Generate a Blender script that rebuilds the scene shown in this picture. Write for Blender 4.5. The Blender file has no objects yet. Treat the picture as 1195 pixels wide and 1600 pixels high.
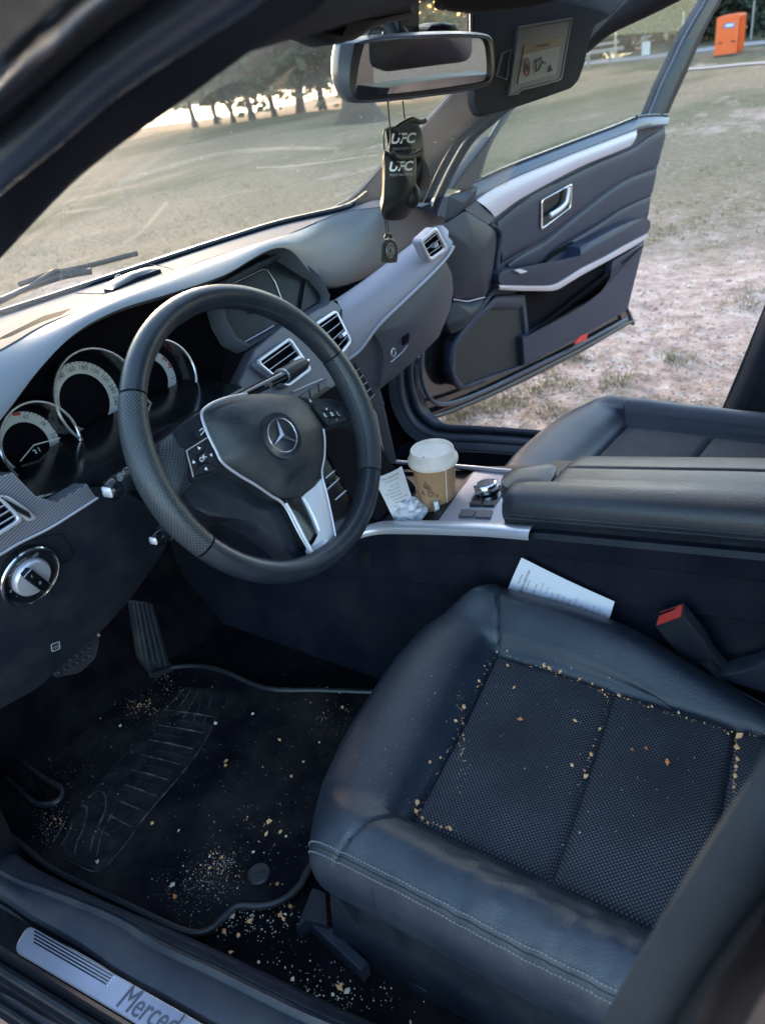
import bpy, math, random
from mathutils import Vector, Matrix, noise
from mathutils.bvhtree import BVHTree
random.seed(7)
rad = math.radians
scene = bpy.context.scene
COL = scene.collection
V = Vector

# ------------------------------------------------------------------ camera
YAW, PIT, ROL, F = rad(37.36), rad(31.38), rad(8.985), 1228.8
CAM = V((-1.0102, -.6672, 1.0882))
fw = V((math.cos(YAW)*math.cos(PIT), math.sin(YAW)*math.cos(PIT), -math.sin(PIT)))
r0 = V((math.sin(YAW), -math.cos(YAW), 0)); u0 = r0.cross(fw)
rt = math.cos(ROL)*r0 - math.sin(ROL)*u0
up = math.sin(ROL)*r0 + math.cos(ROL)*u0
cd = bpy.data.cameras.new('camera'); cam = bpy.data.objects.new('camera', cd); COL.objects.link(cam)
m3 = Matrix((rt, up, -fw)).transposed()
cam.matrix_world = Matrix.Translation(CAM) @ m3.to_4x4()
cd.sensor_fit = 'VERTICAL'; cd.sensor_height = 36; cd.lens = F/1600*36
cd.clip_start = .02; cd.clip_end = 3000
cd.dof.use_dof = True; cd.dof.focus_distance = 1.25; cd.dof.aperture_fstop = 6.3
scene.camera = cam

# ------------------------------------------------------------------ light
SUN_AZ = rad(48)                      # from +x (passenger side) towards +y (bonnet): low sun over the lake
SUN_EL = rad(8.0)
w = bpy.data.worlds.new("World"); scene.world = w; w.use_nodes = True
nt = w.node_tree; bg = nt.nodes['Background']
sky = nt.nodes.new('ShaderNodeTexSky'); sky.sky_type = 'NISHITA'; sky.sun_disc = False
sky.sun_elevation = SUN_EL; sky.sun_rotation = math.pi/2 - SUN_AZ
sky.air_density = 1.0; sky.dust_density = 1.6; sky.ozone_density = 1.6
nt.links.new(sky.outputs[0], bg.inputs[0]); bg.inputs[1].default_value = .15
sd = bpy.data.lights.new('sun', 'SUN'); sd.energy = 1.0; sd.angle = rad(24); sd.color = (1, .76, .66)
so = bpy.data.objects.new('sun', sd); COL.objects.link(so)
sv = V((math.cos(SUN_AZ)*math.cos(SUN_EL), math.sin(SUN_AZ)*math.cos(SUN_EL), math.sin(SUN_EL)))
so.rotation_euler = sv.to_track_quat('Z', 'Y').to_euler()
scene.view_settings.view_transform = 'Standard'; scene.view_settings.look = 'None'
scene.view_settings.gamma = 1; scene.view_settings.use_curve_mapping = False
scene.view_settings.exposure = 3.4
try:
    scene.cycles.use_denoising = True
    scene.cycles.max_bounces = 8; scene.cycles.transparent_max_bounces = 16
    scene.cycles.caustics_reflective = False; scene.cycles.caustics_refractive = False
except Exception: pass

# ------------------------------------------------------------------ geometry helpers
def ray(px, py): return fw + (px-597.5)/F*rt - (py-800)/F*up
def U(p, ax, v):
    d = ray(*p); i = 'xyz'.index(ax); return CAM + d*((v-CAM[i])/d[i])
def UP(p, P0, N, off=0):
    d = ray(*p); return CAM + d*(((P0-CAM).dot(N)+off)/d.dot(N))
def cr(P, n, closed=False):
    """Catmull-Rom resample: n points per span"""
    P = [V(p) for p in P]; L = len(P); out = []
    for i in range(L if closed else L-1):
        if closed: a, b, c, d = P[(i-1) % L], P[i], P[(i+1) % L], P[(i+2) % L]
        else:
            b, c = P[i], P[i+1]; a = P[i-1] if i else b*2-c; d = P[i+2] if i+2 < L else c*2-b
        for k in range(n):
            t = k/n
            out.append(.5*((2*b)+(c-a)*t+(2*a-5*b+4*c-d)*t*t+(3*b-a-3*c+d)*t**3))
    if not closed: out.append(P[-1].copy())
    return out
def resample(P, n, closed=False):
    P = [V(p) for p in P]
    if closed: P = P+[P[0]]
    d = [0]
    for a, b in zip(P, P[1:]): d.append(d[-1]+(b-a).length)
    out = []; j = 0; N = n if closed else n-1
    for k in range(n):
        t = d[-1]*k/N
        while j < len(P)-2 and d[j+1] < t: j += 1
        s = (t-d[j])/max(1e-9, d[j+1]-d[j]); out.append(P[j].lerp(P[j+1], min(1, max(0, s))))
    return out
def rnd(P, r, seg=4):
    """round the corners of a closed 3D polygon"""
    P = [V(p) for p in P]; L = len(P); out = []
    for i in range(L):
        a, b, c = P[i-1], P[i], P[(i+1) % L]
        la, lc = (a-b).length, (c-b).length; q = min(r, la*.45, lc*.45)
        s = b+(a-b).normalized()*q; e = b+(c-b).normalized()*q
        for k in range(seg+1):
            t = k/seg; out.append(s*(1-t)**2+b*2*t*(1-t)+e*t*t)
    return out
def nrm(P):
    n = V((0, 0, 0)); L = len(P)
    for i in range(L):
        a, b = P[i], P[(i+1) % L]; n += a.cross(b)
    return n.normalized()
def tocam(P):
    n = nrm(P); c = sum(P, V((0, 0, 0)))/len(P)
    return n if n.dot(CAM-c) > 0 else -n
class MB:
    def __init__(s): s.v = []; s.f = []
    def add(s, v, f):
        o = len(s.v); s.v += [tuple(x) for x in v]; s.f += [tuple(i+o for i in q) for q in f]; return s
    def box(s, c, d, rot=None):
        c = V(c); vs = []
        for x in (-.5, .5):
            for y in (-.5, .5):
                for z in (-.5, .5):
                    q = V((x*d[0], y*d[1], z*d[2]))
                    if rot is not None: q = rot @ q
                    vs.append(c+q)
        return s.add(vs, [(0, 1, 3, 2), (4, 6, 7, 5), (0, 4, 5, 1), (2, 3, 7, 6), (0, 2, 6, 4), (1, 5, 7, 3)])
    def bar(s, a, b, w, h, upv=V((0, 0, 1))):
        a = V(a); b = V(b); d = (b-a); L = d.length; d.normalize()
        x = d.cross(upv); x.normalize(); y = x.cross(d)
        return s.box((a+b)/2, (L, w, h), Matrix((d, x, y)).transposed())
    def grid(s, rows, closed=False):
        n = len(rows[0]); vs = [p for r in rows for p in r]; f = []
        for i in range(len(rows)-1):
            for j in range(n if closed else n-1):
                k = (j+1) % n; f.append((i*n+j, i*n+k, (i+1)*n+k, (i+1)*n+j))
        return s.add(vs, f)
    def plate(s, P, off, lip=0):
        """closed polygon P (front), extruded by vector off to a back"""
        n = len(P); off = V(off)
        s.add(list(P)+[p+off for p in P], [tuple(range(n)), tuple(range(2*n-1, n-1, -1))]+[(i, i+n, (i+1) % n+n, (i+1) % n) for i in range(n)])
        return s
    def slab(s, P, th, bev=0.0, front=0.0):
        """plate facing the camera side with a chamfered rim; th thickness backwards"""
        P = [V(p) for p in P]; n = tocam(P)
        if nrm(P).dot(n) < 0: P = P[::-1]
        c = sum(P, V((0, 0, 0)))/len(P); L = len(P)
        if bev:
            rings = []
            ins = []
            for i in range(L):
                a, b, d = P[i-1], P[i], P[(i+1) % L]
                t = (d-a)
                if t.length < 1e-9: t = (d-b)
                q = n.cross(t.normalized()); ins.append(b+q*bev)
            m = [(p*.7+q*.3)-n*0 for p, q in zip(P, ins)]
            rings = [[p-n*th for p in P], [p-n*bev for p in P], [p-n*bev*.3 for p in m], ins]
            rings = [[p+n*front for p in r] for r in rings]
            s.grid(rings, True)
            o = len(s.v); s.v += [tuple(p) for p in rings[-1]]; s.f.append(tuple(range(o, o+L)))
            o = len(s.v); s.v += [tuple(p) for p in rings[0]]; s.f.append(tuple(range(o+L-1, o-1, -1)))
        else: s.plate([p+n*front for p in P], -n*th)
        return s
    def dome(s, P, h, th=0.0, k=5, pw=2.2, n=None, base=0.0):
        """inflated pad over outline P bulging h along normal, sides th back"""
        P = [V(p) for p in P]; n = n or tocam(P)
        if nrm(P).dot(n) < 0: P = P[::-1]
        c = sum(P, V((0, 0, 0)))/len(P); rings = []
        if th: rings.append([p-n*th for p in P])
        for i in range(k+1):
            t = i/k*.97; hh = h*(1-(1-t)**pw)+base
            rings.append([p.lerp(c, t)+n*hh for p in P])
        s.grid(rings, True)
        o = len(s.v); s.v += [tuple(p) for p in rings[-1]]; s.f.append(tuple(range(o, o+len(P))))
        return s
    def ring(s, A, B, th, n=None):
        """frame between outer outline A and inner outline B, thickness th backwards"""
        A = [V(p) for p in A]; B = [V(p) for p in B]; n = n or tocam(A)
        mid1 = [a.lerp(b, .25)+n*th*.35 for a, b in zip(A, B)]; mid2 = [a.lerp(b, .75)+n*th*.35 for a, b in zip(A, B)]
        s.grid([[p-n*th for p in A], A, mid1, mid2, B, [p-n*th for p in B], [p-n*th for p in A]], True)
        return s
    def tube(s, P, r, seg=8, closed=False, flat=1.0, upv=None, caps=True):
        P = [V(p) for p in P]; L = len(P); rows = []
        prev = upv or V((0.123, .3, .94))
        rr = r if isinstance(r, (list, tuple)) else [r]*L
        for i in range(L):
            if closed: t = P[(i+1) % L]-P[i-1]
            else: t = P[min(i+1, L-1)]-P[max(i-1, 0)]
            if t.length < 1e-9: t = V((1, 0, 0))
            t.normalize()
            base = upv if upv is not None else prev
            x = t.cross(base)
            if x.length < 1e-6: x = t.orthogonal()
            x.normalize(); y = x.cross(t); prev = y
            rows.append([P[i]+(x*math.cos(a)+y*math.sin(a)*flat)*rr[i] for a in [2*math.pi*k/seg for k in range(seg)]])
        if closed: rows.append(rows[0])
        s.grid(rows, True)
        if caps and not closed:
            for row, rev in ((rows[0], 1), (rows[-1], 0)):
                o = len(s.v); s.v += [tuple(p) for p in row]
                q = tuple(range(o, o+seg)); s.f.append(q[::-1] if not rev else q)
        return s
    def lathe(s, prof, o, ax=V((0, 0, 1)), seg=32, a0=0, a1=2*math.pi, cap=True):
        o = V(o); ax = V(ax).normalized(); x = ax.orthogonal().normalized(); y = ax.cross(x)
        full = abs(a1-a0-2*math.pi) < 1e-6; rows = []
        for (r, h) in prof:
            rows.append([o+ax*h+(x*math.cos(a)+y*math.sin(a))*r for a in [a0+(a1-a0)*k/seg for k in range(seg if full else seg+1)]])
        s.grid(rows, full); return s
    def lump(s, c, r, n=6):
        c = V(c); q = Matrix.Rotation(random.random()*6, 3, V((random.random(), random.random(), random.random()+.1)).normalized())
        ax = [V((1, 0, 0)), V((0, 1, 0)), V((-1, 0, 0)), V((0, -1, 0)), V((0, 0, 1)), V((0, 0, -1))]
        k = (random.uniform(.6, 1.4), random.uniform(.5, 1), random.uniform(.4, .8))
        vs = [c+q @ V((a.x*k[0], a.y*k[1], a.z*k[2]))*r*random.uniform(.7, 1.2) for a in ax]
        return s.add(vs, [(0, 1, 4), (1, 2, 4), (2, 3, 4), (3, 0, 4), (1, 0, 5), (2, 1, 5), (3, 2, 5), (0, 3, 5)])
    def build(s, name, mat, parent=None, smooth=True, sharp=40, kind=None, label=None):
        me = bpy.data.meshes.new(name); me.from_pydata(s.v, [], s.f); me.update()
        if smooth:
            for p in me.polygons: p.use_smooth = True
            try: me.set_sharp_from_angle(angle=rad(sharp))
            except Exception: pass
        me.materials.append(mat)
        o = bpy.data.objects.new(name, me); COL.objects.link(o)
        if parent is not None:
            pm = ROOTLOC.get(parent.name, V((0, 0, 0)))
            me.transform(Matrix.Translation(-pm)); ROOTLOC[o.name] = pm
            o.parent = parent
        if kind: o['kind'] = kind
        if label: o['label'] = label
        return o
ROOTLOC = {}
def thing(name, loc, label, cat, group=None):
    o = bpy.data.objects.new(name, None); COL.objects.link(o); o.location = V(loc); o.empty_display_size = .05
    ROOTLOC[o.name] = V(loc); o['label'] = label; o['category'] = cat
    if group: o['group'] = group
    return o
def tag(o, label, cat, group=None):
    o['label'] = label; o['category'] = cat
    if group: o['group'] = group
    return o
def child(parent, name, mb, mat, **k): return mb.build(name, mat, parent, **k)
_tc = {}
def text_geo(s, bold=0):
    if (s, bold) in _tc: return _tc[(s, bold)]
    cu = bpy.data.curves.new('t', 'FONT'); cu.body = s; cu.align_x = 'CENTER'; cu.align_y = 'CENTER'; cu.size = 1; cu.resolution_u = 3; cu.offset = bold
    o = bpy.data.objects.new('t', cu); COL.objects.link(o); bpy.context.view_layer.update()
    dg = bpy.context.evaluated_depsgraph_get(); me = bpy.data.meshes.new_from_object(o.evaluated_get(dg))
    g = ([v.co.copy() for v in me.vertices], [tuple(p.vertices) for p in me.polygons])
    bpy.data.objects.remove(o); bpy.data.curves.remove(cu); bpy.data.meshes.remove(me); _tc[(s, bold)] = g; return g
def text(mb, s, o, xd, yd, size, slant=0.0):
    g = text_geo(s); xd = V(xd).normalized(); yd = V(yd).normalized(); o = V(o)
    mb.add([o+xd*(v.x+slant*v.y)*size+yd*v.y*size for v in g[0]], g[1]); return mb
def bil(c, u, v): return c[0].lerp(c[1], u).lerp(c[3].lerp(c[2], u), v)    # corners TL,TR,BR,BL

# ------------------------------------------------------------------ materials
def s2l(c): return tuple((x/12.92 if x <= .04045 else ((x+.055)/1.055)**2.4) for x in c)
def mat(name, col, rough=.5, metal=0, spec=.5, bump=None, coat=0, var=None, sheen=0):
    """bump=(scale,strength,kind[,distance]); var=(scale,amount,colour2)"""
    m = bpy.data.materials.new(name); m.use_nodes = True; t = m.node_tree; b = t.nodes['Principled BSDF']
    b.inputs['Base Color'].default_value = (*col, 1); b.inputs['Roughness'].default_value = rough
    b.inputs['Metallic'].default_value = metal; b.inputs['Specular IOR Level'].default_value = spec
    b.inputs['Coat Weight'].default_value = coat; b.inputs['Coat Roughness'].default_value = .1
    tc = t.nodes.new('ShaderNodeTexCoord')
    if var:
        n = t.nodes.new('ShaderNodeTexNoise'); n.inputs['Scale'].default_value = var[0]; n.inputs['Detail'].default_value = 6
        n.inputs['Roughness'].default_value = .65
        t.links.new(tc.outputs['Object'], n.inputs['Vector'])
        rp = t.nodes.new('ShaderNodeValToRGB'); rp.color_ramp.elements[0].position = .42; rp.color_ramp.elements[1].position = .75
        rp.color_ramp.elements[0].color = (0, 0, 0, 1); rp.color_ramp.elements[1].color = (var[1],)*3+(1,)
        t.links.new(n.outputs[0], rp.inputs[0])
        mx = t.nodes.new('ShaderNodeMix'); mx.data_type = 'RGBA'; mx.inputs[6].default_value = (*col, 1); mx.inputs[7].default_value = (*var[2], 1)
        t.links.new(rp.outputs[0], mx.inputs[0]); t.links.new(mx.outputs[2], b.inputs['Base Color'])
        mr = t.nodes.new('ShaderNodeMath'); mr.operation = 'MULTIPLY_ADD'; mr.inputs[1].default_value = .25; mr.inputs[2].default_value = rough
        t.links.new(rp.outputs[0], mr.inputs[0]); t.links.new(mr.outputs[0], b.inputs['Roughness'])
    if bump:
        if bump[2] == 'voronoi':
            n2 = t.nodes.new('ShaderNodeTexVoronoi'); n2.inputs['Scale'].default_value = bump[0]; out = n2.outputs['Distance']
        else:
            n2 = t.nodes.new('ShaderNodeTexNoise'); n2.inputs['Scale'].default_value = bump[0]; n2.inputs['Detail'].default_value = 4; out = n2.outputs[0]
        t.links.new(tc.outputs['Object'], n2.inputs['Vector'])
        bp = t.nodes.new('ShaderNodeBump'); bp.inputs['Strength'].default_value = bump[1]; bp.inputs['Distance'].default_value = bump[3] if len(bump) > 3 else .002
        t.links.new(out, bp.inputs['Height']); t.links.new(bp.outputs[0], b.inputs['Normal'])
    return m
DUST = (.16, .15, .15)
M = {}
M['leather'] = mat('leather', (.011, .0185, .032), .42, spec=.55, bump=(480, .28, 'voronoi', .0014), var=(9, .14, DUST))
M['leather_soft'] = mat('leather_soft', (.020, .024, .042), .42, spec=.5, bump=(500, .2, 'voronoi', .0012), var=(7, .12, DUST))
M['wheel_leather'] = mat('wheel_leather', (.014, .018, .028), .34, spec=.5, bump=(700, .12, 'voronoi', .001), var=(30, .10, DUST))
M['plastic'] = mat('plastic', (.009, .011, .018), .46, spec=.26, bump=(900, .12, 'noise', .001), var=(14, .10, DUST))
M['ring_metal'] = mat('ring_metal', (.42, .41, .47), .25, metal=.85)
M['seal_near'] = mat('seal_near', (.028, .038, .066), .27, spec=.6, var=(9, .1, DUST))
M['door_soft'] = mat('door_soft', (.021, .025, .047), .48, spec=.35, bump=(800, .15, 'noise', .001), var=(10, .08, DUST))
M['pillar_dark'] = mat('pillar_dark', (.010, .011, .020), .5, spec=.2, bump=(900, .1, 'noise', .001), var=(5, .1, DUST))
M['b_trim'] = mat('b_trim', (.013, .019, .028), .45, spec=.3, var=(5, .15, DUST))
M['tread'] = mat('tread', (.40, .41, .50), .3, metal=.8, var=(18, .3, (.2, .2, .22)))
M['console_side'] = mat('console_side', (.007, .0085, .016), .42, spec=.22, bump=(800, .15, 'noise', .001), var=(8, .08, DUST))
M['plastic_soft'] = mat('plastic_soft', (.014, .018, .030), .48, spec=.32, bump=(800, .15, 'noise', .001), var=(10, .08, DUST))
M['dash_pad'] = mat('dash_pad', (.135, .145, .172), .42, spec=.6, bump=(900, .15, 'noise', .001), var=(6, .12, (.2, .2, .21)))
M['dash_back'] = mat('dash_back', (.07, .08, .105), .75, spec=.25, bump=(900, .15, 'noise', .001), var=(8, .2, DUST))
M['gloss_black'] = mat('gloss_black', (.006, .007, .010), .12, spec=.6, var=(25, .25, (.05, .05, .055)))
M['dark_void'] = mat('dark_void', (.005, .004, .007), .8, spec=.08)
M['dash_trim'] = mat('dash_trim', (.30, .28, .335), .5, metal=.15, bump=(600, .05, 'noise', .0005))
M['silver'] = mat('silver', (.50, .465, .53), .45, metal=.3, bump=(600, .05, 'noise', .0005))
M['grey_metal'] = mat('grey_metal', (.10, .10, .125), .4, metal=.3, bump=(300, .05, 'noise', .0005))
M['chrome'] = mat('chrome', (.75, .75, .78), .14, metal=1)
M['satin'] = mat('satin', (.60, .59, .66), .36, metal=.6)
M['rubber'] = mat('rubber', (.014, .016, .021), .42, var=(20, .2, DUST), bump=(200, .1, 'noise', .001))
M['seal'] = mat('seal', (.045, .055, .085), .33, spec=.6, var=(12, .12, DUST))
M['carpet'] = mat('carpet', (.0050, .0045, .0075), .95, spec=.05, bump=(1500, .8, 'noise', .002), var=(12, .25, (.05, .045, .045)))
M['mat_carpet'] = mat('mat_carpet', (.0065, .006, .010), .95, spec=.08, bump=(1300, .9, 'noise', .002), var=(6, .7, (.066, .056, .050)))
M['heel'] = mat('heel', (.007, .007, .010), .5, spec=.2, var=(30, .6, (.06, .05, .045)))
M['paint'] = mat('paint', (.010, .009, .012), .12, spec=.6, coat=1, var=(10, .15, (.06, .05, .05)))
M['white'] = mat('white', (.72, .70, .70), .5)
M['paper'] = mat('paper', (.74, .73, .80), .7, bump=(60, .3, 'noise', .002))
M['print'] = mat('print', (.05, .05, .07), .8)
M['print_white'] = mat('print_white', (.85, .86, .9), .6)
M['print_grey'] = mat('print_grey', (.30, .31, .34), .6)
M['dial'] = mat('dial', (.62, .60, .60), .6)
M['red'] = mat('red', (.55, .03, .02), .35)
M['buckle_red'] = mat('buckle_red', (.45, .035, .03), .35)
M['lid'] = mat('lid', (.84, .73, .66), .4, var=(30, .5, (.55, .43, .36)))
M['kraft'] = mat('kraft', (.46, .27, .15), .65, var=(18, .3, (.35, .19, .10)), bump=(200, .1, 'noise', .001))
M['brown_print'] = mat('brown_print', (.07, .035, .02), .7)
M['thread'] = mat('thread', (.19, .20, .22), .8)
M['screen'] = mat('screen', (.014, .018, .024), .3, spec=.25, var=(14, .2, (.05, .06, .07)))
M['headliner'] = mat('headliner', (.030, .031, .040), .9, bump=(900, .3, 'noise', .001))
M['crumb_a'] = mat('crumb_a', (.88, .43, .18), .7, var=(300, .8, (.9, .62, .36)))
M['crumb_b'] = mat('crumb_b', (.75, .66, .55), .7)
M['crumb_c'] = mat('crumb_c', (.66, .22, .08), .6)
M['orange'] = mat('orange', (.75, .11, .012), .45, var=(3, .3, (.5, .07, .02)))
M['medal'] = mat('medal', (.06, .06, .065), .35, metal=.6)
M['glove'] = mat('glove', (.012, .012, .015), .5, spec=.35, bump=(300, .15, 'noise', .001))
M['steel'] = mat('steel', (.3, .3, .3), .5, metal=.6)
M['bark'] = mat('bark', (.05, .04, .032), .9, bump=(6, .8, 'noise', .05))

def perforated(name, col, hole, scale, rough=.45, dark=True, thresh=.32):
    """regular staggered dots in object space (fabric weave / leather perforation)"""
    m = mat(name, col, rough, bump=(600, .15, 'noise', .001)); t = m.node_tree; b = t.nodes['Principled BSDF']
    return m
def dot_mat(name, col, dot, pitch, rough, r=.3, uvw=True, bumpd=.0006, noise_amt=.5):
    m = bpy.data.materials.new(name); m.use_nodes = True; t = m.node_tree; b = t.nodes['Principled BSDF']
    uv = t.nodes.new('ShaderNodeUVMap')
    mp = t.nodes.new('ShaderNodeMapping'); mp.inputs['Scale'].default_value = (1/pitch, 1/pitch, 1); mp.inputs['Rotation'].default_value = (0, 0, rad(45))
    t.links.new(uv.outputs[0], mp.inputs[0])
    fr = t.nodes.new('ShaderNodeVectorMath'); fr.operation = 'FRACTION'; t.links.new(mp.outputs[0], fr.inputs[0])
    ds = t.nodes.new('ShaderNodeVectorMath'); ds.operation = 'DISTANCE'; ds.inputs[1].default_value = (.5, .5, 0); t.links.new(fr.outputs[0], ds.inputs[0])
    mr = t.nodes.new('ShaderNodeMapRange'); mr.inputs[1].default_value = r; mr.inputs[2].default_value = r+.12; mr.inputs[3].default_value = 1; mr.inputs[4].default_value = 0
    t.links.new(ds.outputs['Value'], mr.inputs[0])
    nz = t.nodes.new('ShaderNodeTexNoise'); nz.inputs['Scale'].default_value = 7; nz.inputs['Detail'].default_value = 6
    tc = t.nodes.new('ShaderNodeTexCoord'); t.links.new(tc.outputs['Object'], nz.inputs['Vector'])
    n2 = t.nodes.new('ShaderNodeMapRange'); n2.inputs[1].default_value = .35; n2.inputs[2].default_value = .65; n2.inputs[3].default_value = 1-noise_amt; n2.inputs[4].default_value = 1
    t.links.new(nz.outputs[0], n2.inputs[0])
    ml = t.nodes.new('ShaderNodeMath'); ml.operation = 'MULTIPLY'; t.links.new(mr.outputs[0], ml.inputs[0]); t.links.new(n2.outputs[0], ml.inputs[1])
    mx = t.nodes.new('ShaderNodeMix'); mx.data_type = 'RGBA'; mx.inputs[6].default_value = (*col, 1); mx.inputs[7].default_value = (*dot, 1)
    t.links.new(ml.outputs[0], mx.inputs[0]); t.links.new(mx.outputs[2], b.inputs['Base Color'])
    b.inputs['Roughness'].default_value = rough
    bp = t.nodes.new('ShaderNodeBump'); bp.inputs['Strength'].default_value = .6; bp.inputs['Distance'].default_value = bumpd
    t.links.new(mr.outputs[0], bp.inputs['Height']); t.links.new(bp.outputs[0], b.inputs['Normal'])
    return m
M['fabric'] = dot_mat('fabric', (.007, .009, .015), (.15, .16, .20), .0038, .85, r=.20, noise_amt=.8)
M['perf'] = dot_mat('perf', (.016, .020, .027), (.075, .085, .095), .0034, .4, r=.22, noise_amt=.25, bumpd=-.0006)
def backlit(m, col, f_):
    t = m.node_tree; o = t.nodes['Material Output']; b = t.nodes['Principled BSDF']
    tl = t.nodes.new('ShaderNodeBsdfTranslucent'); tl.inputs[0].default_value = (*col, 1); mx = t.nodes.new('ShaderNodeMixShader'); mx.inputs[0].default_value = f_
    t.links.new(b.outputs[0], mx.inputs[1]); t.links.new(tl.outputs[0], mx.inputs[2]); t.links.new(mx.outputs[0], o.inputs[0])
def stripes(name, c1, c2, pitch, axis, metal=.5, rough=.35):
    m = bpy.data.materials.new(name); m.use_nodes = True; t = m.node_tree; b = t.nodes['Principled BSDF']
    tc = t.nodes.new('ShaderNodeTexCoord'); dt = t.nodes.new('ShaderNodeVectorMath'); dt.operation = 'DOT_PRODUCT'; dt.inputs[1].default_value = V(axis).normalized()/pitch
    t.links.new(tc.outputs['Object'], dt.inputs[0])
    fr = t.nodes.new('ShaderNodeMath'); fr.operation = 'PINGPONG'; fr.inputs[1].default_value = .5; t.links.new(dt.outputs['Value'], fr.inputs[0])
    mx = t.nodes.new('ShaderNodeMix'); mx.data_type = 'RGBA'; mx.inputs[6].default_value = (*c1, 1); mx.inputs[7].default_value = (*c2, 1)
    ml = t.nodes.new('ShaderNodeMath'); ml.operation = 'MULTIPLY'; ml.inputs[1].default_value = 2; t.links.new(fr.outputs[0], ml.inputs[0])
    t.links.new(ml.outputs[0], mx.inputs[0]); t.links.new(mx.outputs[2], b.inputs['Base Color'])
    b.inputs['Metallic'].default_value = metal; b.inputs['Roughness'].default_value = rough
    bp = t.nodes.new('ShaderNodeBump'); bp.inputs['Strength'].default_value = .5; bp.inputs['Distance'].default_value = .0006
    t.links.new(fr.outputs[0], bp.inputs['Height']); t.links.new(bp.outputs[0], b.inputs['Normal'])
    return m
M['ribbed'] = stripes('ribbed', (.10, .10, .13), (.36, .36, .42), .0032, (-.25, 0, 1))

def glass_mat(name, tint, gloss, dust):
    m = bpy.data.materials.new(name); m.use_nodes = True; t = m.node_tree; t.nodes.remove(t.nodes['Principled BSDF']); out = t.nodes['Material Output']
    tr = t.nodes.new('ShaderNodeBsdfTransparent'); tr.inputs[0].default_value = (*tint, 1)
    gl = t.nodes.new('ShaderNodeBsdfGlossy'); gl.inputs['Roughness'].default_value = .02
    df = t.nodes.new('ShaderNodeBsdfDiffuse'); df.inputs[0].default_value = (.75, .74, .68, 1)
    tl = t.nodes.new('ShaderNodeBsdfTranslucent'); tl.inputs[0].default_value = (.75, .74, .68, 1)
    fz = t.nodes.new('ShaderNodeFresnel'); fz.inputs[0].default_value = 1.3
    fm = t.nodes.new('ShaderNodeMath'); fm.operation = 'MULTIPLY'; fm.inputs[1].default_value = gloss; t.links.new(fz.outputs[0], fm.inputs[0])
    ms = t.nodes.new('ShaderNodeMixShader'); t.links.new(fm.outputs[0], ms.inputs[0]); t.links.new(tr.outputs[0], ms.inputs[1]); t.links.new(gl.outputs[0], ms.inputs[2])
    dd = t.nodes.new('ShaderNodeMixShader'); dd.inputs[0].default_value = .5; t.links.new(df.outputs[0], dd.inputs[1]); t.links.new(tl.outputs[0], dd.inputs[2])
    tc = t.nodes.new('ShaderNodeTexCoord')
    vo = t.nodes.new('ShaderNodeTexVoronoi'); vo.inputs['Scale'].default_value = 75; t.links.new(tc.outputs['Object'], vo.inputs['Vector'])
    v2 = t.nodes.new('ShaderNodeMath'); v2.operation = 'LESS_THAN'; v2.inputs[1].default_value = .085; t.links.new(vo.outputs['Distance'], v2.inputs[0])
    sp = t.nodes.new('ShaderNodeSeparateColor'); t.links.new(vo.outputs['Color'], sp.inputs[0])
    v3 = t.nodes.new('ShaderNodeMath'); v3.operation = 'GREATER_THAN'; v3.inputs[1].default_value = .72; t.links.new(sp.outputs[0], v3.inputs[0])
    v4 = t.nodes.new('ShaderNodeMath'); v4.operation = 'MULTIPLY'; t.links.new(v2.outputs[0], v4.inputs[0]); t.links.new(v3.outputs[0], v4.inputs[1])
    v5 = t.nodes.new('ShaderNodeMath'); v5.operation = 'MULTIPLY'; v5.inputs[1].default_value = .55; t.links.new(v4.outputs[0], v5.inputs[0])
    nz = t.nodes.new('ShaderNodeTexNoise'); nz.inputs['Scale'].default_value = 4; nz.inputs['Detail'].default_value = 5; t.links.new(tc.outputs['Object'], nz.inputs['Vector'])
    n2 = t.nodes.new('ShaderNodeMapRange'); n2.inputs[1].default_value = .35; n2.inputs[2].default_value = .7; n2.inputs[3].default_value = dust*.4; n2.inputs[4].default_value = dust
    t.links.new(nz.outputs[0], n2.inputs[0])
    ad = t.nodes.new('ShaderNodeMath'); ad.operation = 'ADD'; t.links.new(v5.outputs[0], ad.inputs[0]); t.links.new(n2.outputs[0], ad.inputs[1])
    fin = t.nodes.new('ShaderNodeMixShader'); t.links.new(ad.outputs[0], fin.inputs[0]); t.links.new(ms.outputs[0], fin.inputs[1]); t.links.new(dd.outputs[0], fin.inputs[2])
    t.links.new(fin.outputs[0], out.inputs[0]); return m
M['windscreen'] = glass_mat('windscreen', (.88, .90, .87), .35, .10)
M['door_glass'] = glass_mat('door_glass', (.92, .94, .93), .22, .02)
def c3(x, y): return (640+x/2.598, 180+y/2.598)
def c5(x, y): return (180+x/2.716, 420+y/2.716)
def c6(x, y): return (350+x/2.9875, 370+y/2.9875)
def c4(x, y): return (x/2.91, 400+y/2.91)
def c2(x, y): return (500+x/2.9875, y/2.9875)
def b4(x, y): return (x/2.39, 1250+y/2.39)
def rf(x, y): return (580+x/3.983, 670+y/3.983)

# ================================================================== CAR BODY
body = thing('car_body', (0, 0, 0), 'dark saloon car body shell with open front doors, pillars, sill and roof around the cabin', 'car body')
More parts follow.
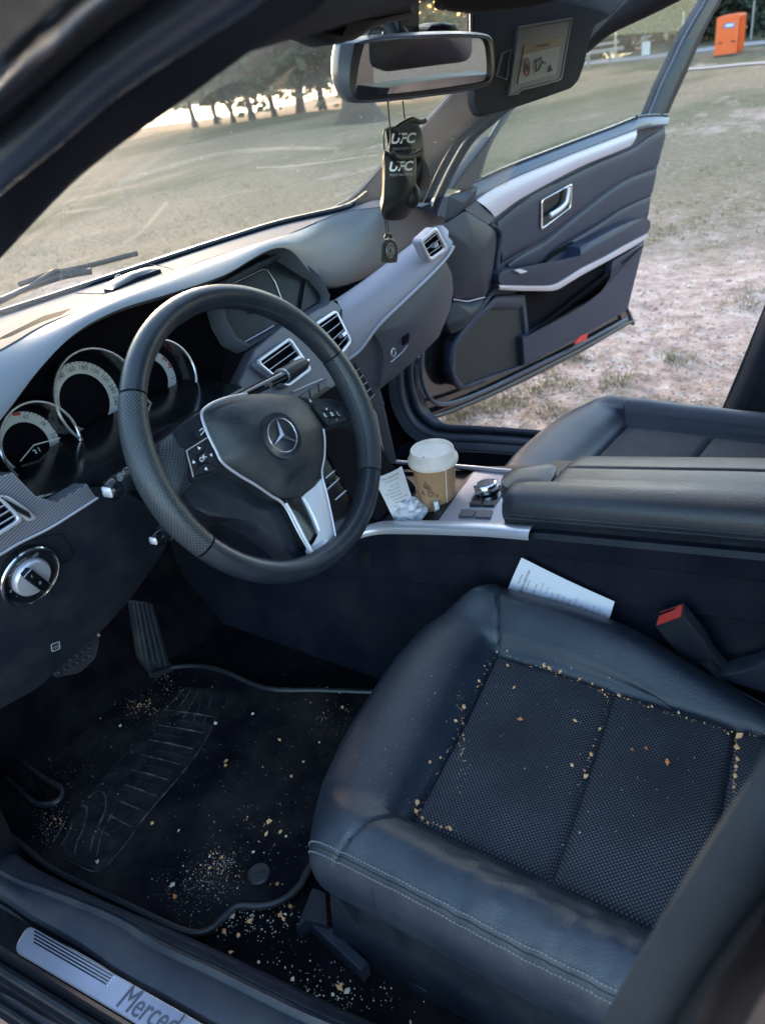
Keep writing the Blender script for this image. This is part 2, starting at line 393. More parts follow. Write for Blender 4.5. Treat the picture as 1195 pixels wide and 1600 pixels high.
# floor
mb = MB(); mb.box((-.43, .15, -.02), (.78, 1.9, .03)); mb.box((.43, .15, -.02), (.62, 1.9, .03)); child(body, 'floor_pan', mb, M['carpet'], smooth=False)
mb = MB(); mb.grid([[V((x, y, z)) for x, z in ((-.8, -.02), (-.8, .25), (-.8, .6))] for y in (.95, .96)])
child(body, 'floor_tunnel', MB().box((0, .35, .12), (.16, 1.4, .26)), M['carpet'], smooth=False)
mb = MB(); mb.grid([[V((x, y, z)) for x in (-.78, .78)] for y, z in ((.50, -.01), (.70, .16), (.74, .35), (.68, .60))])
child(body, 'firewall', mb, M['carpet'])
# kick panels at the sides of the footwells
for s in (-1, 1):
    P = [V((s*.745, y, z)) for y, z in (((.36, -.02), (.80, -.02), (.72, .60), (.33, .66), (.30, .3)) if s < 0 else ((.52, -.02), (.85, -.02), (.85, .66), (.55, .60), (.50, .3)))]
    child(body, 'kick_panel', MB().plate(P, V((s*.06, 0, 0))), M['carpet'], smooth=False)
# ---- driver's sill (bottom left of the view)
E0 = [(-60, 1262), (-20, 1288), (42, 1346), (100, 1378), (167, 1409), (293, 1463), (376, 1501), (500, 1560), (600, 1605), (760, 1670)]
E1 = [(-90, 1290), (-30, 1338), (20, 1370), (75, 1390), (180, 1432), (251, 1476), (330, 1512), (418, 1555), (481, 1585), (660, 1660)]
E2 = [(-110, 1320), (-50, 1372), (0, 1400), (42, 1430), (110, 1470), (180, 1518), (250, 1557), (326, 1600), (400, 1640), (540, 1720)]
r0_ = [U(p, 'z', .03) for p in E0]; r1_ = [U(p, 'z', .085) for p in E0]; r2_ = [U(p, 'z', .105) for p in E1]; r3_ = [U(p, 'z', .095) for p in E2]; r4_ = [U(p, 'z', .085) for p in E2]
g = [cr(r, 6) for r in (r0_, r1_, [a.lerp(b, .3)+V((0, 0, .004)) for a, b in zip(r1_, r2_)], [a.lerp(b, .85) for a, b in zip(r1_, r2_)], r2_, [a.lerp(b, .12)-V((0, 0, .008)) for a, b in zip(r2_, r3_)], [a.lerp(b, .55) for a, b in zip(r2_, r3_)], [a.lerp(b, .9) for a, b in zip(r2_, r3_)], [p-V((0, 0, .03)) for p in r3_], [p+V((-.07, -.02, -.045)) for p in r3_], [p+V((-.10, -.03, -.15)) for p in r3_])]
sill = child(body, 'door_sill', MB().grid(g), M.setdefault('sill_plastic', mat('sill_plastic', (.016, .020, .034), .42, spec=.5, var=(11, .55, (.07, .066, .066)), bump=(500, .15, 'noise', .001))), sharp=60)
for t in (.40, .48, .56, .64, .72):
    a = cr([p.lerp(q, t)+V((0, 0, .0025)) for p, q in zip(r1_, r2_)], 6)
    child(sill, 'sill_rib', MB().tube(a[16:], .0016, 6), M['plastic'])
# metal tread plate with engraved lettering
zp = .094
A = U((44, 1444), 'z', zp); B = U((350, 1618), 'z', zp); Cc = U((212, 1618), 'z', zp); D = U((21, 1484), 'z', zp)
ux = (B-A).normalized(); A2 = A+ux*.62; D2 = D+ux*.60
P = rnd([A, A2, D2, D], .012, 5)
plate = child(body, 'sill_plate', MB().slab(P, .004, .0015), M['tread'])
wd = (D-A)-(D-A).dot(ux)*ux; wn = wd.normalized(); W = wd.length
upn = V((0, 0, 1))
for k in range(4):
    s0 = A+ux*(.018+.004*k)+wn*W*(.10+.11*k); e0 = A+ux*(.168-.0*k)+wn*W*(.10+.11*k)
    child(plate, 'groove_line', MB().bar(s0+upn*.0004, e0+upn*.0004, .0016, .0012), M['gloss_black'], smooth=False)
    child(plate, 'end_dot', MB().lathe([(.0001, .0012), (.0012, .001), (.0015, 0)], e0+ux*.002, upn, 10), M['chrome'])
mb = MB(); gg = text_geo('Mercedes-Benz'); x0 = min(v.x for v in gg[0]); LS = (U((190, 1562), 'z', zp)-A).dot(ux)
mb.add([A+ux*(LS+(v.x-x0)*.030+v.y*.004)+wn*(W*.50-v.y*.042)+upn*.0008 for v in gg[0]], gg[1])
# thin serifs on the letters give the engraved roman look
child(plate, 'lettering', mb, M['grey_metal'], smooth=False)
# outer rocker below the plate
q0 = [U(p, 'z', .085) for p in [(-120, 1340), (-60, 1395), (0, 1425), (21, 1484)]]
R0 = [A+ux*t+wn*W*1.02 for t in (-.35, -.15, 0, .2, .5, .8)]; R00 = [A+ux*t-wn*.004 for t in (-.35, -.15, 0, .2, .5, .8)]
rows = [[p-upn*.012 for p in R00], [p-upn*.010 for p in R0], [p-upn*.03+wn*.012 for p in R0], [p-upn*.034+wn*.03 for p in R0], [p-upn*.07+wn*.034 for p in R0], [p-upn*.08+wn*.055 for p in R0], [p-upn*.18+wn*.07 for p in R0]]
child(body, 'rocker_panel', MB().grid([cr(r, 4) for r in rows]), M['paint'])
child(body, 'rocker_seal', MB().tube([p-upn*.026+wn*.02 for p in R0], .006, 8), M['rubber'])
child(body, 'rocker_seal', MB().tube([p-upn*.074+wn*.044 for p in R0], .005, 8), M['rubber'])

# ---- driver's A pillar: inner trim, seal, dark rebate, painted outer skin
pa = [(-90, 505), (-40, 446), (0, 405), (100, 300), (170, 240), (230, 197), (310, 140), (400, 75), (490, 20), (570, -38), (700, -120)]
pb = [(-90, 375), (-40, 335), (0, 300), (90, 222), (140, 182), (190, 142), (250, 98), (310, 55), (360, 22), (430, -30), (540, -110)]
px_ = [(-90, 330), (-40, 292), (0, 258), (79, 188), (118, 152), (157, 117), (200, 84), (236, 58), (300, 14), (370, -35), (480, -115)]
po = [(-90, 250), (-40, 215), (0, 180), (60, 128), (100, 95), (140, 60), (180, 30), (215, 5), (270, -35), (340, -90), (440, -160)]
pq = [(-90, 160), (-40, 120), (0, 85), (30, 55), (55, 35), (80, 12), (110, -12), (140, -35), (190, -75), (260, -130), (350, -200)]
def dx(L, a, b=None): return [U(p, 'x', a) for p in L]
ia, ib, ix, io, iq = dx(pa, -.62), dx(pb, -.672), dx(px_, -.705), dx(po, -.735), dx(pq, -.79)
mid = [a.lerp(b, .5)+V((-.004, -.010, .006)) for a, b in zip(ia, ib)]
mb = MB().grid([cr(r, 6) for r in ([p+V((0, .02, .012)) for p in ia], ia, [a.lerp(m, .25)+V((0, -.003, 0)) for a, m in zip(ia, mid)], mid, ib, [p+V((-.012, .02, .012)) for p in ib])])
child(body, 'a_pillar', mb, M['pillar_dark'], sharp=70)
child(body, 'door_seal', MB().tube(cr(ix, 6), .0125, 14), M['seal_near'], sharp=80)
rows = [[p+V((-.01, .02, .012)) for p in ib], [a.lerp(b, .5)+V((-.01, .025, .02)) for a, b in zip(ix, io)], io, [a.lerp(b, .25)+V((0, -.002, .002)) for a, b in zip(io, iq)]]
child(body, 'pillar_rebate', MB().grid([cr(r, 6) for r in rows]), M['rubber'])
for t in (.12, .30):
    child(body, 'pillar_strip', MB().tube(cr([a.lerp(b, t)+V((0, -.004, 0)) for a, b in zip(io, iq)], 6), .0022, 6), M['plastic'])
rows = [[a.lerp(b, t)+V((0, (-.006 if 0 < t < 1 else 0), .0)) for a, b in zip(io, iq)] for t in (.25, .45, .7, .9, 1.0)]+[[p+V((-.01, .04, .03)) for p in iq]]
child(body, 'outer_pillar_skin', MB().grid([cr(r, 6) for r in rows]), M['paint'])

# ---- driver's B pillar (bottom right foreground)
ba = [(1230, 1110), (1195, 1178), (1120, 1290), (1040, 1420), (975, 1530), (935, 1610), (890, 1700)]
bb = [(1250, 1235), (1205, 1300), (1150, 1390), (1090, 1470), (1040, 1545), (1000, 1615), (950, 1720)]
bc = [(1260, 1330), (1215, 1390), (1165, 1470), (1115, 1540), (1080, 1610), (1035, 1710), (1000, 1780)]
bd = [(1290, 1430), (1245, 1470), (1200, 1540), (1165, 1600), (1140, 1650), (1100, 1740), (1060, 1820)]
ja, jb, jc, jd = dx(ba, -.775), dx(bb, -.80), dx(bc, -.80), dx(bd, -.835)
back = V((.05, -.05, -.03))
am = [a.lerp(b, .45)+V((-.012, .008, .004)) for a, b in zip(ja, jb)]
am2 = [a.lerp(b, .2)+V((-.006, .004, .0)) for a, b in zip(ja, jb)]
mb = MB().grid([cr(r, 6) for r in ([p+V((.06, -.04, 0)) for p in ja], ja, am2, am, jb, [p+V((.012, -.012, 0)) for p in jb])])
child(body, 'b_pillar', mb, M['b_trim'], sharp=70)
rows = [[p+V((.012, -.012, 0)) for p in jb], [a.lerp(b, .4)+V((.004, -.006, 0)) for a, b in zip(jb, jc)], jc, [p+V((.006, -.008, 0)) for p in jc], jd, [p+V((-.03, -.03, 0)) for p in jd]]
child(body, 'b_pillar_skin', MB().grid([cr(r, 6) for r in rows]), M['paint'])

# ---- passenger A pillar, door opening seals, sill
la = [(505, 336), (530, 322), (548, 312), (567, 297), (600, 260), (654, 207), (707, 148), (745, 100), (790, 45), (830, 0), (870, -50)]
lb = [(640, 350), (652, 335), (660, 318), (668, 300), (687, 258), (715, 215), (760, 175), (800, 130), (850, 80), (900, 30), (940, -30)]
L0 = dx(la, .60); L1 = dx(lb, .665); Lm = [a.lerp(b, .5)+V((-.012, -.010, .004)) for a, b in zip(L0, L1)]
child(body, 'a_pillar', MB().grid([cr(r, 6) for r in ([p+V((.01, .02, 0)) for p in L0], L0, Lm, L1, [p+V((.02, .03, 0)) for p in L1])]), M['plastic_soft'], sharp=70)
child(body, 'windscreen_edge', MB().tube(cr([p+V((-.002, .002, .002)) for p in L0[1:]], 6), .0022, 6), M['grey_metal'])
for dxp, xx, r in ((8, .69, .009), (24, .715, .010)):
    pts = [(644+dxp, 372), (650+dxp, 345), (658+dxp, 318), (668+dxp, 295), (686+dxp, 258), (712+dxp, 216), (750+dxp, 182), (800+dxp, 140), (860+dxp, 90), (930+dxp, 20)]
    child(body, 'door_seal', MB().tube(cr([U(p, 'x', xx) for p in pts], 6), r, 10), M.setdefault('seal_far', mat('seal_far', (.022, .026, .045), .55, spec=.3)))
M['opening'] = mat('opening', (.018, .022, .038), .55, spec=.35, var=(9, .2, DUST))
# lower door opening: the curved rebate running from the dash down to the sill
for k, (off, xx, r, mt) in enumerate(((0, .70, .013, 'opening'), (20, .74, .011, 'opening'))):
    pts = [(622+off*.9, 560), (622+off*.9, 590), (625+off, 620-off*.2), (636+off*.9, 650-off*.4), (655+off*.7, 672-off*.75), (690, 686-off*.9), (760, 690-off*.9), (850, 697-off*.9), (1000, 712-off*.9), (1250, 735-off*.9)]
    child(body, 'opening_seal', MB().tube(cr([U(p, 'x', xx) for p in pts], 6), r, 10), M[mt])
def opath(off, xx): return cr([U(p, 'x', xx) for p in [(622+off*.9, 560), (622+off*.9, 590), (625+off, 620-off*.2), (636+off*.9, 650-off*.4), (655+off*.7, 672-off*.75), (690, 686-off*.9), (760, 690-off*.9), (850, 697-off*.9), (1000, 712-off*.9), (1250, 735-off*.9)]], 6)
child(body, 'opening_panel', MB().grid([opath(-16, .67), opath(-4, .685), opath(3, .705), opath(14, .735), opath(22, .745), [p+V((.05, 0, -.02)) for p in opath(22, .745)]]), M['opening'])
ps = [[U(p, 'x', xx)+V((0, 0, dz)) for p in [(600, 700), (680, 690), (760, 692), (850, 699), (1000, 714), (1250, 738)]] for xx, dz in ((.66, -.16), (.665, -.03), (.70, 0), (.76, 0.012), (.80, .0), (.86, -.04), (.87, -.2))]
child(body, 'door_sill', MB().grid(ps), M['plastic'])
# passenger B pillar
pp = [[U(p, 'x', xx)+V((dx_, dy_, 0)) for p in [(1100, 740), (1127, 648), (1160, 570), (1195, 480), (1250, 350), (1330, 150)]] for xx, dx_, dy_ in ((.78, .03, 0), (.74, 0, 0), (.72, -.005, -.012), (.71, -.01, -.03), (.70, -.01, -.12), (.70, -.01, -.22))]
child(body, 'b_pillar', MB().grid([cr(r, 4) for r in pp]), M['plastic_soft'])
child(body, 'b_pillar_seal', MB().tube([U(p, 'x', .745) for p in [(1118, 670), (1131, 640), (1163, 565), (1198, 478), (1250, 350)]], .006, 8), M['rubber'])

# ---- roof lining, header, windscreen, bonnet
def yt(x): return -.10-.12*(x/.5)**2
def zt(x): return 1.145-.035*(x/.5)**2
HX = [-.56+.14*i for i in range(9)]
mb = MB(); rows = []
for dy, dz in ((.03, .02), (0, .004), (-.02, -.012), (-.06, -.008), (-.12, .006), (-.3, .03), (-.7, .05), (-1.2, .05), (-1.8, -.02), (-2.0, -.25)):
    rows.append([V((x*(1.06 if dy < -.1 else 1), yt(x)+dy, zt(x)+dz)) for x in HX])
mb.grid([cr(r, 3) for r in rows]); child(body, 'roof_lining', mb, M['headliner'])
mb = MB(); mb.grid([[p+V((0, 0, .035)) for p in r] for r in rows[:-1]]); child(body, 'roof_skin', mb, M['paint'])
child(body, 'roof_rail', MB().tube(cr([U(p, 'x', .66) for p in [(860, 98), (905, 62), (945, 30), (1005, 0), (1060, -28), (1120, -60)]]+[V((.66, -.9, 1.14)), V((.64, -1.8, 1.08))], 4), .028, 10), M['headliner'])
for s in (-1,):
    child(body, 'roof_rail', MB().tube([V((s*(.60+.02*min(1, k/3)), -.30-.25*k, 1.115+.02*min(k, 2)-(.03*max(0, k-5)))) for k in range(8)], .03, 10), M['headliner'])
# grille of the overhead microphone / header vent on the driver side
HV = [(505, 5), (566, 2), (552, 42), (512, 68), (478, 52)]
hp = [U(p, 'y', -.13) for p in [(500, -5), (640, -12), (650, 25), (590, 42), (560, 62), (525, 70), (478, 50)]]
mb = MB().slab(rnd(hp, .008), .03, .005); hc = child(body, 'header_cover', mb, M['plastic'])
ha = [U(p, 'y', -.137) for p in [(517, 10), (558, 10), (534, 58), (500, 50)]]
for k in range(5):
    a = bil(ha, (k+.5)/5, .05); b_ = bil(ha, (k+.5)/5, .95)
    child(hc, 'slot', MB().bar(a, b_, .003, .003, V((0, 1, 0))), M['dark_void'], smooth=False)
# header console seen above the mirror and the grab area by the visor
cp = [U(p, 'y', -.10) for p in [(570, -30), (655, -30), (655, 24), (640, 40), (622, 46), (622, 18), (585, 18)]]
child(body, 'mirror_shroud', MB().slab(rnd([U(p, 'y', -.045) for p in [(622, -10), (656, -10), (656, 60), (624, 60)]], .004), .05, .003), M['plastic'])
# windscreen
def yb(x): return .585-.37*(min(.75, abs(x))/.62)**2
LE = resample(cr([V((-.62, .30, .755)), V((-.625, .14, .88))]+[p+V((.004, .012, .0)) for p in ia[2:9]], 6), 13)
rows = []
for i in range(13):
    t = i/12; r = []
    for k in range(21):
        u = -1+k/10; xb, xt = u*.68, u*.52
        x = xb+(xt-xb)*t
        bow = .035*math.sin(math.pi*t)
        if u < 0:
            c0 = V((0, yb(0)*(1-t)+yt(0)*t+bow*.6, .755*(1-t)+zt(0)*t+bow)); l0 = LE[i]
            r.append(V((l0.x*-u, c0.y+(l0.y-c0.y)*u*u, c0.z+(l0.z-c0.z)*u*u))); continue
        r.append(V((x, yb(xb)*(1-t)+yt(xt)*t+bow*.6, .755*(1-t)+zt(xt)*t+bow)))
    rows.append(r)
ws = child(body, 'windscreen', MB().grid(rows), M['windscreen'])
GL = BVHTree.FromPolygons([v.co for v in ws.data.vertices], [tuple(p.vertices) for p in ws.data.polygons])
def on_glass(p, off=.002):
    h = GL.ray_cast(CAM, ray(*p).normalized()); return (h[0]+(CAM-h[0]).normalized()*off) if h[0] else None
# streaks and a sticker trace on the inside of the glass
M['smear'] = glass_mat('smear', (.95, .95, .93), .1, .22)
for L, ww in (([(60, 388), (90, 383), (130, 372), (160, 362)], 3.5), ([(195, 380), (220, 362), (245, 335), (262, 315)], 5), ([(95, 318), (96, 360), (96, 440)], 1.5),
              ([(176, 240), (180, 270), (186, 290), (200, 330), (210, 345)], 2), ([(186, 287), (260, 262), (350, 240), (440, 232), (530, 232)], 5), ([(400, 262), (470, 258), (590, 242)], 3)):
    q = []
    for p in L:
        h = on_glass(p); 
        if h: q.append(h)
    if len(q) > 1:
        q = cr(q, 6); d = V((0, .2, 1)); wv = ww/1229*1.5*.5
        mb = MB().grid([[p-(CAM-p).cross(q[1]-q[0]).normalized()*wv*s for p in q] for s in (-1, 1)])
        child(ws, 'smear', mb, M['smear'])
# black frit band and rubber along the base of the glass
WB = [(-150, 548), (-60, 512), (0, 490), (75, 466), (150, 441), (225, 416), (300, 391), (365, 370), (430, 350), (490, 336), (530, 327), (552, 318), (572, 303)]
wb = cr([U(p, 'z', .776) for p in WB], 4)
child(body, 'windscreen_gasket', MB().tube(wb, .0065, 8), M['gloss_black'])
child(body, 'scuttle_panel', MB().grid([[p+V((0, .012, -.01)) for p in wb], [p+V((.0, .05, -.04)) for p in wb], [p+V((.0, .10, -.09)) for p in wb], [p+V((.0, .11, -.14)) for p in wb]]), M['plastic'])
rows = []
for y, z in ((.66, .66), (.9, .57), (1.15, .49), (1.4, .40), (1.6, .30), (1.66, .2)):
    rows.append([V((x, y+.08*(1-(x/.8)**2), z-.05*(x/.8)**2)) for x in (-.84, -.8, -.6, -.3, 0, .3, .6, .8, .84)])
child(body, 'bonnet', MB().grid(rows), M['paint'])
wp = [(-40, 492), (20, 470), (60, 452), (110, 434), (160, 424), (245, 402)]
W_ = [U(p, 'z', .785)+V((0, .03, 0)) for p in wp]
wiper = thing('wiper', tuple(W_[0]), 'black wiper arm and blade lying along the base of the windscreen outside', 'wiper')
child(wiper, 'arm', MB().tube(cr(W_[:5], 4), .006, 8), M['rubber']); child(wiper, 'blade', MB().tube(cr([p+V((0, .02, .006)) for p in W_[2:]], 4), .005, 6).tube([W_[2], W_[3]+V((0, .01, .01)), W_[4]], .005, 6), M['rubber'])

# rear bench seen only in the mirror
mb = MB(); mb.box((0, -1.75, .30), (1.3, .5, .2)); child(body, 'rear_bench', mb, M['leather_soft'])
child(body, 'rear_backrest', MB().box((0, -1.98, .65), (1.3, .16, .6)), M['leather_soft'])
# ================================================================== DASHBOARD
dash = thing('dashboard', (0, .3, .6), 'dashboard with pale upper pad, three round gauges, air vents, silver trim and glove box', 'dashboard')
Kp = [(-160, 618, .80), (-80, 580, .82), (0, 549, .828), (69, 510, .832), (137, 483, .832), (206, 454, .829), (275, 427, .824), (344, 400, .814), (440, 371, .80), (532, 334, .785), (600, 324, .772), (650, 322, .755), (686, 338, .735)]
K = [U(p[:2], 'z', p[2]) for p in Kp]
Wf = [U(p, 'z', .772) for p in [(-170, 560), (-90, 523), (0, 494), (69, 471), (137, 448), (206, 426), (275, 403), (344, 380), (440, 351), (510, 336), (555, 322), (600, 312), (672, 318)]]
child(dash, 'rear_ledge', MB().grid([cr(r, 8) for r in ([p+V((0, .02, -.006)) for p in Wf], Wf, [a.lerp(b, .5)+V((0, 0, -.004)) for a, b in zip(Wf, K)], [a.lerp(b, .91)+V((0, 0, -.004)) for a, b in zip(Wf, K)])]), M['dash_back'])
Hp = [(-160, 800, .13), (-80, 740, .14), (2, 655, .155), (62, 577, .165), (118, 521, .17), (185, 484, .172), (268, 458, .178), (350, 430, .20), (444, 387, .24), (510, 445, .262), (590, 424, .30), (640, 384, .325), (694, 350, .335)]
H = [U(p[:2], 'y', p[2]) for p in Hp]
H1 = H
k1 = [a.lerp(b, .12)+V((0, 0, .004)) for a, b in zip(K, H)]; k2 = [a.lerp(b, .45)+V((0, -.004, .008)) for a, b in zip(K, H)]; k3 = [a.lerp(b, .85)+V((0, -.004, .006)) for a, b in zip(K, H)]
i0 = [a.lerp(b, .93)+V((0, 0, -.004)) for a, b in zip(Wf, K)]
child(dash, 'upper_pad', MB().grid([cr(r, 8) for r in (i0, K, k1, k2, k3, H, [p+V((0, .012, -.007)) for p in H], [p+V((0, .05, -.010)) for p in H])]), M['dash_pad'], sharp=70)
# edge line where pad and ledge meet
child(dash, 'pad_edge', MB().tube(cr([p+V((0, .001, .0005)) for p in K], 8), .0012, 5), M['dash_back'])
# sun sensor / strip lying on the ledge
def topz(p, z=.805): return U(p, 'z', z)
s_ = [topz(p) for p in [(162, 451), (166, 443), (210, 424), (246, 414), (251, 420), (215, 433), (176, 453)]]
tag(MB().dome(s_, .006, .008, 3).build('phone_clip', M['gloss_black']), 'small glossy black clip lying on the dark ledge below the windscreen', 'clip')
child(dash, 'light_sensor', MB().lathe([(.007, 0), (.0065, .004), (.003, .007), (.0002, .008)], topz((187, 436), .80), V((0, 0, 1)), 14), M['grey_metal'])
for L in ([(118, 458), (150, 459), (195, 458)], [(235, 413), (262, 418), (282, 428)]):
    child(dash, 'ledge_seam', MB().tube(cr([topz(p, .801) for p in L], 4), .0007, 4), M['dash_back'])

# hood underside and instrument binnacle
Hs = H[1:10]
inner = [p+V((.0, .012, -.008)) for p in Hs]
dd = [(-80, 800), (10, 752), (58, 776), (100, 762), (144, 732), (192, 706), (247, 670), (316, 638), (378, 604)]
D_ = [U(p, 'y', .19) for p in dd]
ib0 = [V((p.x*.985, .345, p.z-.02)) for p in Hs[:7]]; ib1 = [V((p.x*.985, .345, max(.60, p.z-.19))) for p in Hs[:7]]
mb = MB().grid([inner[:7], ib0, ib1, D_[:7]])
binn = child(dash, 'instrument_binnacle', mb, M['dark_void'])
child(dash, 'binnacle_shelf', MB().grid([[p+V((0, .11, .005)) for p in D_], D_, [p+V((0, -.004, -.006)) for p in D_], [p+V((0, .0, -.05)) for p in D_]]), M['gloss_black'])
# inner black fascia carrying the gauges
gn = V((0, -math.cos(rad(15)), math.sin(rad(15))))
GP = V((-.377, .288, .694))
def G(px, py, off=0): return UP((px, py), GP+gn*off, gn)
P = [G(*p, -.048) for p in [(-30, 790), (-20, 640), (60, 580), (120, 530), (190, 495), (270, 470), (330, 460), (352, 560), (340, 640), (250, 700), (150, 745), (60, 800)]]
child(dash, 'gauge_fascia', MB().slab(P, .01, 0), M['dark_void'], smooth=False)
gx = V((1, 0, 0)); gy = gn.cross(gx); gy = -gy if gy.z < 0 else gy
gauges = []
def gauge(c, R, dial_r, label, marks, needle=None, extra=None):
    o = G(*c)
    g_ = child(dash, 'gauge', MB().lathe([(R*.97, -.047), (R*.985, -.002)], o, gn, 48), M['gloss_black'], label=label)
    child(g_, 'bezel', MB().tube([o+(gx*math.cos(a)+gy*math.sin(a))*R for a in [2*math.pi*k/64 for k in range(64)]], .0023, 8, True), M['ring_metal'])
    child(g_, 'dial_back', MB().lathe([(.0005, -.046), (R*.97, -.046)], o, gn, 48), M['dark_void'])
    # grey scale ring
    child(g_, 'scale_ring', MB().lathe([(dial_r*.70, -.043), (dial_r*.70, -.0415), (dial_r*1.0, -.0405), (dial_r*1.0, -.043)], o, gn, 64, 0, 2*math.pi), M['dial'])
    mb = MB()
    for s, ang, sz in marks:
        a = rad(ang); d = gx*math.cos(a)+gy*math.sin(a)
        text(mb, s, o+d*dial_r*.84+gn*-.0398, gx*math.cos(a-math.pi/2)+gy*math.sin(a-math.pi/2), d, sz)
    child(g_, 'dial_numbers', mb, M['print'], smooth=False)
    mb = MB()
    for k in range(40):
        a = rad(-60+k*7.2); d = gx*math.cos(a)+gy*math.sin(a)
        mb.bar(o+d*dial_r*.95+gn*-.0402, o+d*dial_r*1.0+gn*-.0402, .0008 if k % 4 else .0015, .0004, gn)
    child(g_, 'tick_marks', mb, M['print'], smooth=False, kind='stuff')
    return g_, o
g1, o1 = gauge((66, 693), .0565, .048, 'small left gauge with a thin needle', [("63", 62, .008), ("08", 25, .008), ("70", -5, .008), ("22", -50, .008)])
a = rad(-12); mb = MB().bar(o1+gn*-.022, o1+(gx*math.cos(a)+gy*math.sin(a))*.040+gn*-.022, .0015, .001, gn); child(g1, 'needle', mb, M['white'], smooth=False)
a = rad(200); mb = MB().bar(o1+gn*-.022, o1+(gx*math.cos(a)+gy*math.sin(a))*.030+gn*-.022, .0012, .001, gn); child(g1, 'needle', mb, M['white'], smooth=False)
child(g1, 'red_mark', MB().bar(o1+gn*-.0396+gx*.004+gy*.046, o1+gn*-.0396+gx*.014+gy*.043, .004, .0004, gn), M['red'], smooth=False)
mb = MB(); text(mb, "31", o1+gn*-.03-gy*.012+gx*.004, gx, gy, .014); child(g1, 'display_digits', mb, M['print_white'], smooth=False)
g2, o2 = gauge((158, 621), .070, .058, 'large middle speedometer', [("140", 112, .0100), ("160", 88, .0100), ("180", 64, .0100), ("100", 42, .0100), ("100", 20, .0100), ("280", -2, .0100), ("240", -24, .0100), ("km/h", -72, .006)])
g3, o3 = gauge((261, 587), .0555, .047, 'small right gauge with red marks', [("1", 200, .006), ("2", 160, .006), ("3", 120, .006), ("4", 60, .007), ("5", 30, .007), ("6", 5, .007), ("8", -20, .007)])
for a0 in (18, 2):
    a = rad(a0); d = gx*math.cos(a)+gy*math.sin(a); e = gx*math.cos(a+.22)+gy*math.sin(a+.22)
    child(g3, 'red_mark', MB().bar(o3+gn*-.0396+d*.044, o3+gn*-.0396+e*.044, .003, .0004, gn), M['red'], smooth=False)

# ---- vents
def vent(corners, n, parent, tab=None, frame=.075, depth=.012, mt='satin', vertical=False, label=None, slatmat='plastic'):
    c = [V(p) for p in corners]; nn = tocam(c)
    out = rnd(c, .010, 4)
    inn = [bil(c, frame, frame*1.1), bil(c, 1-frame, frame*1.1), bil(c, 1-frame, 1-frame*1.1), bil(c, frame, 1-frame*1.1)]
    v = child(parent, 'air_vent', MB().ring(out, rnd(inn, .006, 4), .004), M[mt], label=label)
    child(v, 'vent_sleeve', MB().grid([out, [p-nn*.02 for p in out]], True), M['dash_trim'])
    bk = [p-nn*depth for p in inn]
    child(v, 'vent_duct', MB().grid([[p for p in inn]+[inn[0]], [p for p in bk]+[bk[0]]]).add(bk, [(0, 1, 2, 3)]), M['dark_void'], smooth=False)
    for k in range(n):
        t = (k+.5)/n
        a = inn[0].lerp(inn[3], t)-nn*.005; b_ = inn[1].lerp(inn[2], t)-nn*.005
        dn = (inn[3]-inn[0]).normalized()
        child(v, 'slat', MB().bar(a, b_, .007, .0018, (nn*1+dn*-.45).cross(b_-a).normalized()), M[slatmat], smooth=False)
        child(v, 'slat_edge', MB().tube([a+nn*.0045+dn*-.002, b_+nn*.0045+dn*-.002], .0007, 5), M['satin'])
    if tab:
        u, t = tab; q = bil(inn, u, t)
        a = bil(inn, u-.13, t); b_ = bil(inn, u+.13, t)
        child(v, 'vent_tab', MB().bar(a+nn*.002, b_+nn*.002, .012, .006, (inn[3]-inn[0]).normalized()), M['satin'], smooth=False)
    return v
# centre fascia board
FN = V((0, -.915, .403)); FP = V((0, .195, .6))
def Fp(p, off=0): return UP(p, FP+FN*off, FN)
board = [(372, 598), (398, 545), (440, 510), (480, 492), (520, 468), (536, 480), (549, 530), (545, 575), (556, 600), (590, 645), (604, 720), (590, 800), (520, 850), (455, 800), (420, 720), (390, 650)]
child(dash, 'centre_fascia', MB().slab([Fp(p) for p in board], .03, .004), M['grey_metal'])
vent([Fp(p, .0135) for p in [c5(592, 395), c5(742, 288), c5(838, 428), c5(732, 506)]], 4, dash, (.78, .55), label='left of the two middle air vents')
vent([Fp(p, .0135) for p in [c6(420, 405), c6(525, 338), c6(598, 490), c6(545, 558)]], 4, dash, (.7, .68), label='right of the two middle air vents')
TN = V((-.15, -.989, 0)).normalized(); TP = V((.1, .245, .65))
def T(p, off=0): return UP(p, TP+TN*off, TN)
# silver trim band on the passenger side
tt = [(526, 469), (558, 448), (590, 425), (625, 398), (661, 370), (680, 354), (692, 352)]
tm = [(534, 500), (560, 480), (598, 452), (634, 425), (672, 388), (690, 370), (700, 370)]
tb = [(541, 562), (562, 545), (590, 508), (630, 469), (668, 432), (695, 403), (707, 385)]
Tt, Tm, Tb = [T(p) for p in tt], [T(p, .035) for p in tm], [T(p, .05) for p in tb]
child(dash, 'trim_panel', MB().grid([cr(r, 5) for r in ([p+V((0, .01, -.002)) for p in Tt], Tt, [a.lerp(b, .5)+TN*.008 for a, b in zip(Tt, Tm)], Tm, [a.lerp(b, .5)+TN*.006 for a, b in zip(Tm, Tb)], Tb, [p-TN*.01 for p in Tb])]), M['dash_trim'])
child(dash, 'chrome_strip', MB().tube(cr([p+TN*.003 for p in Tb], 6), .0032, 8), M['satin'])
vr = [T(p, .053) for p in [c2(462, 1125), c2(540, 1055), c2(600, 1165), c2(512, 1228)]]
vent(vr, 3, dash, (.5, .5), frame=.14, mt='satin', label='small air vent at the passenger end')
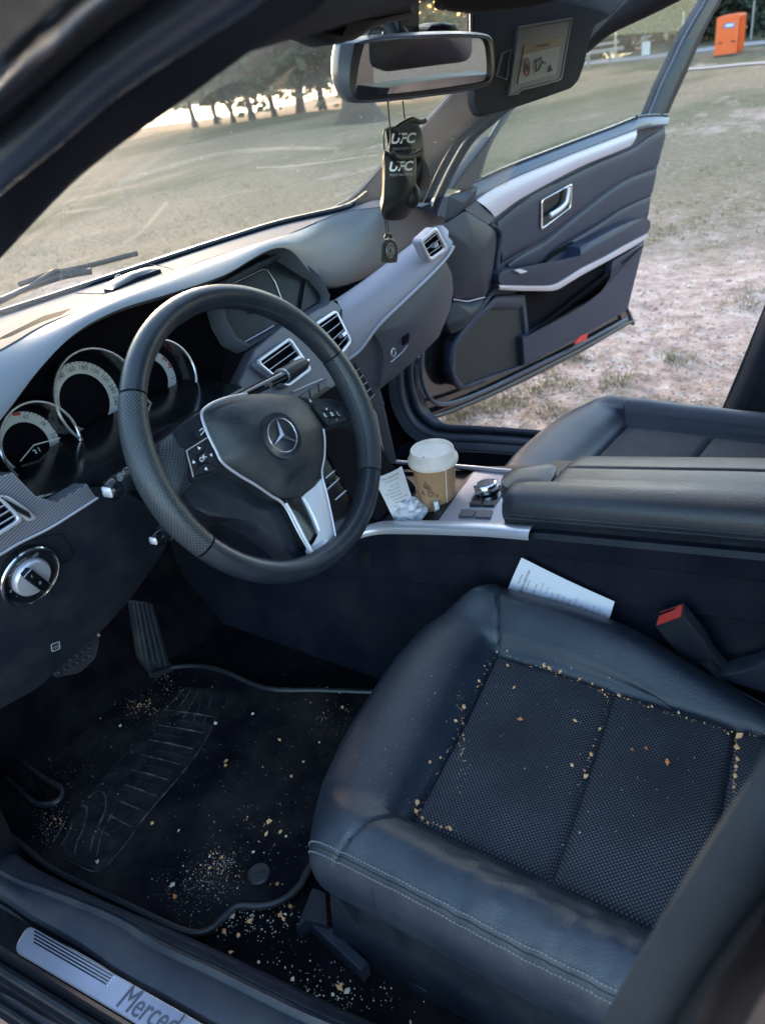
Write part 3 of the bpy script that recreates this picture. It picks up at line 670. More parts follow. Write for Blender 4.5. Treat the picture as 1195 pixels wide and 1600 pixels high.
# glove box
gb = [(583, 519), (612, 486), (640, 461), (668, 434), (695, 406), (706, 428), (708, 455), (703, 484), (685, 527), (662, 550), (638, 571), (594, 608), (600, 560), (596, 540)]
glove = child(dash, 'glove_box_lid', MB().dome(rnd([T(p, .045) for p in gb], .008, 3), .012, .02, 5), M['grey_metal'] if False else M['plastic_soft'])
M['taupe'] = mat('taupe', (.075, .070, .088), .46, bump=(800, .15, 'noise', .001), var=(8, .1, DUST)); glove.data.materials[0] = M['taupe']
q = [T(p, .060) for p in [c6(838, 470), c6(865, 450), c6(862, 490), c6(838, 508)]]
child(glove, 'latch_recess', MB().slab(q, .004), M['dark_void'], smooth=False)
child(glove, 'latch_edge', MB().tube([T(p, .061) for p in [c6(778, 585), c6(800, 567), c6(835, 535), c6(856, 505)]], .0013, 6), M['satin'])
lc = T(c6(791, 540), .060); child(glove, 'lock', MB().tube([lc+(V((.989, -.15, 0))*math.cos(a)*.006+V((0, 0, 1))*math.sin(a)*.008) for a in [k*math.pi/8 for k in range(16)]], .0014, 6, True), M['satin'])
child(dash, 'fascia_cheek', MB().slab([T(p, .035) for p in [(541, 566), (583, 519), (599, 545), (601, 565), (595, 610), (602, 632), (590, 648), (575, 625), (560, 600)]], .05, .004), M['taupe'])
# button column
bc_ = [T(p, .038) for p in [c6(583, 608), c6(612, 586), c6(700, 738), c6(672, 768)]]
for k in range(5):
    q = [bil(bc_, .05, k/5+.02), bil(bc_, .95, k/5+.02), bil(bc_, .95, (k+1)/5-.03), bil(bc_, .05, (k+1)/5-.03)]
    child(dash, 'button', MB().slab(q, .004, .0012, .002), M['plastic'])
    child(dash, 'button_line', MB().tube([q[3]+TN*.003, q[2]+TN*.003], .0009, 5), M['satin'])
child(dash, 'hazard_tab', MB().slab([T(p, .044) for p in [c6(664, 790), c6(678, 782), c6(694, 825), c6(682, 838)]], .004, .001), M['white'])
# lower centre stack: silver keys, radio keys, chrome rules
kk = [Fp(p, .006) for p in [(514.5, 686), (543, 674), (545, 681), (513.5, 706)]]
for k in range(3):
    q = [bil(kk, k/3+.02, 0), bil(kk, (k+1)/3-.02, 0), bil(kk, (k+1)/3-.02, 1), bil(kk, k/3+.02, 1)]
    child(dash, 'silver_key', MB().slab(q, .006, .001), M['satin'])
for a, b_ in (((511, 765), (554, 725)), ((524, 781), (556, 753)), ((509, 747), (552, 711)), ((458, 612), (504, 592)), ((470, 580), (505, 590))):
    if a == (470, 580): continue
    child(dash, 'chrome_rule', MB().tube([Fp(a, .004), Fp(b_, .004)], .0014, 6), M['satin'])
for k in range(4):
    q = [(512+11*k, 754-9*k), (521+11*k, 746-9*k), (521+11*k, 754-9*k), (512+11*k, 762-9*k)]
    bt = child(dash, 'radio_key', MB().slab([Fp(p, .005) for p in q], .004, .001), M['gloss_black'])
    m_ = MB(); text(m_, "<>4*"[k], Fp((q[0][0]+4.5, q[0][1]+1), .0062), V((1, 0, 0)), V((0, .4, .9)), .006); child(bt, 'symbol', m_, M['print_grey'], smooth=False)
for k in range(3):
    q = [(470+14*k, 618-9*k), (482+14*k, 610-9*k), (484+14*k, 622-9*k), (472+14*k, 630-9*k)]
    child(dash, 'radio_key', MB().slab([Fp(p, .006) for p in q], .004, .001), M['taupe'])
child(dash, 'stack_leg', MB().slab([T(p, .02) for p in [(588, 645), (601, 634), (622, 727), (606, 738)]], .06, .004), M['taupe'])
child(dash, 'console_riser', MB().grid([[V((x, .17, .56)), V((x, .13, .47)), V((x, .10, .40)), V((x, .05, .36)), V((x, .05, .30))] for x in (-.09, .04)]), M['dark_void'])

child(dash, 'radio_panel', MB().slab(rnd([Fp(p, .0035) for p in [(450, 628), (504, 602), (520, 604), (548, 640), (564, 720), (560, 796), (502, 828), (455, 780), (425, 700)]], .006, 3), .006, .001), M.setdefault('radio_black', mat('radio_black', (.008, .008, .012), .28, spec=.4)))
# ---- centre display
SN = V((-.12, -.93, .34)).normalized(); SP = V((.0, .29, .74))
def S(p, off=0): return UP(p, SP+SN*off, SN)
hs = [(336, 474), (347, 440), (400, 412), (445, 389), (470, 408), (497, 432), (513, 463), (511, 478), (480, 496), (438, 515), (385, 547), (361, 535), (345, 507)]
hi = [(345, 470), (356, 446), (404, 421), (444, 401), (460, 415), (484, 434), (502, 462), (501, 472), (474, 487), (436, 507), (384, 537), (366, 527), (352, 500)]
A_, B_ = [S(p, .018) for p in hs], [S(p, .006) for p in hi]
child(dash, 'display_surround', MB().ring(A_, B_, .03), M['dash_back'])  # darker than the pad: shade around the screen is put into this colour
scr = child(dash, 'display_panel', MB().slab([S(p, -.004) for p in hi], .01), M['screen'], smooth=False)
child(scr, 'display_screen', MB().slab([S(p, .002) for p in [(362, 447), (414, 421), (428, 436), (440, 468), (395, 490)]], .004, .001), M['screen'])
child(scr, 'display_edge', MB().tube([S(p, .004) for p in [(360, 445), (410, 421), (418, 422), (430, 440), (442, 472)]], .0009, 5), M['satin'])
child(scr, 'display_edge', MB().tube([S(p, .006) for p in [(376, 538), (400, 525), (428, 509)]], .0014, 5), M['satin'])
child(scr, 'reflection_panel', MB().slab([S(p, .004) for p in [(470, 486), (478, 436), (502, 460), (500, 470)]], .002, 0), M['screen'], smooth=False)

# ---- driver's side: ribbed trim, vent, light switch, lower cover
LN = V((0, -.985, .17)).normalized(); LP = V((-.6, .150, .63))
def L_(p, off=0): return UP(p, LP+LN*off, LN)
lt = [(-70, 700), (-30, 722), (0, 744), (21, 738), (40, 758), (58, 776), (89, 784), (113, 770), (137, 756), (152, 778), (114, 802), (75, 826), (30, 848), (0, 866), (-70, 904)]
tr = child(dash, 'ribbed_trim', MB().slab([L_(p) for p in lt], .03, .002), M['ribbed'])
child(dash, 'trim_chrome', MB().tube(cr([L_(p, .002) for p in [(153, 778), (114, 803), (75, 827), (30, 849), (0, 867), (-70, 905)]], 4), .0017, 6), M['satin'])
vl = [L_(p, .014) for p in [(-58, 800), (-2, 771), (40, 812), (-20, 850)]]
vent(vl, 4, dash, None, frame=.10, label='air vent beside the driver door', slatmat='grey_metal')
th = [L_(p, .010) for p in [c4(-5, 1085), c4(40, 1090), c4(130, 1150), c4(172, 1190), c4(140, 1210), c4(95, 1180), c4(0, 1110)]]
thw = child(dash, 'thumbwheel_frame', MB().slab(rnd(th, .004, 3), .006, .0015), M['satin'])
a = L_(c4(10, 1110), .012); b_ = L_(c4(135, 1180), .012)
mb = MB()
for k in range(14): mb.bar(a.lerp(b_, (k+.2)/14)+V((0, -.002, .004)), a.lerp(b_, (k+.2)/14)+V((0, -.002, -.004)), .002, .002, V((0, 1, 0)))
child(thw, 'wheel_teeth', mb, M['gloss_black'], smooth=False, kind='stuff')
# lower cover panel
QN = V((-.05, -.97, -.22)).normalized(); QP = V((-.6, .165, .588))
def Q(p, off=0): return UP(p, QP+QN*off, QN)
lo = [(-80, 905), (0, 866), (75, 826), (153, 778), (200, 770), (250, 800), (262, 850), (240, 885), (205, 935), (160, 985), (120, 1020), (60, 1075), (0, 1108), (-80, 1150)]
low = child(dash, 'lower_cover', MB().dome(rnd([Q(p) for p in lo], .012, 3), .010, .03, 5), M['plastic'])
child(low, 'blank_cover_seam', MB().tube(cr([Q(p, .011) for p in [c4(150, 1290), c4(260, 1265), c4(290, 1275), c4(335, 1345), c4(325, 1375), c4(280, 1400)]], 4), .0007, 4), M['dark_void'])
sg = [Q(p, .0125) for p in [(80, 1007), (94, 1002), (95, 1014), (82, 1019)]]
sn_ = child(low, 'pictogram', MB().ring(rnd(sg, .002, 3), [p.lerp(sum(sg, V((0, 0, 0)))/4, .16) for p in rnd(sg, .002, 3)], .0005), M['print_grey'])
m_ = MB(); cgg = sum(sg, V((0, 0, 0)))/4; text(m_, "iCS", cgg+QN*.001, sg[1]-sg[0], sg[0]-sg[3], .0062); child(sn_, 'letters', m_, M['print_grey'], smooth=False)
# rotary light switch
lc = Q((49, 901), .012); ex = V((1, 0, 0)); ex = (ex-QN*ex.dot(QN)).normalized(); ey = QN.cross(ex); ey = -ey if ey.z < 0 else ey
sw = child(dash, 'light_switch', MB().lathe([(.038, -.012), (.0385, -.001), (.036, .002), (.0345, .001), (.033, -.002), (.0002, -.002)], lc, QN, 48), M['gloss_black'])
child(sw, 'switch_bezel', MB().tube([lc+(ex*math.cos(a)+ey*math.sin(a))*.0372 for a in [2*math.pi*k/56 for k in range(56)]], .0022, 8, True), M['chrome'])
child(sw, 'switch_dial', MB().lathe([(.0245, -.002), (.024, .004), (.022, .0065), (.013, .0075), (.0002, .0075)], lc, QN, 40), M['satin'])
hd = (ex*.42-ey*.9).normalized(); hs_ = QN.cross(hd)
child(sw, 'switch_handle', MB().slab(rnd([lc+QN*.013+hd*a+hs_*b for a, b in ((-.0225, -.006), (.0225, -.006), (.0225, .006), (-.0225, .006))], .003, 3), .012, .0015), M['gloss_black'])
child(sw, 'handle_rim', MB().tube([lc+QN*.0135+hd*a+hs_*b for a, b in ((-.0225, -.006), (.0225, -.006), (.0225, .006), (-.0225, .006))], .0009, 5, True), M['chrome'])
m_ = MB()
for s, an in (("=O", 62), ("AUTO", 100), ("><", 140), ("P", 190), ("-", 215)):
    a = rad(an); text(m_, s, lc+QN*-.0012+(ex*math.cos(a)+ey*math.sin(a))*.0275, ex, ey, .006 if len(s) < 4 else .0048)
text(m_, "I", lc+QN*.0137-hd*.013, ex, ey, .007); text(m_, "0", lc+QN*.0137+hd*.004, ex, ey, .007)
child(sw, 'switch_symbols', m_, M['print_grey'], smooth=False)

# ================================================================== STEERING COLUMN
WC = V((-.3544, -.0003, .6698)); WT = rad(26.27)
e1 = V((1, 0, 0)); e2 = V((0, math.sin(WT), math.cos(WT))); wn_ = V((0, -math.cos(WT), math.sin(WT)))
col = thing('steering_column', tuple(WC-wn_*.1), 'black steering column shroud with control stalks behind the steering wheel', 'steering column')
pr = [(.045, -.03), (.06, -.04), (.068, -.08), (.075, -.16), (.085, -.22)]
child(col, 'shroud', MB().lathe(pr, WC-e2*.015, wn_, 28), M['plastic'])
def stalk(a, b, r, parts):
    a, b = V(a), V(b); ax = (b-a); Ln = ax.length
    s = child(col, 'stalk', MB().tube([a, a.lerp(b, .4), a.lerp(b, .9)], [r*.75, r*.9, r], 16), M['plastic'])
    ax.normalize()
    child(s, 'stalk_ring', MB().lathe([(r*1.02, 0), (r*1.06, .001), (r*1.02, .002)], a.lerp(b, .72), ax, 24), M['satin'])
    child(s, 'stalk_tip', MB().lathe([(r*.98, -.004), (r*.95, 0), (r*.75, .005), (r*.70, .0065)], a.lerp(b, .97), ax, 20), M['gloss_black'])
    o = a.lerp(b, .97)+ax*.0065; x = ax.cross(V((0, 0, 1))).normalized(); y = x.cross(ax)
    q = [o+x*sx*r*.55+y*sy*r*.45 for sx, sy in ((-1, -1), (1, -1), (1, 1), (-1, 1))]
    child(s, 'stalk_button', MB().dome(rnd(q, r*.25, 3), .002, .003, 3, n=ax), M['satin'])
    return s
s1 = stalk(U((290, 700), 'y', .06), U((170, 768), 'y', .045), .0135, 1)
m_ = MB(); q = U((190, 745), 'y', .03)+V((0, 0, .002)); text(m_, "@o", q, V((.9, .1, .3)), V((-.2, .1, .9)), .009); child(s1, 'symbol', m_, M['print_grey'], smooth=False)
stalk(U((300, 805), 'y', .06), U((243, 843), 'y', .05), .0105, 1)
# right hand lever
ra, rb, rc = U((372, 622), 'y', .09), U((440, 588), 'y', .09), U((474, 568), 'y', .09)
s3 = child(col, 'lever', MB().tube([ra, rb], [.011, .0135], 14, flat=.6), M['gloss_black'])
child(s3, 'lever_head', MB().tube([rb, rb.lerp(rc, .5), rc], [.015, .0155, .012], 14, flat=.75), M['plastic'])
child(s3, 'lever_ring', MB().tube([rb, rb+(rc-rb).normalized()*.0012], .0158, 16, flat=.75), M['satin'])
child(s3, 'lever_tip', MB().tube([rc, rc+(rc-rb).normalized()*.012], [.006, .0045], 10, flat=.6), M['satin'])
m_ = MB(); text(m_, "=||/", ra.lerp(rb, .55)+V((0, -.012, .004)), (rb-ra), V((-.2, .2, .9)), .012); child(s3, 'symbol', m_, M['print_grey'], smooth=False)

# ================================================================== STEERING WHEEL
wheel = thing('steering_wheel', tuple(WC), 'black leather steering wheel with perforated grips, centre badge and silver lower spoke', 'steering wheel')
def WPt(p, off=0): return UP(p, WC+wn_*off, wn_)
def Wc(x, y, off=0): return WPt(c5(x, y), off)
def puv(o, fn):
    me = o.data; uv = me.uv_layers.new(name='UVMap')
    for l in me.loops: uv.data[l.index].uv = fn(l.vertex_index)
RM = .181; rr = .0165
def rim(name, a0, a1, mt, thick=None, parent=None, cap=True, label=None):
    n = max(6, int(abs(a1-a0)/2)); seg = 20; P = []; R_ = []
    for k in range(n+1):
        t = k/n; a = rad(a0+(a1-a0)*t)
        P.append(a)
        e = 1.0
        if thick: e = thick(t)
        R_.append(rr*e)
    vs = []; uv = []
    for a, r in zip(P, R_):
        d = e1*math.cos(a)+e2*math.sin(a); c = WC+d*RM
        for j in range(seg):
            b = 2*math.pi*j/seg
            vs.append(c+(d*math.cos(b)*.92+wn_*math.sin(b)*1.08)*r); uv.append((a*RM, b*r*1.05))
    m = MB(); f = []
    for i in range(n):
        for j in range(seg): f.append((i*seg+j, i*seg+(j+1) % seg, (i+1)*seg+(j+1) % seg, (i+1)*seg+j))
    f.append(tuple(range(seg))[::-1]); f.append(tuple(range(n*seg, (n+1)*seg)))
    m.add(vs, f); o = child(wheel, name, m, mt, label=label)
    lay = o.data.uv_layers.new(name='UVMap')
    for pl in o.data.polygons:
        js = [o.data.loops[l].vertex_index % seg for l in pl.loop_indices]
        wrap = (0 in js and seg-1 in js)
        for l in pl.loop_indices:
            vi = o.data.loops[l].vertex_index; u, v_ = uv[vi]
            if wrap and vi % seg == 0: v_ += 2*math.pi*R_[vi//seg]*1.05
            lay.data[l].uv = (u, v_)
    return o
# seam angles measured in the wheel plane
def ang(p):
    q = WPt(p)-WC; return math.degrees(math.atan2(q.dot(e2), q.dot(e1)))
aL1 = ang((212, 620)); aL2 = ang((318, 855)); aR1 = ang((520, 556)); aR2 = ang((585, 740))
aL1 = aL1 % 360; aL2 = aL2 % 360
bulge = lambda t: 1+.13*math.sin(math.pi*t)
rim('rim_top', aR1+.6, aL1-.6, M['wheel_leather'])
rim('grip', aL1+.2, aL2-.2, M['perf'], bulge, label='perforated leather grip on the left of the rim')
rim('grip', aR2+.2-0, aR1-.2, M['perf'], bulge, label='perforated leather grip on the right of the rim')
rim('rim_bottom', aL2+.6-360, aR2-.6, M['wheel_leather'])
# stitching along the inner rim
mb = MB()
for k in range(170):
    a = rad(-80+k*1.02*1.05); d = e1*math.cos(a)+e2*math.sin(a); t_ = -e1*math.sin(a)+e2*math.cos(a)
    c = WC+d*(RM-rr*.86)+wn_*rr*.62
    mb.bar(c-t_*.0018+d*.0016, c+t_*.0006-d*.0016, .0009, .0009, wn_)
child(wheel, 'stitching', mb, M['wheel_leather'], smooth=False, kind='stuff')
# hub back cover and side spokes
def Lp(L, off): return [Wc(x, y, off) for x, y in L]
spL = [(185, 745), (215, 720), (258, 690), (300, 655), (345, 615), (372, 606), (480, 850), (330, 905), (320, 918), (290, 950), (262, 985), (235, 960), (210, 900), (190, 830)]
o = child(wheel, 'left_spoke', MB().dome(rnd(Lp(spL, -.016), .008, 3), .010, .022, 4), M['perf'])
puv(o, lambda i: ((o.data.vertices[i].co).dot(e1), (o.data.vertices[i].co).dot(e2)))
btL = [(258, 688), (300, 652), (362, 612), (385, 640), (470, 850), (325, 905), (300, 850), (275, 760)]
bl = child(wheel, 'left_button_panel', MB().dome(rnd(Lp(btL, -.008), .004, 3), .003, .012, 3), M['plastic'])
spR = [(770, 545), (850, 552), (915, 552), (960, 570), (1040, 600), (1068, 650), (1072, 680), (1010, 660), (900, 680), (885, 690), (850, 620)]
child(wheel, 'right_spoke', MB().dome(rnd(Lp(spR, -.014), .006, 3), .008, .02, 4), M['wheel_leather'])
btR = [(790, 545), (850, 548), (930, 560), (985, 625), (1000, 648), (905, 675), (888, 665), (860, 610)]
br = child(wheel, 'right_button_panel', MB().dome(rnd(Lp(btR, -.008), .004, 3), .003, .012, 3), M['plastic'])
# lower left web behind the spokes
web = [(285, 945), (330, 905), (470, 848), (560, 930), (720, 1000), (848, 1240), (880, 1262), (800, 1262), (760, 1240), (690, 1180), (600, 1110), (500, 1060), (400, 1050), (330, 1010)]
child(wheel, 'lower_web', MB().dome(rnd(Lp(web, -.03), .006, 3), .006, .03, 4), M['wheel_leather'])
# airbag cover
ab = [(372, 640), (372, 606), (395, 582), (440, 560), (500, 543), (570, 532), (650, 530), (730, 537), (790, 550), (825, 580), (860, 630), (886, 676), (888, 760), (880, 830), (862, 890), (830, 930), (790, 962), (740, 975), (690, 968), (640, 935), (560, 890), (490, 845), (455, 815), (430, 760), (400, 700)]
bag = child(wheel, 'airbag_cover', MB().dome(rnd(Lp(ab, -.004), .006, 3), .022, .03, 8, 2.6), M['wheel_leather'])
M['badge_dirt'] = mat('worn_cover', (.018, .022, .029), .42, bump=(700, .12, 'voronoi', .001), var=(22, .55, (.10, .09, .085))); bag.data.materials[0] = M['badge_dirt']
BV = BVHTree.FromPolygons([v.co+V(wheel.location) for v in bag.data.vertices], [tuple(p.vertices) for p in bag.data.polygons])
def onbag(p, off=.001):
    h = BV.ray_cast(CAM, ray(*p).normalized()); q = h[0] if h[0] else WPt(p, .015); return q+wn_*off
ec = onbag(c5(703, 710)); ec = ec+wn_*.001
child(bag, 'badge_recess', MB().lathe([(.031, -.003), (.0305, .0008), (.0285, -.0005), (.0002, -.0015)], ec, wn_, 40), M['wheel_leather'])
Rb = .0222
em = child(bag, 'star_badge', MB().tube([ec+wn_*.002+(e1*math.cos(a)+e2*math.sin(a))*Rb for a in [2*math.pi*k/48 for k in range(48)]], .0010, 8, True), M['ring_metal'])
m_ = MB(); rot0 = rad(90+22)
rot0 = ang((703/2.716+180, 710/2.716+420)); 
q1 = onbag(c5(675, 636))-ec; rot0 = math.atan2(q1.dot(e2), q1.dot(e1))
for k in range(3):
    a = rot0+k*2*math.pi/3; d = e1*math.cos(a)+e2*math.sin(a)
    l_ = e1*math.cos(a+math.pi/3)+e2*math.sin(a+math.pi/3); r_ = e1*math.cos(a-math.pi/3)+e2*math.sin(a-math.pi/3)
    tip = ec+d*Rb+wn_*.001; c0 = ec+wn_*.005; L1, R1 = ec+l_*.0034+wn_*.0012, ec+r_*.0034+wn_*.0012
    m_.add([c0, tip, L1, R1], [(0, 1, 2), (0, 3, 1)])
child(em, 'star', m_, M['ring_metal'], smooth=False)
m_ = MB(); text(m_, "AIRBAG", onbag(c5(765, 868), .0012), e1+e2*.16, e2-e1*.16, .012); child(bag, 'cover_lettering', m_, M['plastic'], smooth=False)
m_ = MB(); text(m_, "=", onbag(c5(518, 634), .0012), e1, e2, .012); text(m_, "-", onbag(c5(765, 572), .0012), e1, e2, .012); child(bag, 'horn_symbols', m_, M['plastic'], smooth=False)
# chrome line along the cover
cl = [(560, 531), (480, 546), (420, 568), (385, 590), (368, 612), (374, 650), (400, 715), (428, 770), (456, 822), (520, 872), (600, 920), (660, 962), (705, 990), (735, 1030), (780, 1120), (848, 1238)]
child(wheel, 'chrome_line', MB().tube(cr([Wc(x, y, .004 if y < 950 else .001) for x, y in cl], 6), .0018, 8), M['satin'])
child(wheel, 'chrome_line', MB().tube(cr([Wc(x, y, .002) for x, y in [(884, 680), (890, 730), (888, 800), (878, 870), (900, 960), (925, 1080), (945, 1190)]], 6), .0013, 8), M['satin'])
# lower spoke, silver V
so_ = [(712, 992), (760, 975), (800, 962), (845, 925), (880, 885), (900, 950), (922, 1060), (945, 1190), (935, 1215), (905, 1238), (860, 1243), (842, 1232), (790, 1130)]
child(wheel, 'lower_spoke', MB().dome(rnd(Lp(so_, -.012), .003, 2), .002, .02, 3), M['gloss_black'])
arm = [(798, 962), (845, 925), (879, 886), (893, 945), (918, 1070), (938, 1180), (928, 1205), (900, 1228), (862, 1236), (846, 1228), (826, 1192), (838, 1172), (870, 1146), (862, 1110), (838, 1050)]
child(wheel, 'spoke_trim', MB().dome(rnd(Lp(arm, -.006), .003, 3), .002, .010, 4, 3), M.setdefault('spoke_silver', mat('spoke_silver', (.72, .71, .78), .38, metal=.35)))
ftp = [(826, 1190), (850, 1165), (878, 1144), (905, 1142), (928, 1150), (938, 1182), (926, 1206), (900, 1229), (862, 1236), (846, 1228)]
child(wheel, 'spoke_foot', MB().dome(rnd(Lp(ftp, -.005), .004, 3), .003, .006, 4), M['satin'])
child(wheel, 'spoke_trim', MB().tube([Wc(x, y, -.004) for x, y in [(722, 996), (760, 1060), (800, 1140), (835, 1205)]], .003, 8), M['satin'])
# buttons
pad = [(303, 772), (392, 716), (450, 852), (330, 884)]
cc4 = Lp(pad, .0005); cen = sum(cc4, V((0, 0, 0)))/4
for i, (s, an) in enumerate((("\u25b2", 90), ("\u25b6", 0), ("\u25bc", -90), ("\u25c0", 180))):
    a, b_ = cc4[i], cc4[(i+1) % 4]
    q = [a.lerp(cen, .03).lerp((a+b_)/2, .04), b_.lerp(cen, .03).lerp((a+b_)/2, .04), b_.lerp(cen, .64), a.lerp(cen, .64)]
    bt = child(wheel, 'arrow_button', MB().slab(q, .004, .0009), M['plastic'])
    c0 = (a+b_)/2; c0 = c0.lerp(cen, .28)+wn_*.001; d = e1*math.cos(rad(an+20))+e2*math.sin(rad(an+20)); l = wn_.cross(d)
    m_ = MB().add([c0+d*.0024, c0-d*.0016+l*.0022, c0-d*.0016-l*.0022], [(0, 1, 2)]); child(bt, 'arrow', m_, M['print_white'], smooth=False)
q = [p.lerp(cen, .68) for p in cc4]; bt = child(wheel, 'ok_button', MB().slab(q, .004, .0009, .001), M['plastic'])
m_ = MB(); text(m_, "OK", cen+wn_*.0022, e1+e2*.2, e2-e1*.2, .0078); child(bt, 'letters', m_, M['print_white'], smooth=False)
child(wheel, 'pad_edge', MB().tube([Wc(x, y, .001) for x, y in [(392, 716), (303, 772), (332, 884)]], .0007, 5), M['satin'])
q = Lp([(340, 690), (382, 665), (400, 700), (352, 722)], .0008); bt = child(wheel, 'back_button', MB().slab(rnd(q, .003, 3), .004, .0009), M['plastic'])
m_ = MB(); c0 = sum(q, V((0, 0, 0)))/4+wn_*.0006; m_.tube([c0+e1*-.004+e2*-.002, c0+e1*.004+e2*0, c0+e1*.003+e2*.004, c0+e1*-.002+e2*.003], .0005, 4); child(bt, 'back_arrow', m_, M['print_white'], smooth=False)
pad = [(838, 582), (925, 582), (992, 642), (905, 668)]
cc4 = Lp(pad, .0005); cen = sum(cc4, V((0, 0, 0)))/4
for i, s in enumerate(("+", "(", "-", "E")):
    a, b_ = cc4[i], cc4[(i+1) % 4]
    q = [a.lerp(cen, .03).lerp((a+b_)/2, .04), b_.lerp(cen, .03).lerp((a+b_)/2, .04), b_.lerp(cen, .64), a.lerp(cen, .64)]
    bt = child(wheel, 'phone_button', MB().slab(q, .004, .0009), M['plastic'])
    m_ = MB(); text(m_, s, ((a+b_)/2).lerp(cen, .4)+wn_*.0012, e1+e2*.2, e2-e1*.2, .009); child(bt, 'symbol', m_, M['print_white'], smooth=False)
q = [p.lerp(cen, .68) for p in cc4]; bt = child(wheel, 'mute_button', MB().slab(q, .004, .0009, .001), M['plastic'])
m_ = MB(); text(m_, "0", cen+wn_*.0022, e1+e2*.2, e2-e1*.2, .010); child(bt, 'symbol', m_, M['print_white'], smooth=False)
m_ = MB(); text(m_, "6", Wc(828, 559, .0012), e1, e2, .008); child(br, 'symbol', m_, M['print_white'], smooth=False)
# ================================================================== CENTRE CONSOLE
CN = V((0, .209, .978)).normalized(); CP = V((0, .03, .366))
def Cn(p, off=0): return UP(p, CP+CN*off, CN)
def ctop(y): return .366-.214*(y-.03)
cons = thing('centre_console', (0, -.2, .1), 'centre console between the front seats with metal top plate, cup holder and chrome edge', 'console')
ys = [.62, .45, .30, .2, .12, .03, -.1, -.2, -.27, -.36, -.5, -.65, -.85, -1.1]
def ct(y): return ctop(y) if y > -.27 else ctop(-.27)+(-.27-y)*.14
sec = [(-.100, -.004), (-.112, -.004), (-.117, -.012), (-.114, -.045), (-.108, -.050), (-.112, -.115), (-.104, -.122), (-.118, -.26), (-.125, -.40)]
for s in (1, -1):
    child(cons, 'side_panel', MB().grid([[V((x*s, y, max(0.0, ct(y)+dz))) for y in ys] for x, dz in sec]), M['console_side'], sharp=35)
# chrome edge near and far
ce = [Cn(p, .002) for p in [(470, 862), (510, 848), (540, 838), (585, 823), (640, 821), (700, 822), (760, 824), (829, 829)]]
rows = [[p+V((dx_, 0, dz)) for p in ce] for dx_, dz in ((.016, -.004), (.014, .0015), (.004, .004), (-.006, .002), (-.010, -.004), (-.009, -.012))]
child(cons, 'chrome_edge', MB().grid([cr(r, 5) for r in rows]), M['satin'], sharp=60)
child(cons, 'chrome_edge', MB().tube([Cn(p, .003) for p in [(620, 722), (690, 727), (740, 731), (800, 737)]], .0045, 10), M['satin'])
M['brushed'] = mat('brushed', (.36, .36, .43), .4, metal=.3, bump=(250, .06, 'noise', .0005))
tp = [Cn(p) for p in [rf(640, 262), rf(830, 268), (805, 700+45), (812, 816), rf(415, 572), rf(520, 420)]]
tp = [Cn(rf(640, 262)), Cn(rf(850, 268)), Cn((830, 752)), Cn((826, 818)), Cn(rf(415, 573)), Cn(rf(520, 425)), Cn(rf(590, 330))]
plate2 = child(cons, 'top_plate', MB().slab(tp, .006, .001), M['brushed'])
child(cons, 'rear_deck', MB().grid([[V((x, y, ct(y)-.010)) for x in (-.108, .108)] for y in ys[3:]]), M['plastic'])
# cup holder well: front rim, floor and walls
wl = [Cn(p, -.002) for p in [(560, 800), (606, 724), (700, 729), rf(640, 262), rf(590, 330), rf(520, 425), rf(415, 573), (600, 817), (556, 826)]]
wb_ = [p-V((0, 0, .085)) for p in wl]
child(cons, 'cup_well', MB().grid([wl, wb_], True).add(wb_, [tuple(range(len(wb_)))]), M['gloss_black'])
rim_ = [Cn(p, .0) for p in [rf(415, 573), rf(385, 560), rf(410, 470), rf(480, 400), rf(540, 350), rf(590, 300), rf(640, 262), rf(600, 330), rf(520, 425)]]
child(cons, 'holder_rim', MB().slab(rim_, .012, .0015), M['plastic'])
child(cons, 'gear_boot_panel', MB().box((0, .13, .30), (.17, .16, .06)), M['gloss_black'])
# controller knob and keys
kc = Cn(rf(722, 395)); sur = [Cn(p, .002) for p in [rf(645, 400), rf(690, 335), rf(838, 360), rf(762, 478), rf(608, 475)]]
ks = child(cons, 'controller_base', MB().slab(rnd(sur, .003, 3), .004, .0008), M['gloss_black'])
child(ks, 'base_rim', MB().tube(rnd([p+CN*.0005 for p in sur], .003, 3), .0011, 6, True), M['chrome'])
kn = child(cons, 'controller_knob', MB().lathe([(.0205, .001), (.0205, .010), (.0195, .0125), (.0165, .014), (.0160, .0135), (.0002, .0132)], kc+CN*.004, CN, 40), M['chrome'])
child(kn, 'knob_cap', MB().lathe([(.0155, .0138), (.0002, .0145)], kc+CN*.004, CN, 36), M['grey_metal'])
for k, (L, sy) in enumerate((([rf(625, 445), rf(690, 445), rf(678, 472), rf(612, 472)], "<"), ([rf(700, 445), rf(775, 445), rf(758, 474), rf(686, 474)], "*"), ([rf(560, 500), rf(648, 502), rf(632, 542), rf(540, 540)], "("), ([rf(656, 502), rf(752, 504), rf(738, 548), rf(640, 545)], "."))):
    q = [Cn(p, .0045) for p in L]; bt = child(cons, 'key', MB().slab(q, .004, .0007), M['taupe'] if k > 1 else M['plastic'])
    m_ = MB(); text(m_, sy, sum(q, V((0, 0, 0)))/4+CN*.0005, q[1]-q[0], q[0]-q[3], .006); child(bt, 'symbol', m_, M['print_grey'], smooth=False)

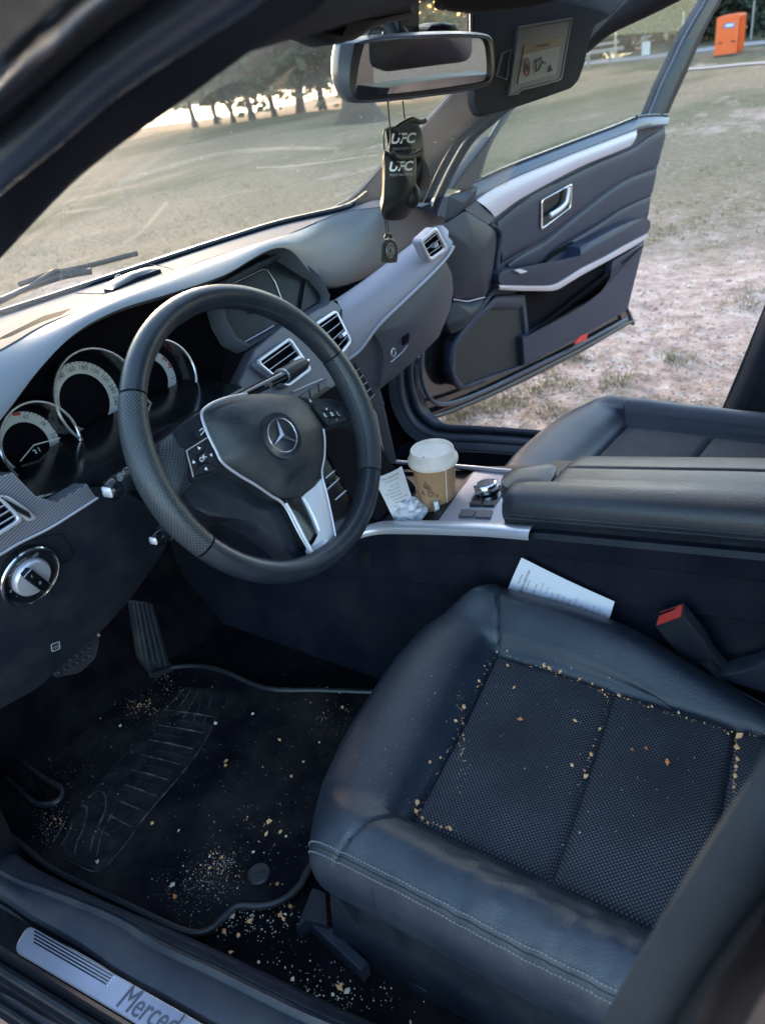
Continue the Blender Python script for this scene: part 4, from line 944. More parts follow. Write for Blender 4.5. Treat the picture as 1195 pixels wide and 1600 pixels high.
# ================================================================== ARMREST
arm_ = thing('armrest', (0, -.4, .45), 'black leather split armrest lid on the centre console', 'armrest')
def az(y): return .455+(-.2-y)*.135
def arow(y, sc=1.0, dz=0):
    pr_ = [(-.098, -.035), (-.106, -.022), (-.107, -.008), (-.102, .008), (-.088, .018), (-.050, .023), (-.012, .024), (-.0045, .021), (0, .016), (.0045, .019), (.012, .020), (.045, .014), (.070, .004), (.084, -.012), (.086, -.03)]
    return [V((x*sc, y, az(y)+z*sc+dz)) for x, z in pr_]
ay = [-.196, -.198, -.206, -.222, -.25, -.3, -.4, -.5, -.62, -.72]
def ysh_(p):
    t = min(1, max(0, (p.x+.066)/.016)); f_ = min(1, max(0, 1-(-.20-p.y)/.35)); return V((p.x, p.y-.058*t*t*(3-2*t)*f_, p.z-.0078*t*f_*0))
rows = [arow(y, s, dz) for y, s, dz in zip(ay, (.80, .93, .985, 1, 1, 1, 1, 1, 1, 1), (-.012, -.004, 0, 0, 0, 0, 0, 0, 0, 0))]
rows.insert(0, [V((x_.x*.6, -.200, az(-.2)-.025)) for x_ in rows[0]])
M['armrest'] = mat('armrest', (.019, .022, .032), .38, bump=(420, .25, 'voronoi', .001), var=(5, .55, (.05, .047, .052)))
child(arm_, 'lid', MB().grid([[ysh_(p) for p in cr(r, 4)] for r in rows]), M['armrest'])
child(arm_, 'lid_base', MB().box((-.008, -.46, az(-.46)-.036), (.185, .52, .03), Matrix.Rotation(-math.atan(.135), 3, 'X')), M['plastic'])
for z in (-.013, -.020):
    child(arm_, 'piping', MB().tube([V((-.1075, y, az(y)+z)) for y in (-.21, -.3, -.4, -.5, -.6, -.7)], .0011, 5), M['rubber'])
# latch pad at the front
lp = [U(p, 'z', .470) for p in [(781, 752), (787, 742), (800, 733), (830, 727), (860, 724), (869, 730), (866, 742), (855, 760), (845, 764), (810, 764), (790, 762)]]
child(arm_, 'latch_pad', MB().dome(rnd(lp, .006, 3), .007, .03, 6, 3, n=V((0, 0, 1))), M['armrest'])

# ================================================================== SEATS
def cross(sx):
    return [(-.590, .140), (-.618, .185), (-.630, .240), (-.616, .283), (-.582, .305), (-.550, .291), (-.527, .268), (-.455, .264), (-.380, .264), (-.305, .268), (-.229, .277), (-.205, .303), (-.168, .334), (-.128, .316), (-.114, .258), (-.125, .190), (-.150, .140)]
RY = [-.150, -.118, -.104, -.120, -.160, -.212, -.256, -.336, -.435, -.51, -.590, -.65, -.74]
CAPZ = [.135, .19, .245, .287, .9]
def seat(name, sgn, off, label, labels=None):
    off = V(off); t = thing(name, (sgn*-.372+off.x if sgn > 0 else .372+off.x, -.4, 0), label, 'seat')
    X = cross(1); ctrl = []
    for r, y in enumerate(RY):
        row = []
        for c, (x, z) in enumerate(X):
            tt_ = (x+.372)/.25
            lift = {0: 1, 1: 1, 2: 1, 3: 1, 4: 1, 5: .75}.get(r, 0)
            if 4 <= c <= 12: z = z+(max(z, .300)-z)*lift
            if r < 4: z = min(z, CAPZ[r]+(-.012*abs(tt_)**3 if r > 2 else 0))
            yy = y-(.062 if r < 6 else .012)*abs(tt_)**3*(1 if r < 6 else 0)-(-.372-x)*.085*(-1)*-1
            yy = y-((.046 if x < -.372 else .062)*abs(tt_)**3 if r < 5 else (.035*abs(tt_)**3 if r == 5 else 0))-(-.372-x)*.10
            xx = x
            if r < 3: xx = -.372+(x+.372)*(.94+.02*r)
            if r >= 8 and c >= 11:
                k = {8: .15, 9: .45, 10: .8, 11: 1, 12: 1}[r]; xx -= .045*k; z -= .05*k*(1 if c < 14 else .3)
            if r >= 9 and c <= 5: z += .0
            row.append(V((xx, yy, z)))
        ctrl.append(row)
    n = 12
    r1 = [cr(r, n) for r in ctrl]                       # along columns
    colz = [cr([r1[i][j] for i in range(len(r1))], n) for j in range(len(r1[0]))]
    g = [[colz[j][i].copy() for j in range(len(colz))] for i in range(len(colz[0]))]
    nr, nc = len(g), len(g[0]); cA, cB, cM = 6*n, 10*n, 8*n; rA, rB, rC, rD = 6*n, 8*n, 10*n, 12*n
    sFL = (g[rA][cA].copy(), V((-.60, -.232, 0)), V((-.622, -.222, 0))); sFR = (g[rA][cB].copy(), V((-.165, -.215, 0)), V((-.115, -.205, 0)))
    def dseg(p, a, b):
        a = V((a.x, a.y, 0)); b = V((b.x, b.y, 0)); p = V((p.x, p.y, 0)); u = max(0, min(1, (p-a).dot(b-a)/(b-a).length_squared)); return (p-(a+(b-a)*u)).length
    base = [[p.copy() for p in r] for r in g]
    for i in range(nr):
        for j in range(nc):
            p = base[i][j]; dz = 0
            inr = rA <= i; 
            if cA-2*n < j < cB+2*n and i > rA-2*n:
                def el(d, w_=.0035): return math.exp(-(d/w_)**2)
                d1 = abs(p.x-base[i][cA].x) if inr else 9; d2 = abs(p.x-base[i][cB].x) if inr else 9
                inc = cA <= j <= cB
                d3 = abs(p.y-base[rA][j].y) if inc else 9; d4 = abs(p.y-base[rB][j].y) if inc else 9; d5 = abs(p.y-base[rC][j].y) if inc else 9
                dz -= .007*max(el(d1), el(d2), el(d3), el(d4)*.9, el(d5))
                if inr and inc:
                    lo_, hi_ = (rA, rB) if i < rB else ((rB, rC) if i < rC else (rC, rD))
                    u = (j-cA)/(cB-cA); v_ = (i-lo_)/(hi_-lo_); dz += .006*(1-(2*u-1)**6)*(1-(2*v_-1)**4)
            if p.z > .2:
                for q3 in (sFL, sFR):
                    for a, b in zip(q3, q3[1:]): dz -= .004*math.exp(-(dseg(p, a, b)/.0022)**2)
            # leather creases on the entry bolster
            if sgn > 0 and j < cA and p.y < -.30 and p.z > .22:
                nv = noise.noise(V((p.x*26, p.y*60, p.z*20)))+.5*noise.noise(V((p.x*90+5, p.y*130, 0)))
                dz += .0034*nv*min(1, (-.30-p.y)/.08)
                dz += .006*noise.noise(V((p.x*14+p.y*9, p.y*7, 3)))
            if j > cB and p.y < -.25: dz += .002*noise.noise(V((p.x*20, p.y*16, p.z*10)))
            dz += .0012*noise.noise(V((p.x*12, p.y*12, 7)))
            g[i][j].z = p.z+dz
    def tr(p): return V(((p.x if sgn > 0 else -p.x), p.y, p.z))+off
    def part(nm, cond, mt, lb=None):
        m_ = MB(); idx = {}; vs = []; fs = []
        for i in range(nr-1):
            for j in range(nc-1):
                if cond(i, j):
                    q = []
                    for a, b in ((i, j), (i, j+1), (i+1, j+1), (i+1, j)):
                        if (a, b) not in idx: idx[(a, b)] = len(vs); vs.append(tr(g[a][b]))
                        q.append(idx[(a, b)])
                    fs.append(tuple(q) if sgn > 0 else tuple(q[::-1]))
        m_.add(vs, fs); o = child(t, nm, m_, mt, label=lb); puv(o, lambda k: (vs[k].x, vs[k].y)); return o
    ins = lambda i, j: rA <= i and cA <= j < cB
    lea = part('leather_cushion', lambda i, j: not ins(i, j), M['leather'] if sgn > 0 else M['leather_soft'])
    part('fabric_panel', lambda i, j: ins(i, j) and i < rB, M['fabric'])
    part('fabric_panel', lambda i, j: ins(i, j) and rB <= i < rC, M['fabric'])
    part('fabric_panel', lambda i, j: ins(i, j) and i >= rC, M['fabric'])
    # piping and twin stitching along the entry side
    js = [int(2.75*n), int(3.15*n)]
    mb = MB()
    for j in js:
        L = resample([tr(g[i][j])+V((0, 0, .0006)) for i in range(int(2.2*n), nr-2*n)], 100)
        dn = V((-.7*sgn, 0, .7))
        for a, b in list(zip(L, L[1:])):
            mb.bar(a+dn*.0006, a.lerp(b, .60)+dn*.0006, .0012, .0012)
    child(t, 'stitching', mb, M['thread'], smooth=False, kind='stuff')
    child(t, 'piping', MB().tube([tr(g[i][int(2.95*n)]) for i in range(3*n, nr)], .0016, 6), M['rubber'])
    L = [tr(g[i][int(13.3*n)])+V((0, 0, .0004)) for i in range(4*n, nr)]
    child(t, 'piping', MB().tube(L, .0008, 5), M['grey_metal'])
    L = [tr(g[int(3.0*n)][j])+V((0, -.001, .0008)) for j in range(3*n, 13*n)]
    # base shell, backrest and headrest
    ysh = (-.17, -.25, -.4, -.55, -.75)
    child(t, 'seat_pan', MB().grid([[V((x*sgn, y, z))+off for y in ysh] for x, z in ((-.60, .17), (-.585, .08), (-.5, .07), (-.2, .07), (-.15, .09), (-.14, .17))]).grid([[V((x*sgn, -.17, z))+off for x in (-.585, -.4, -.15)] for z in (.07, .17)]), M['plastic'])
    bk = []
    for k, (y, z, hw, th) in enumerate(((-.74, .30, .24, .07), (-.78, .42, .25, .07), (-.84, .62, .25, .06), (-.90, .80, .22, .05), (-.93, .88, .14, .04))):
        cx = -.372*sgn; row = []
        for a in range(17):
            s_ = -1+a/8; row.append(V((cx+s_*hw, y+th*(.35+.8*abs(s_)**2.5)-(.03 if abs(s_) > .95 else 0), z))+off)
        bk.append(row)
    back_ = [[p+V((0, -.13, -.01)) for p in r] for r in bk]
    child(t, 'backrest', MB().grid([cr(r, 2) for r in [*bk]]).grid([cr(r, 2) for r in back_]).grid([[*[r[0] for r in bk]], [*[r[0] for r in back_]]]).grid([[*[r[-1] for r in bk]], [*[r[-1] for r in back_]]]).grid([bk[-1], back_[-1]]), M['leather_soft'])
    child(t, 'headrest', MB().dome(rnd([V((-.372*sgn+x, -.97, z))+off for x, z in ((-.12, .90), (.12, .90), (.11, 1.06), (-.11, 1.06))], .03, 5), .05, .05, 5, n=V((0, 1, 0))), M['leather_soft'])
    return t, lea, g, tr
seatD, leaD, gD, trD = seat('driver_seat', 1, (0, 0, 0), 'near front seat: black leather with dotted fabric panels and crumbs, stitching along its side')
seatP, leaP, gP, trP = seat('passenger_seat', -1, (0.005, .085, .018), 'far front seat: clean black leather with fabric panels, beside the open door')
# valance below the driver's cushion
va = [b4(0, 0)]
def s5(x, y): return (450+x/1.604, 1300+y/1.604)
vp = [s5(100, 128), s5(150, 140), s5(210, 158), s5(330, 225), s5(480, 300), s5(600, 365), s5(690, 400), s5(760, 405), s5(860, 382), s5(920, 420), s5(900, 560), s5(640, 560), s5(500, 500), s5(380, 440), s5(250, 380), s5(170, 345), s5(110, 260)]
vp = [U(p, 'x', -.602) for p in vp]
child(seatD, 'side_valance', MB().slab(vp, .02, .003), M['plastic'])
vr_ = [U(p, 'x', -.606) for p in [s5(150, 150), s5(210, 172), s5(330, 238), s5(480, 318), s5(600, 385), s5(700, 430), s5(800, 470), s5(900, 520)]]
child(seatD, 'valance_ridge', MB().tube(cr(vr_, 4), .0035, 8), M['plastic_soft'])
hk = [U(p, 'x', -.612) for p in [s5(748, 412), s5(775, 410), s5(800, 425), s5(790, 480), s5(745, 475)]]
child(seatD, 'strap_hook', MB().tube(hk, .002, 6), M['gloss_black']); child(seatD, 'adjuster_recess', MB().slab([U(p, 'x', -.606) for p in [s5(780, 405), s5(830, 425), s5(800, 470), s5(776, 450)]], .003), M['dark_void'], smooth=False)
# seat rails on the floor
def fl(p, z=.02): return U(p, 'z', z)
ra_ = [fl(s5(40, 215), .035), fl(s5(62, 195), .035), fl(s5(200, 325), .035), fl(s5(182, 348), .035)]
child(seatD, 'seat_rail', MB().slab(ra_, .03, .002), M['plastic_soft'])
child(seatD, 'rail_cover', MB().slab([fl(p, .045) for p in [s5(20, 240), s5(60, 140), s5(95, 150), s5(100, 235), s5(48, 220)]], .03, .002), M['plastic'])
child(seatD, 'rail_clip', MB().slab([fl(p, .03) for p in [s5(277, 355), s5(290, 345), s5(352, 385), s5(345, 402)]], .02, .002), M['plastic_soft'])
child(seatD, 'rail_clip', MB().slab([fl(p, .035) for p in [s5(358, 362), s5(378, 358), s5(376, 378), s5(356, 380)]], .02, .002), M['plastic_soft'])
bvD = [BVHTree.FromPolygons([v.co+V(seatD.location) for v in o.data.vertices], [tuple(p.vertices) for p in o.data.polygons]) for o in seatD.children if o.name.startswith(('leather', 'fabric'))]
def onseat(p, off=.001):
    best = None; d = ray(*p).normalized()
    for b in bvD:
        h = b.ray_cast(CAM, d)
        if h[0] and (best is None or h[3] < best[1]): best = (h[0], h[3], h[1])
    return best[0]+V((0, 0, off)) if best else None

# ================================================================== BELT BUCKLE, BELT
BK = U((1048, 963), 'x', -.14); Z_ = V((0, 0, 1))
qv = lambda x, y: U((1000+x/6.128, 900+y/6.128), 'x', -.14)
top = [qv(135, 460), qv(170, 365), qv(405, 285), qv(425, 370), qv(150, 475)]
tA, tB, tC, tD = qv(150, 470), qv(165, 368), qv(408, 284), qv(418, 372)
buck = thing('belt_buckle', tuple(BK), 'black seat belt buckle with red release button between the driver seat and console', 'belt buckle')
ctr = (tA+tB+tC+tD)/4; dxn = (tD-tA).normalized()
dn = (qv(560, 700)-qv(330, 420)); dn = dn.normalized()
sd_ = V((.012, 0, 0))
P8 = [tA-sd_*.4, tB+sd_*.6, tC+sd_*.6, tD-sd_*.4]
child(buck, 'housing', MB().slab(rnd(P8, .003, 3), .001, 0).grid([[p for p in rnd(P8, .003, 3)], [p+dn*.045 for p in rnd(P8, .003, 3)], [p+dn*.07+(ctr-p)*.2 for p in rnd(P8, .003, 3)], [p+dn*.12+(ctr-p)*.2 for p in rnd(P8, .003, 3)]], True), M['plastic'])
rb_ = [p.lerp(ctr, .14) for p in P8]; nb = tocam(rb_)
child(buck, 'release_button', MB().slab([p+nb*.0015 for p in rb_], .004, .0015), M['buckle_red'])
child(buck, 'tongue_slot', MB().slab([p+nb*.0019 for p in [rb_[1].lerp(rb_[0], .1), rb_[1].lerp(rb_[2], .9).lerp(rb_[0], .1), rb_[1].lerp(rb_[2], .9).lerp(rb_[0], .25), rb_[1].lerp(rb_[0], .3)]], .001), M['dark_void'], smooth=False)
child(buck, 'stalk', MB().tube([ctr+dn*.08, ctr+dn*.14, ctr+dn*.2], [.018, .016, .014], 10, flat=.5), M['rubber'])
# grey plastic hinge cover at the back of the console side
hp_ = [U(p, 'x', -.155) for p in [(1122, 1055), (1176, 1043), (1230, 1010), (1240, 1080), (1195, 1085), (1150, 1072)]]
child(seatD, 'hinge_cover', MB().slab(hp_, .03, .004), M['plastic_soft'])
# passenger belt webbing on the B pillar
belt = thing('seat_belt', (.70, -.43, .3), 'black seat belt running down the far door pillar behind the clean seat', 'seat belt')
bp_ = [U(p, 'x', .68) for p in [(1215, 560), (1180, 640), (1160, 665)]]
child(belt, 'webbing', MB().grid([[p+V((0, s*.022, 0)) for p in bp_] for s in (-1, 1)]), M['rubber'])
child(belt, 'anchor', MB().tube([U((1165, 662), 'x', .68), U((1180, 668), 'x', .68), U((1200, 672), 'x', .68)], .006, 8), M['gloss_black'])

# ================================================================== FLOOR MAT, PEDALS
Fz = .012
mo = [(-60, 1150), (60, 1075), (160, 1060), (285, 1042), (345, 1048), (415, 1076), (500, 1079), (600, 1082), (700, 1080), (660, 1200), (560, 1290), (492, 1345), (468, 1385), (440, 1408), (408, 1417), (372, 1417), (352, 1432), (330, 1452), (305, 1458), (270, 1448), (200, 1415), (120, 1378), (70, 1350), (20, 1310), (-60, 1260)]
mo3 = [U(p, 'z', Fz) for p in mo]
fm = thing('floor_mat', tuple(sum(mo3, V((0, 0, 0)))/len(mo3)), 'dusty black carpet floor mat with ribbed heel pad in the driver footwell', 'floor mat')
MC = cr(mo3, 4, True)
cM_ = sum(MC, V((0, 0, 0)))/len(MC)
child(fm, 'carpet', MB().plate(MC[::1], V((0, 0, -.008))), M['mat_carpet'], smooth=False)
child(fm, 'bound_edge', MB().tube([p+V((0, 0, .001)) for p in MC], .0052, 8, True), M['rubber'])
def Fm(p, off=0): return U(p, 'z', Fz+off)
def b6(x, y): return (x/1.9917, 900+y/1.9917)
hpo = [b6(575, 345), b6(640, 350), b6(705, 372), b6(700, 400), b6(640, 520), b6(580, 590), b6(455, 745), b6(400, 820), b6(340, 895), b6(300, 918), b6(210, 880), b6(195, 850), b6(215, 760), b6(290, 665), b6(350, 600), b6(430, 500)]
hp3 = [Fm(p, .0015) for p in hpo]
heel = child(fm, 'heel_pad', MB().slab(rnd(hp3, .006, 3), .002, .001), M['heel'])
child(heel, 'pad_border', MB().tube(cr([Fm(p, .002) for p in [b6(565, 345), b6(500, 420), b6(430, 500), b6(350, 600), b6(295, 660)]], 4), .0014, 6), M['heel'])
M['heel_dust_highlight'] = mat('heel_dust_highlight', (.018, .017, .018), .7, spec=.2, var=(55, 1, (.17, .145, .13)))  # dust on the ribs, its tone raised to paint in ridge highlights too
child(heel, 'pad_border', MB().tube(cr([Fm(p, .002) for p in [b6(690, 400), b6(645, 500), b6(585, 592), b6(455, 745), b6(400, 822), b6(340, 895), b6(310, 918), b6(275, 915), b6(205, 880)]], 4), .0013, 6), M['heel_dust_highlight'])
for k in range(17):
    t_ = k/16
    a = (500-(500-330)*t_-30*t_, 425+(700-425)*t_+(120)*t_); b_ = (680-(680-400)*t_, 425+(820-425)*t_)
    a = (505-210*t_, 425+370*t_); b_ = (675-300*t_, 440+390*t_)
    mdl = ((a[0]+b_[0])/2, (a[1]+b_[1])/2-7)
    child(heel, 'rib', MB().tube(cr([Fm(b6(a[0]+12, a[1]-8), .0015), Fm(b6(*mdl), .003), Fm(b6(*b_), .0015)], 5), [.0012+.0008*math.sin(math.pi*i/10) for i in range(11)], 6), M['heel'] if k % 2 else M['heel_dust_highlight'])
for k in range(5):
    child(heel, 'rib', MB().tube([Fm(b6(572+22*k, 352+5*k), .002), Fm(b6(505+32*k, 425+10*k), .002)], .0013, 6), M['heel_dust_highlight'])
for L in ([(275, 690), (310, 668), (330, 690), (325, 740), (295, 800), (280, 860)], [(258, 715), (272, 725), (262, 780), (240, 830), (232, 870)], [(225, 765), (215, 800), (190, 840)], [(205, 760), (190, 790), (165, 830)], [(300, 880), (318, 800), (350, 740)]):
    child(heel, 'rib', MB().tube(cr([Fm(b6(*p), .002) for p in L], 4), .0016, 6), M['heel_dust_highlight'])
fc = Fm((405, 1366), .001); child(fm, 'fastener', MB().lathe([(.018, -.001), (.018, .002), (.0165, .0035), (.0002, .0045)], fc, Z_, 28).bar(fc+V((-.004, .008, .005)), fc+V((.004, -.004, .005)), .003, .002), M['rubber'])
# loop of the foot rest mat edge
lp3 = [U(p, 'z', .03) for p in [(-30, 1130), (20, 1185), (60, 1222), (95, 1240), (96, 1225), (85, 1210), (50, 1190), (0, 1150)]]
child(body, 'foot_rest_edge', MB().tube(cr([U(p, 'z', .03) for p in [(-30, 1170), (15, 1215), (50, 1250), (72, 1257), (92, 1250), (96, 1232), (60, 1210), (25, 1180), (-20, 1135)]], 5), .005, 8), M['rubber'])
child(body, 'foot_rest', MB().slab([U(p, 'z', .05) for p in [(-80, 1120), (0, 1160), (55, 1215), (60, 1240), (10, 1205), (-80, 1170)]], .04, .003), M['carpet'])
# accelerator: tall ribbed pedal; brake: broad pad with raised studs
ap = [U(p, 'y', .36) for p in [(208, 940), (240, 945), (268, 1045), (246, 1062), (222, 1030)]]
acc = thing('accelerator_pedal', tuple(ap[2]), 'tall black ribbed accelerator pedal rising from the floor', 'pedal')
child(acc, 'pedal_plate', MB().slab(rnd(ap, .006, 3), .015, .002), M['rubber'])
for k in range(4):
    u = .18+.21*k; child(acc, 'rib', MB().tube([ap[0].lerp(ap[1], u)+V((0, -.002, 0)), ap[4].lerp(ap[2], u)+V((0, -.002, 0))], .0024, 6), M['plastic_soft'])
child(acc, 'pedal_hinge', MB().tube([U((236, 1055), 'y', .35), U((268, 1046), 'y', .35)], .004, 8), M['rubber'])
bp2 = [U(p, 'y', .33) for p in [(80, 1035), (150, 985), (157, 1000), (150, 1030), (125, 1052), (88, 1060)]]
brk = thing('brake_pedal', tuple(bp2[2]), 'broad black brake pedal with a studded rubber pad', 'pedal')
child(brk, 'pedal_pad', MB().slab(rnd(bp2, .006, 3), .014, .002), M['rubber'])
mb = MB(); nb2 = tocam(bp2)
for i in range(6):
    for j in range(3):
        c0 = bp2[0].lerp(bp2[1], (i+.6)/6.6).lerp(bp2[5].lerp(bp2[3], (i+.6)/6.6), (j+.6)/3.4)+nb2*.001
        mb.dome([c0+V((.004*math.cos(a), 0, .004*math.sin(a))) for a in [k*math.pi/4 for k in range(8)]], .003, .001, 2, n=nb2)
child(brk, 'rubber_stud', mb, M['plastic'], kind='stuff'); child(brk, 'pedal_arm', MB().tube([bp2[2]+V((0, .01, 0)), bp2[2]+V((.02, .12, .14))], .008, 8), M['steel'])
# ================================================================== PASSENGER DOOR (open)
DP = V((.80, .48, 0)); Dd = V((.985, -.1726, 0)).normalized(); DNn = V((-.1726, -.985, 0)).normalized()
def Dr(p, off=0): return UP(p, DP+DNn*off, DNn)
def D3(L, off=0): return [Dr(c3(*p), off) for p in L]
door = thing('passenger_door', (.80, .48, .1), 'open far front door with dark blue trim, silver band, chrome handle and armrest', 'car door')
pan = [(130, 450), (150, 350), (265, 330), (400, 280), (700, 165), (920, 85), (1042, 70), (1036, 100), (1003, 215), (985, 300), (965, 400), (950, 520), (915, 660), (885, 790), (895, 848), (700, 965), (470, 1082), (290, 1165), (90, 1240), (40, 1200), (15, 1100), (20, 1000), (100, 900)]
child(door, 'door_shell', MB().slab(rnd(D3(pan, -.035), .012, 3), .11, .004), M['paint'])
child(door, 'inner_panel', MB().slab(rnd(D3([(150, 450), (230, 330), (265, 278), (920, 20), (1040, 8), (1003, 215), (975, 330), (965, 420), (948, 520), (885, 785), (870, 800), (470, 1018), (200, 1105), (165, 1050), (170, 920), (240, 840)], -.008), .01, 3), .03, .004), M['door_soft'])
# upper ledge
up1 = [(200, 300), (268, 272), (400, 212), (560, 150), (700, 97), (820, 52), (920, 12), (985, 3), (1046, 3)]
up2 = [(225, 385), (270, 345), (400, 268), (560, 200), (690, 148), (820, 98), (920, 62), (985, 48), (1040, 44)]
a, b_ = D3(up1, 0), D3(up2, .018)
child(door, 'upper_ledge', MB().grid([cr(r, 5) for r in ([p-DNn*.02 for p in a], a, [x.lerp(y, .35)+DNn*.008 for x, y in zip(a, b_)], [x.lerp(y, .8)+DNn*.006 for x, y in zip(a, b_)], b_, [p-DNn*.02+V((0, 0, -.004)) for p in b_])]), M['seal'])
child(door, 'window_seal', MB().tube(cr([p+V((0, 0, .003)) for p in a], 5), .004, 8), M['gloss_black'])
s1_ = [(270, 345), (330, 302), (400, 268), (480, 232), (560, 200), (650, 162), (740, 128), (830, 94), (919, 60)]
s2_ = [(345, 416), (385, 385), (440, 345), (510, 305), (590, 262), (680, 215), (760, 180), (835, 150), (896, 124)]
a, b_ = D3(s1_, .016), D3(s2_, .014)
child(door, 'silver_band', MB().grid([cr(r, 5) for r in ([p-DNn*.012 for p in a], a, [x.lerp(y, .3)+DNn*.008 for x, y in zip(a, b_)], [x.lerp(y, .7)+DNn*.008 for x, y in zip(a, b_)], b_, [p-DNn*.012 for p in b_])]).add([a[-1], b_[-1], b_[-1]-DNn*.012, a[-1]-DNn*.012], [(0, 1, 2, 3)]), M['silver'])
child(door, 'band_highlight', MB().tube(cr([p+DNn*.002 for p in a], 4), .0016, 6), M['satin'])
child(door, 'band_end', MB().slab(D3([(224, 386), (270, 346), (344, 417), (320, 446)], .018), .02, .002), M['taupe'])
# door front bolster that meets the dashboard
bo = [(130, 450), (170, 425), (225, 388), (320, 447), (345, 470), (345, 560), (332, 660), (305, 738), (180, 748), (160, 680), (140, 560)]
child(door, 'front_bolster', MB().dome(rnd(D3(bo, .03), .012, 3), .022, .04, 5), M['plastic_soft'])
child(door, 'bolster_line', MB().tube(D3([(178, 748), (235, 756), (304, 739)], .036), .0015, 6), M['satin'])
child(door, 'lower_bolster', MB().dome(rnd(D3([(178, 752), (235, 760), (302, 743), (290, 790), (245, 830), (215, 870), (170, 888), (150, 850)], .02), .01, 3), .02, .04, 4), M['plastic_soft'])
child(door, 'trim_rib', MB().tube(cr(D3([(322, 448), (355, 462), (366, 500), (352, 600), (345, 690), (300, 760), (245, 835), (195, 900), (170, 960), (166, 1040), (205, 1105), (300, 1080)], .012), 5), .009, 10, flat=.7), M['door_soft'])
child(door, 'mirror_corner', MB().slab(rnd([Dr(p, .012) for p in [(706, 294), (728, 262), (768, 212), (760, 240), (742, 286), (731, 297)]], .005, 3), .03, .003), M['plastic_soft'])
child(door, 'ledge_front', MB().dome(rnd([Dr(p, .022) for p in [(694, 345), (700, 306), (730, 300), (746, 290), (742, 312), (722, 330), (700, 350)]], .006, 3), .012, .03, 4), M['plastic_soft'])
# stitched folds on the middle panel
for L, r in (([(385, 612), (450, 570), (550, 515), (640, 440), (730, 370), (820, 300), (900, 255), (1000, 218)], .0016), ([(528, 605), (540, 575), (580, 545), (660, 500), (760, 440), (860, 375), (978, 322)], .0016)):
    child(door, 'panel_crease', MB().tube(cr(D3(L, -.006), 5), r, 6), M['dark_void'])
def quilt(nm, top, bot, o1, o2, h, mt):
    n_ = 24; a = resample(cr(D3(top, o1), 6), n_); b_ = resample(cr(D3(bot, o2), 6), n_)
    rows = [[p-DNn*.02 for p in a]]+[[x.lerp(y, t)+DNn*(h*(1-abs(2*t-1)**6)) for x, y in zip(a, b_)] for t in (0, .06, .15, .3, .5, .7, .85, .94, 1)]+[[p-DNn*.02 for p in b_]]
    rows = [[r[0]-DNn*.02]+r+[r[-1]-DNn*.02] for r in rows]
    child(door, nm, MB().grid(rows), mt, sharp=70)
md = [(395, 600), (450, 562), (550, 507), (640, 432), (730, 362), (820, 292), (905, 248), (998, 212), (975, 328), (860, 382), (760, 447), (660, 507), (580, 552), (530, 600), (430, 618)]
quilt('middle_pad', [(395, 606), (450, 566), (550, 511), (640, 436), (730, 366), (820, 296), (900, 251), (1000, 215)], [(400, 622), (480, 618), (533, 598), (582, 548), (660, 503), (760, 443), (860, 378), (976, 325)], -.006, -.006, .005, M['door_soft'])
quilt('lower_pad', [(540, 598), (585, 552), (662, 507), (760, 448), (862, 382), (974, 330)], [(545, 622), (600, 618), (680, 566), (740, 505), (850, 448), (964, 412)], -.006, -.002, .003, M['door_soft'])
up_ = [(350, 440), (440, 365), (590, 278), (760, 192), (905, 135), (928, 62), (1036, 48), (1003, 212), (905, 244), (820, 285), (730, 355), (640, 425), (550, 500), (450, 556), (392, 596), (378, 560), (362, 500)]
quilt('upper_pad', [(352, 432), (440, 358), (520, 312), (620, 258), (760, 190), (900, 134), (960, 90), (1034, 50)], [(372, 600), (440, 560), (545, 504), (638, 429), (728, 358), (820, 289), (902, 244), (1001, 210)], -.006, -.006, .006, M['door_soft'])
# armrest with chrome strip
ar1 = [(362, 645), (380, 632), (430, 624), (520, 626), (592, 624), (640, 596), (678, 572), (688, 535), (740, 508), (820, 465), (900, 430), (950, 416), (974, 428), (976, 455), (964, 478), (880, 520), (790, 572), (700, 616), (640, 655), (590, 684), (520, 690), (440, 690), (370, 688), (360, 670)]
child(door, 'armrest', MB().dome(rnd(D3(ar1, .045), .004, 2), .012, .06, 5), M['door_soft'])
c1 = [(362, 690), (440, 692), (520, 693), (585, 688), (640, 658), (700, 620), (790, 575), (880, 524), (966, 480)]
c2_ = [(362, 708), (440, 712), (520, 713), (592, 710), (650, 678), (705, 645), (795, 596), (885, 546), (962, 500)]
a, b_ = D3(c1, .052), D3(c2_, .046)
child(door, 'chrome_strip', MB().grid([cr(r, 4) for r in ([p-DNn*.02 for p in a], a, [x.lerp(y, .5)+DNn*.003 for x, y in zip(a, b_)], b_, [p-DNn*.02 for p in b_])]), M['satin'])
child(door, 'window_switch', MB().slab(D3([(424, 630), (446, 624), (478, 634), (452, 644)], .060), .004, .001), M['satin'])
child(door, 'grab_recess', MB().slab(rnd(D3([(540, 600), (560, 565), (660, 512), (680, 520), (678, 562), (640, 590), (590, 618)], -.002), .006, 3), .003), M['dark_void'], smooth=False)
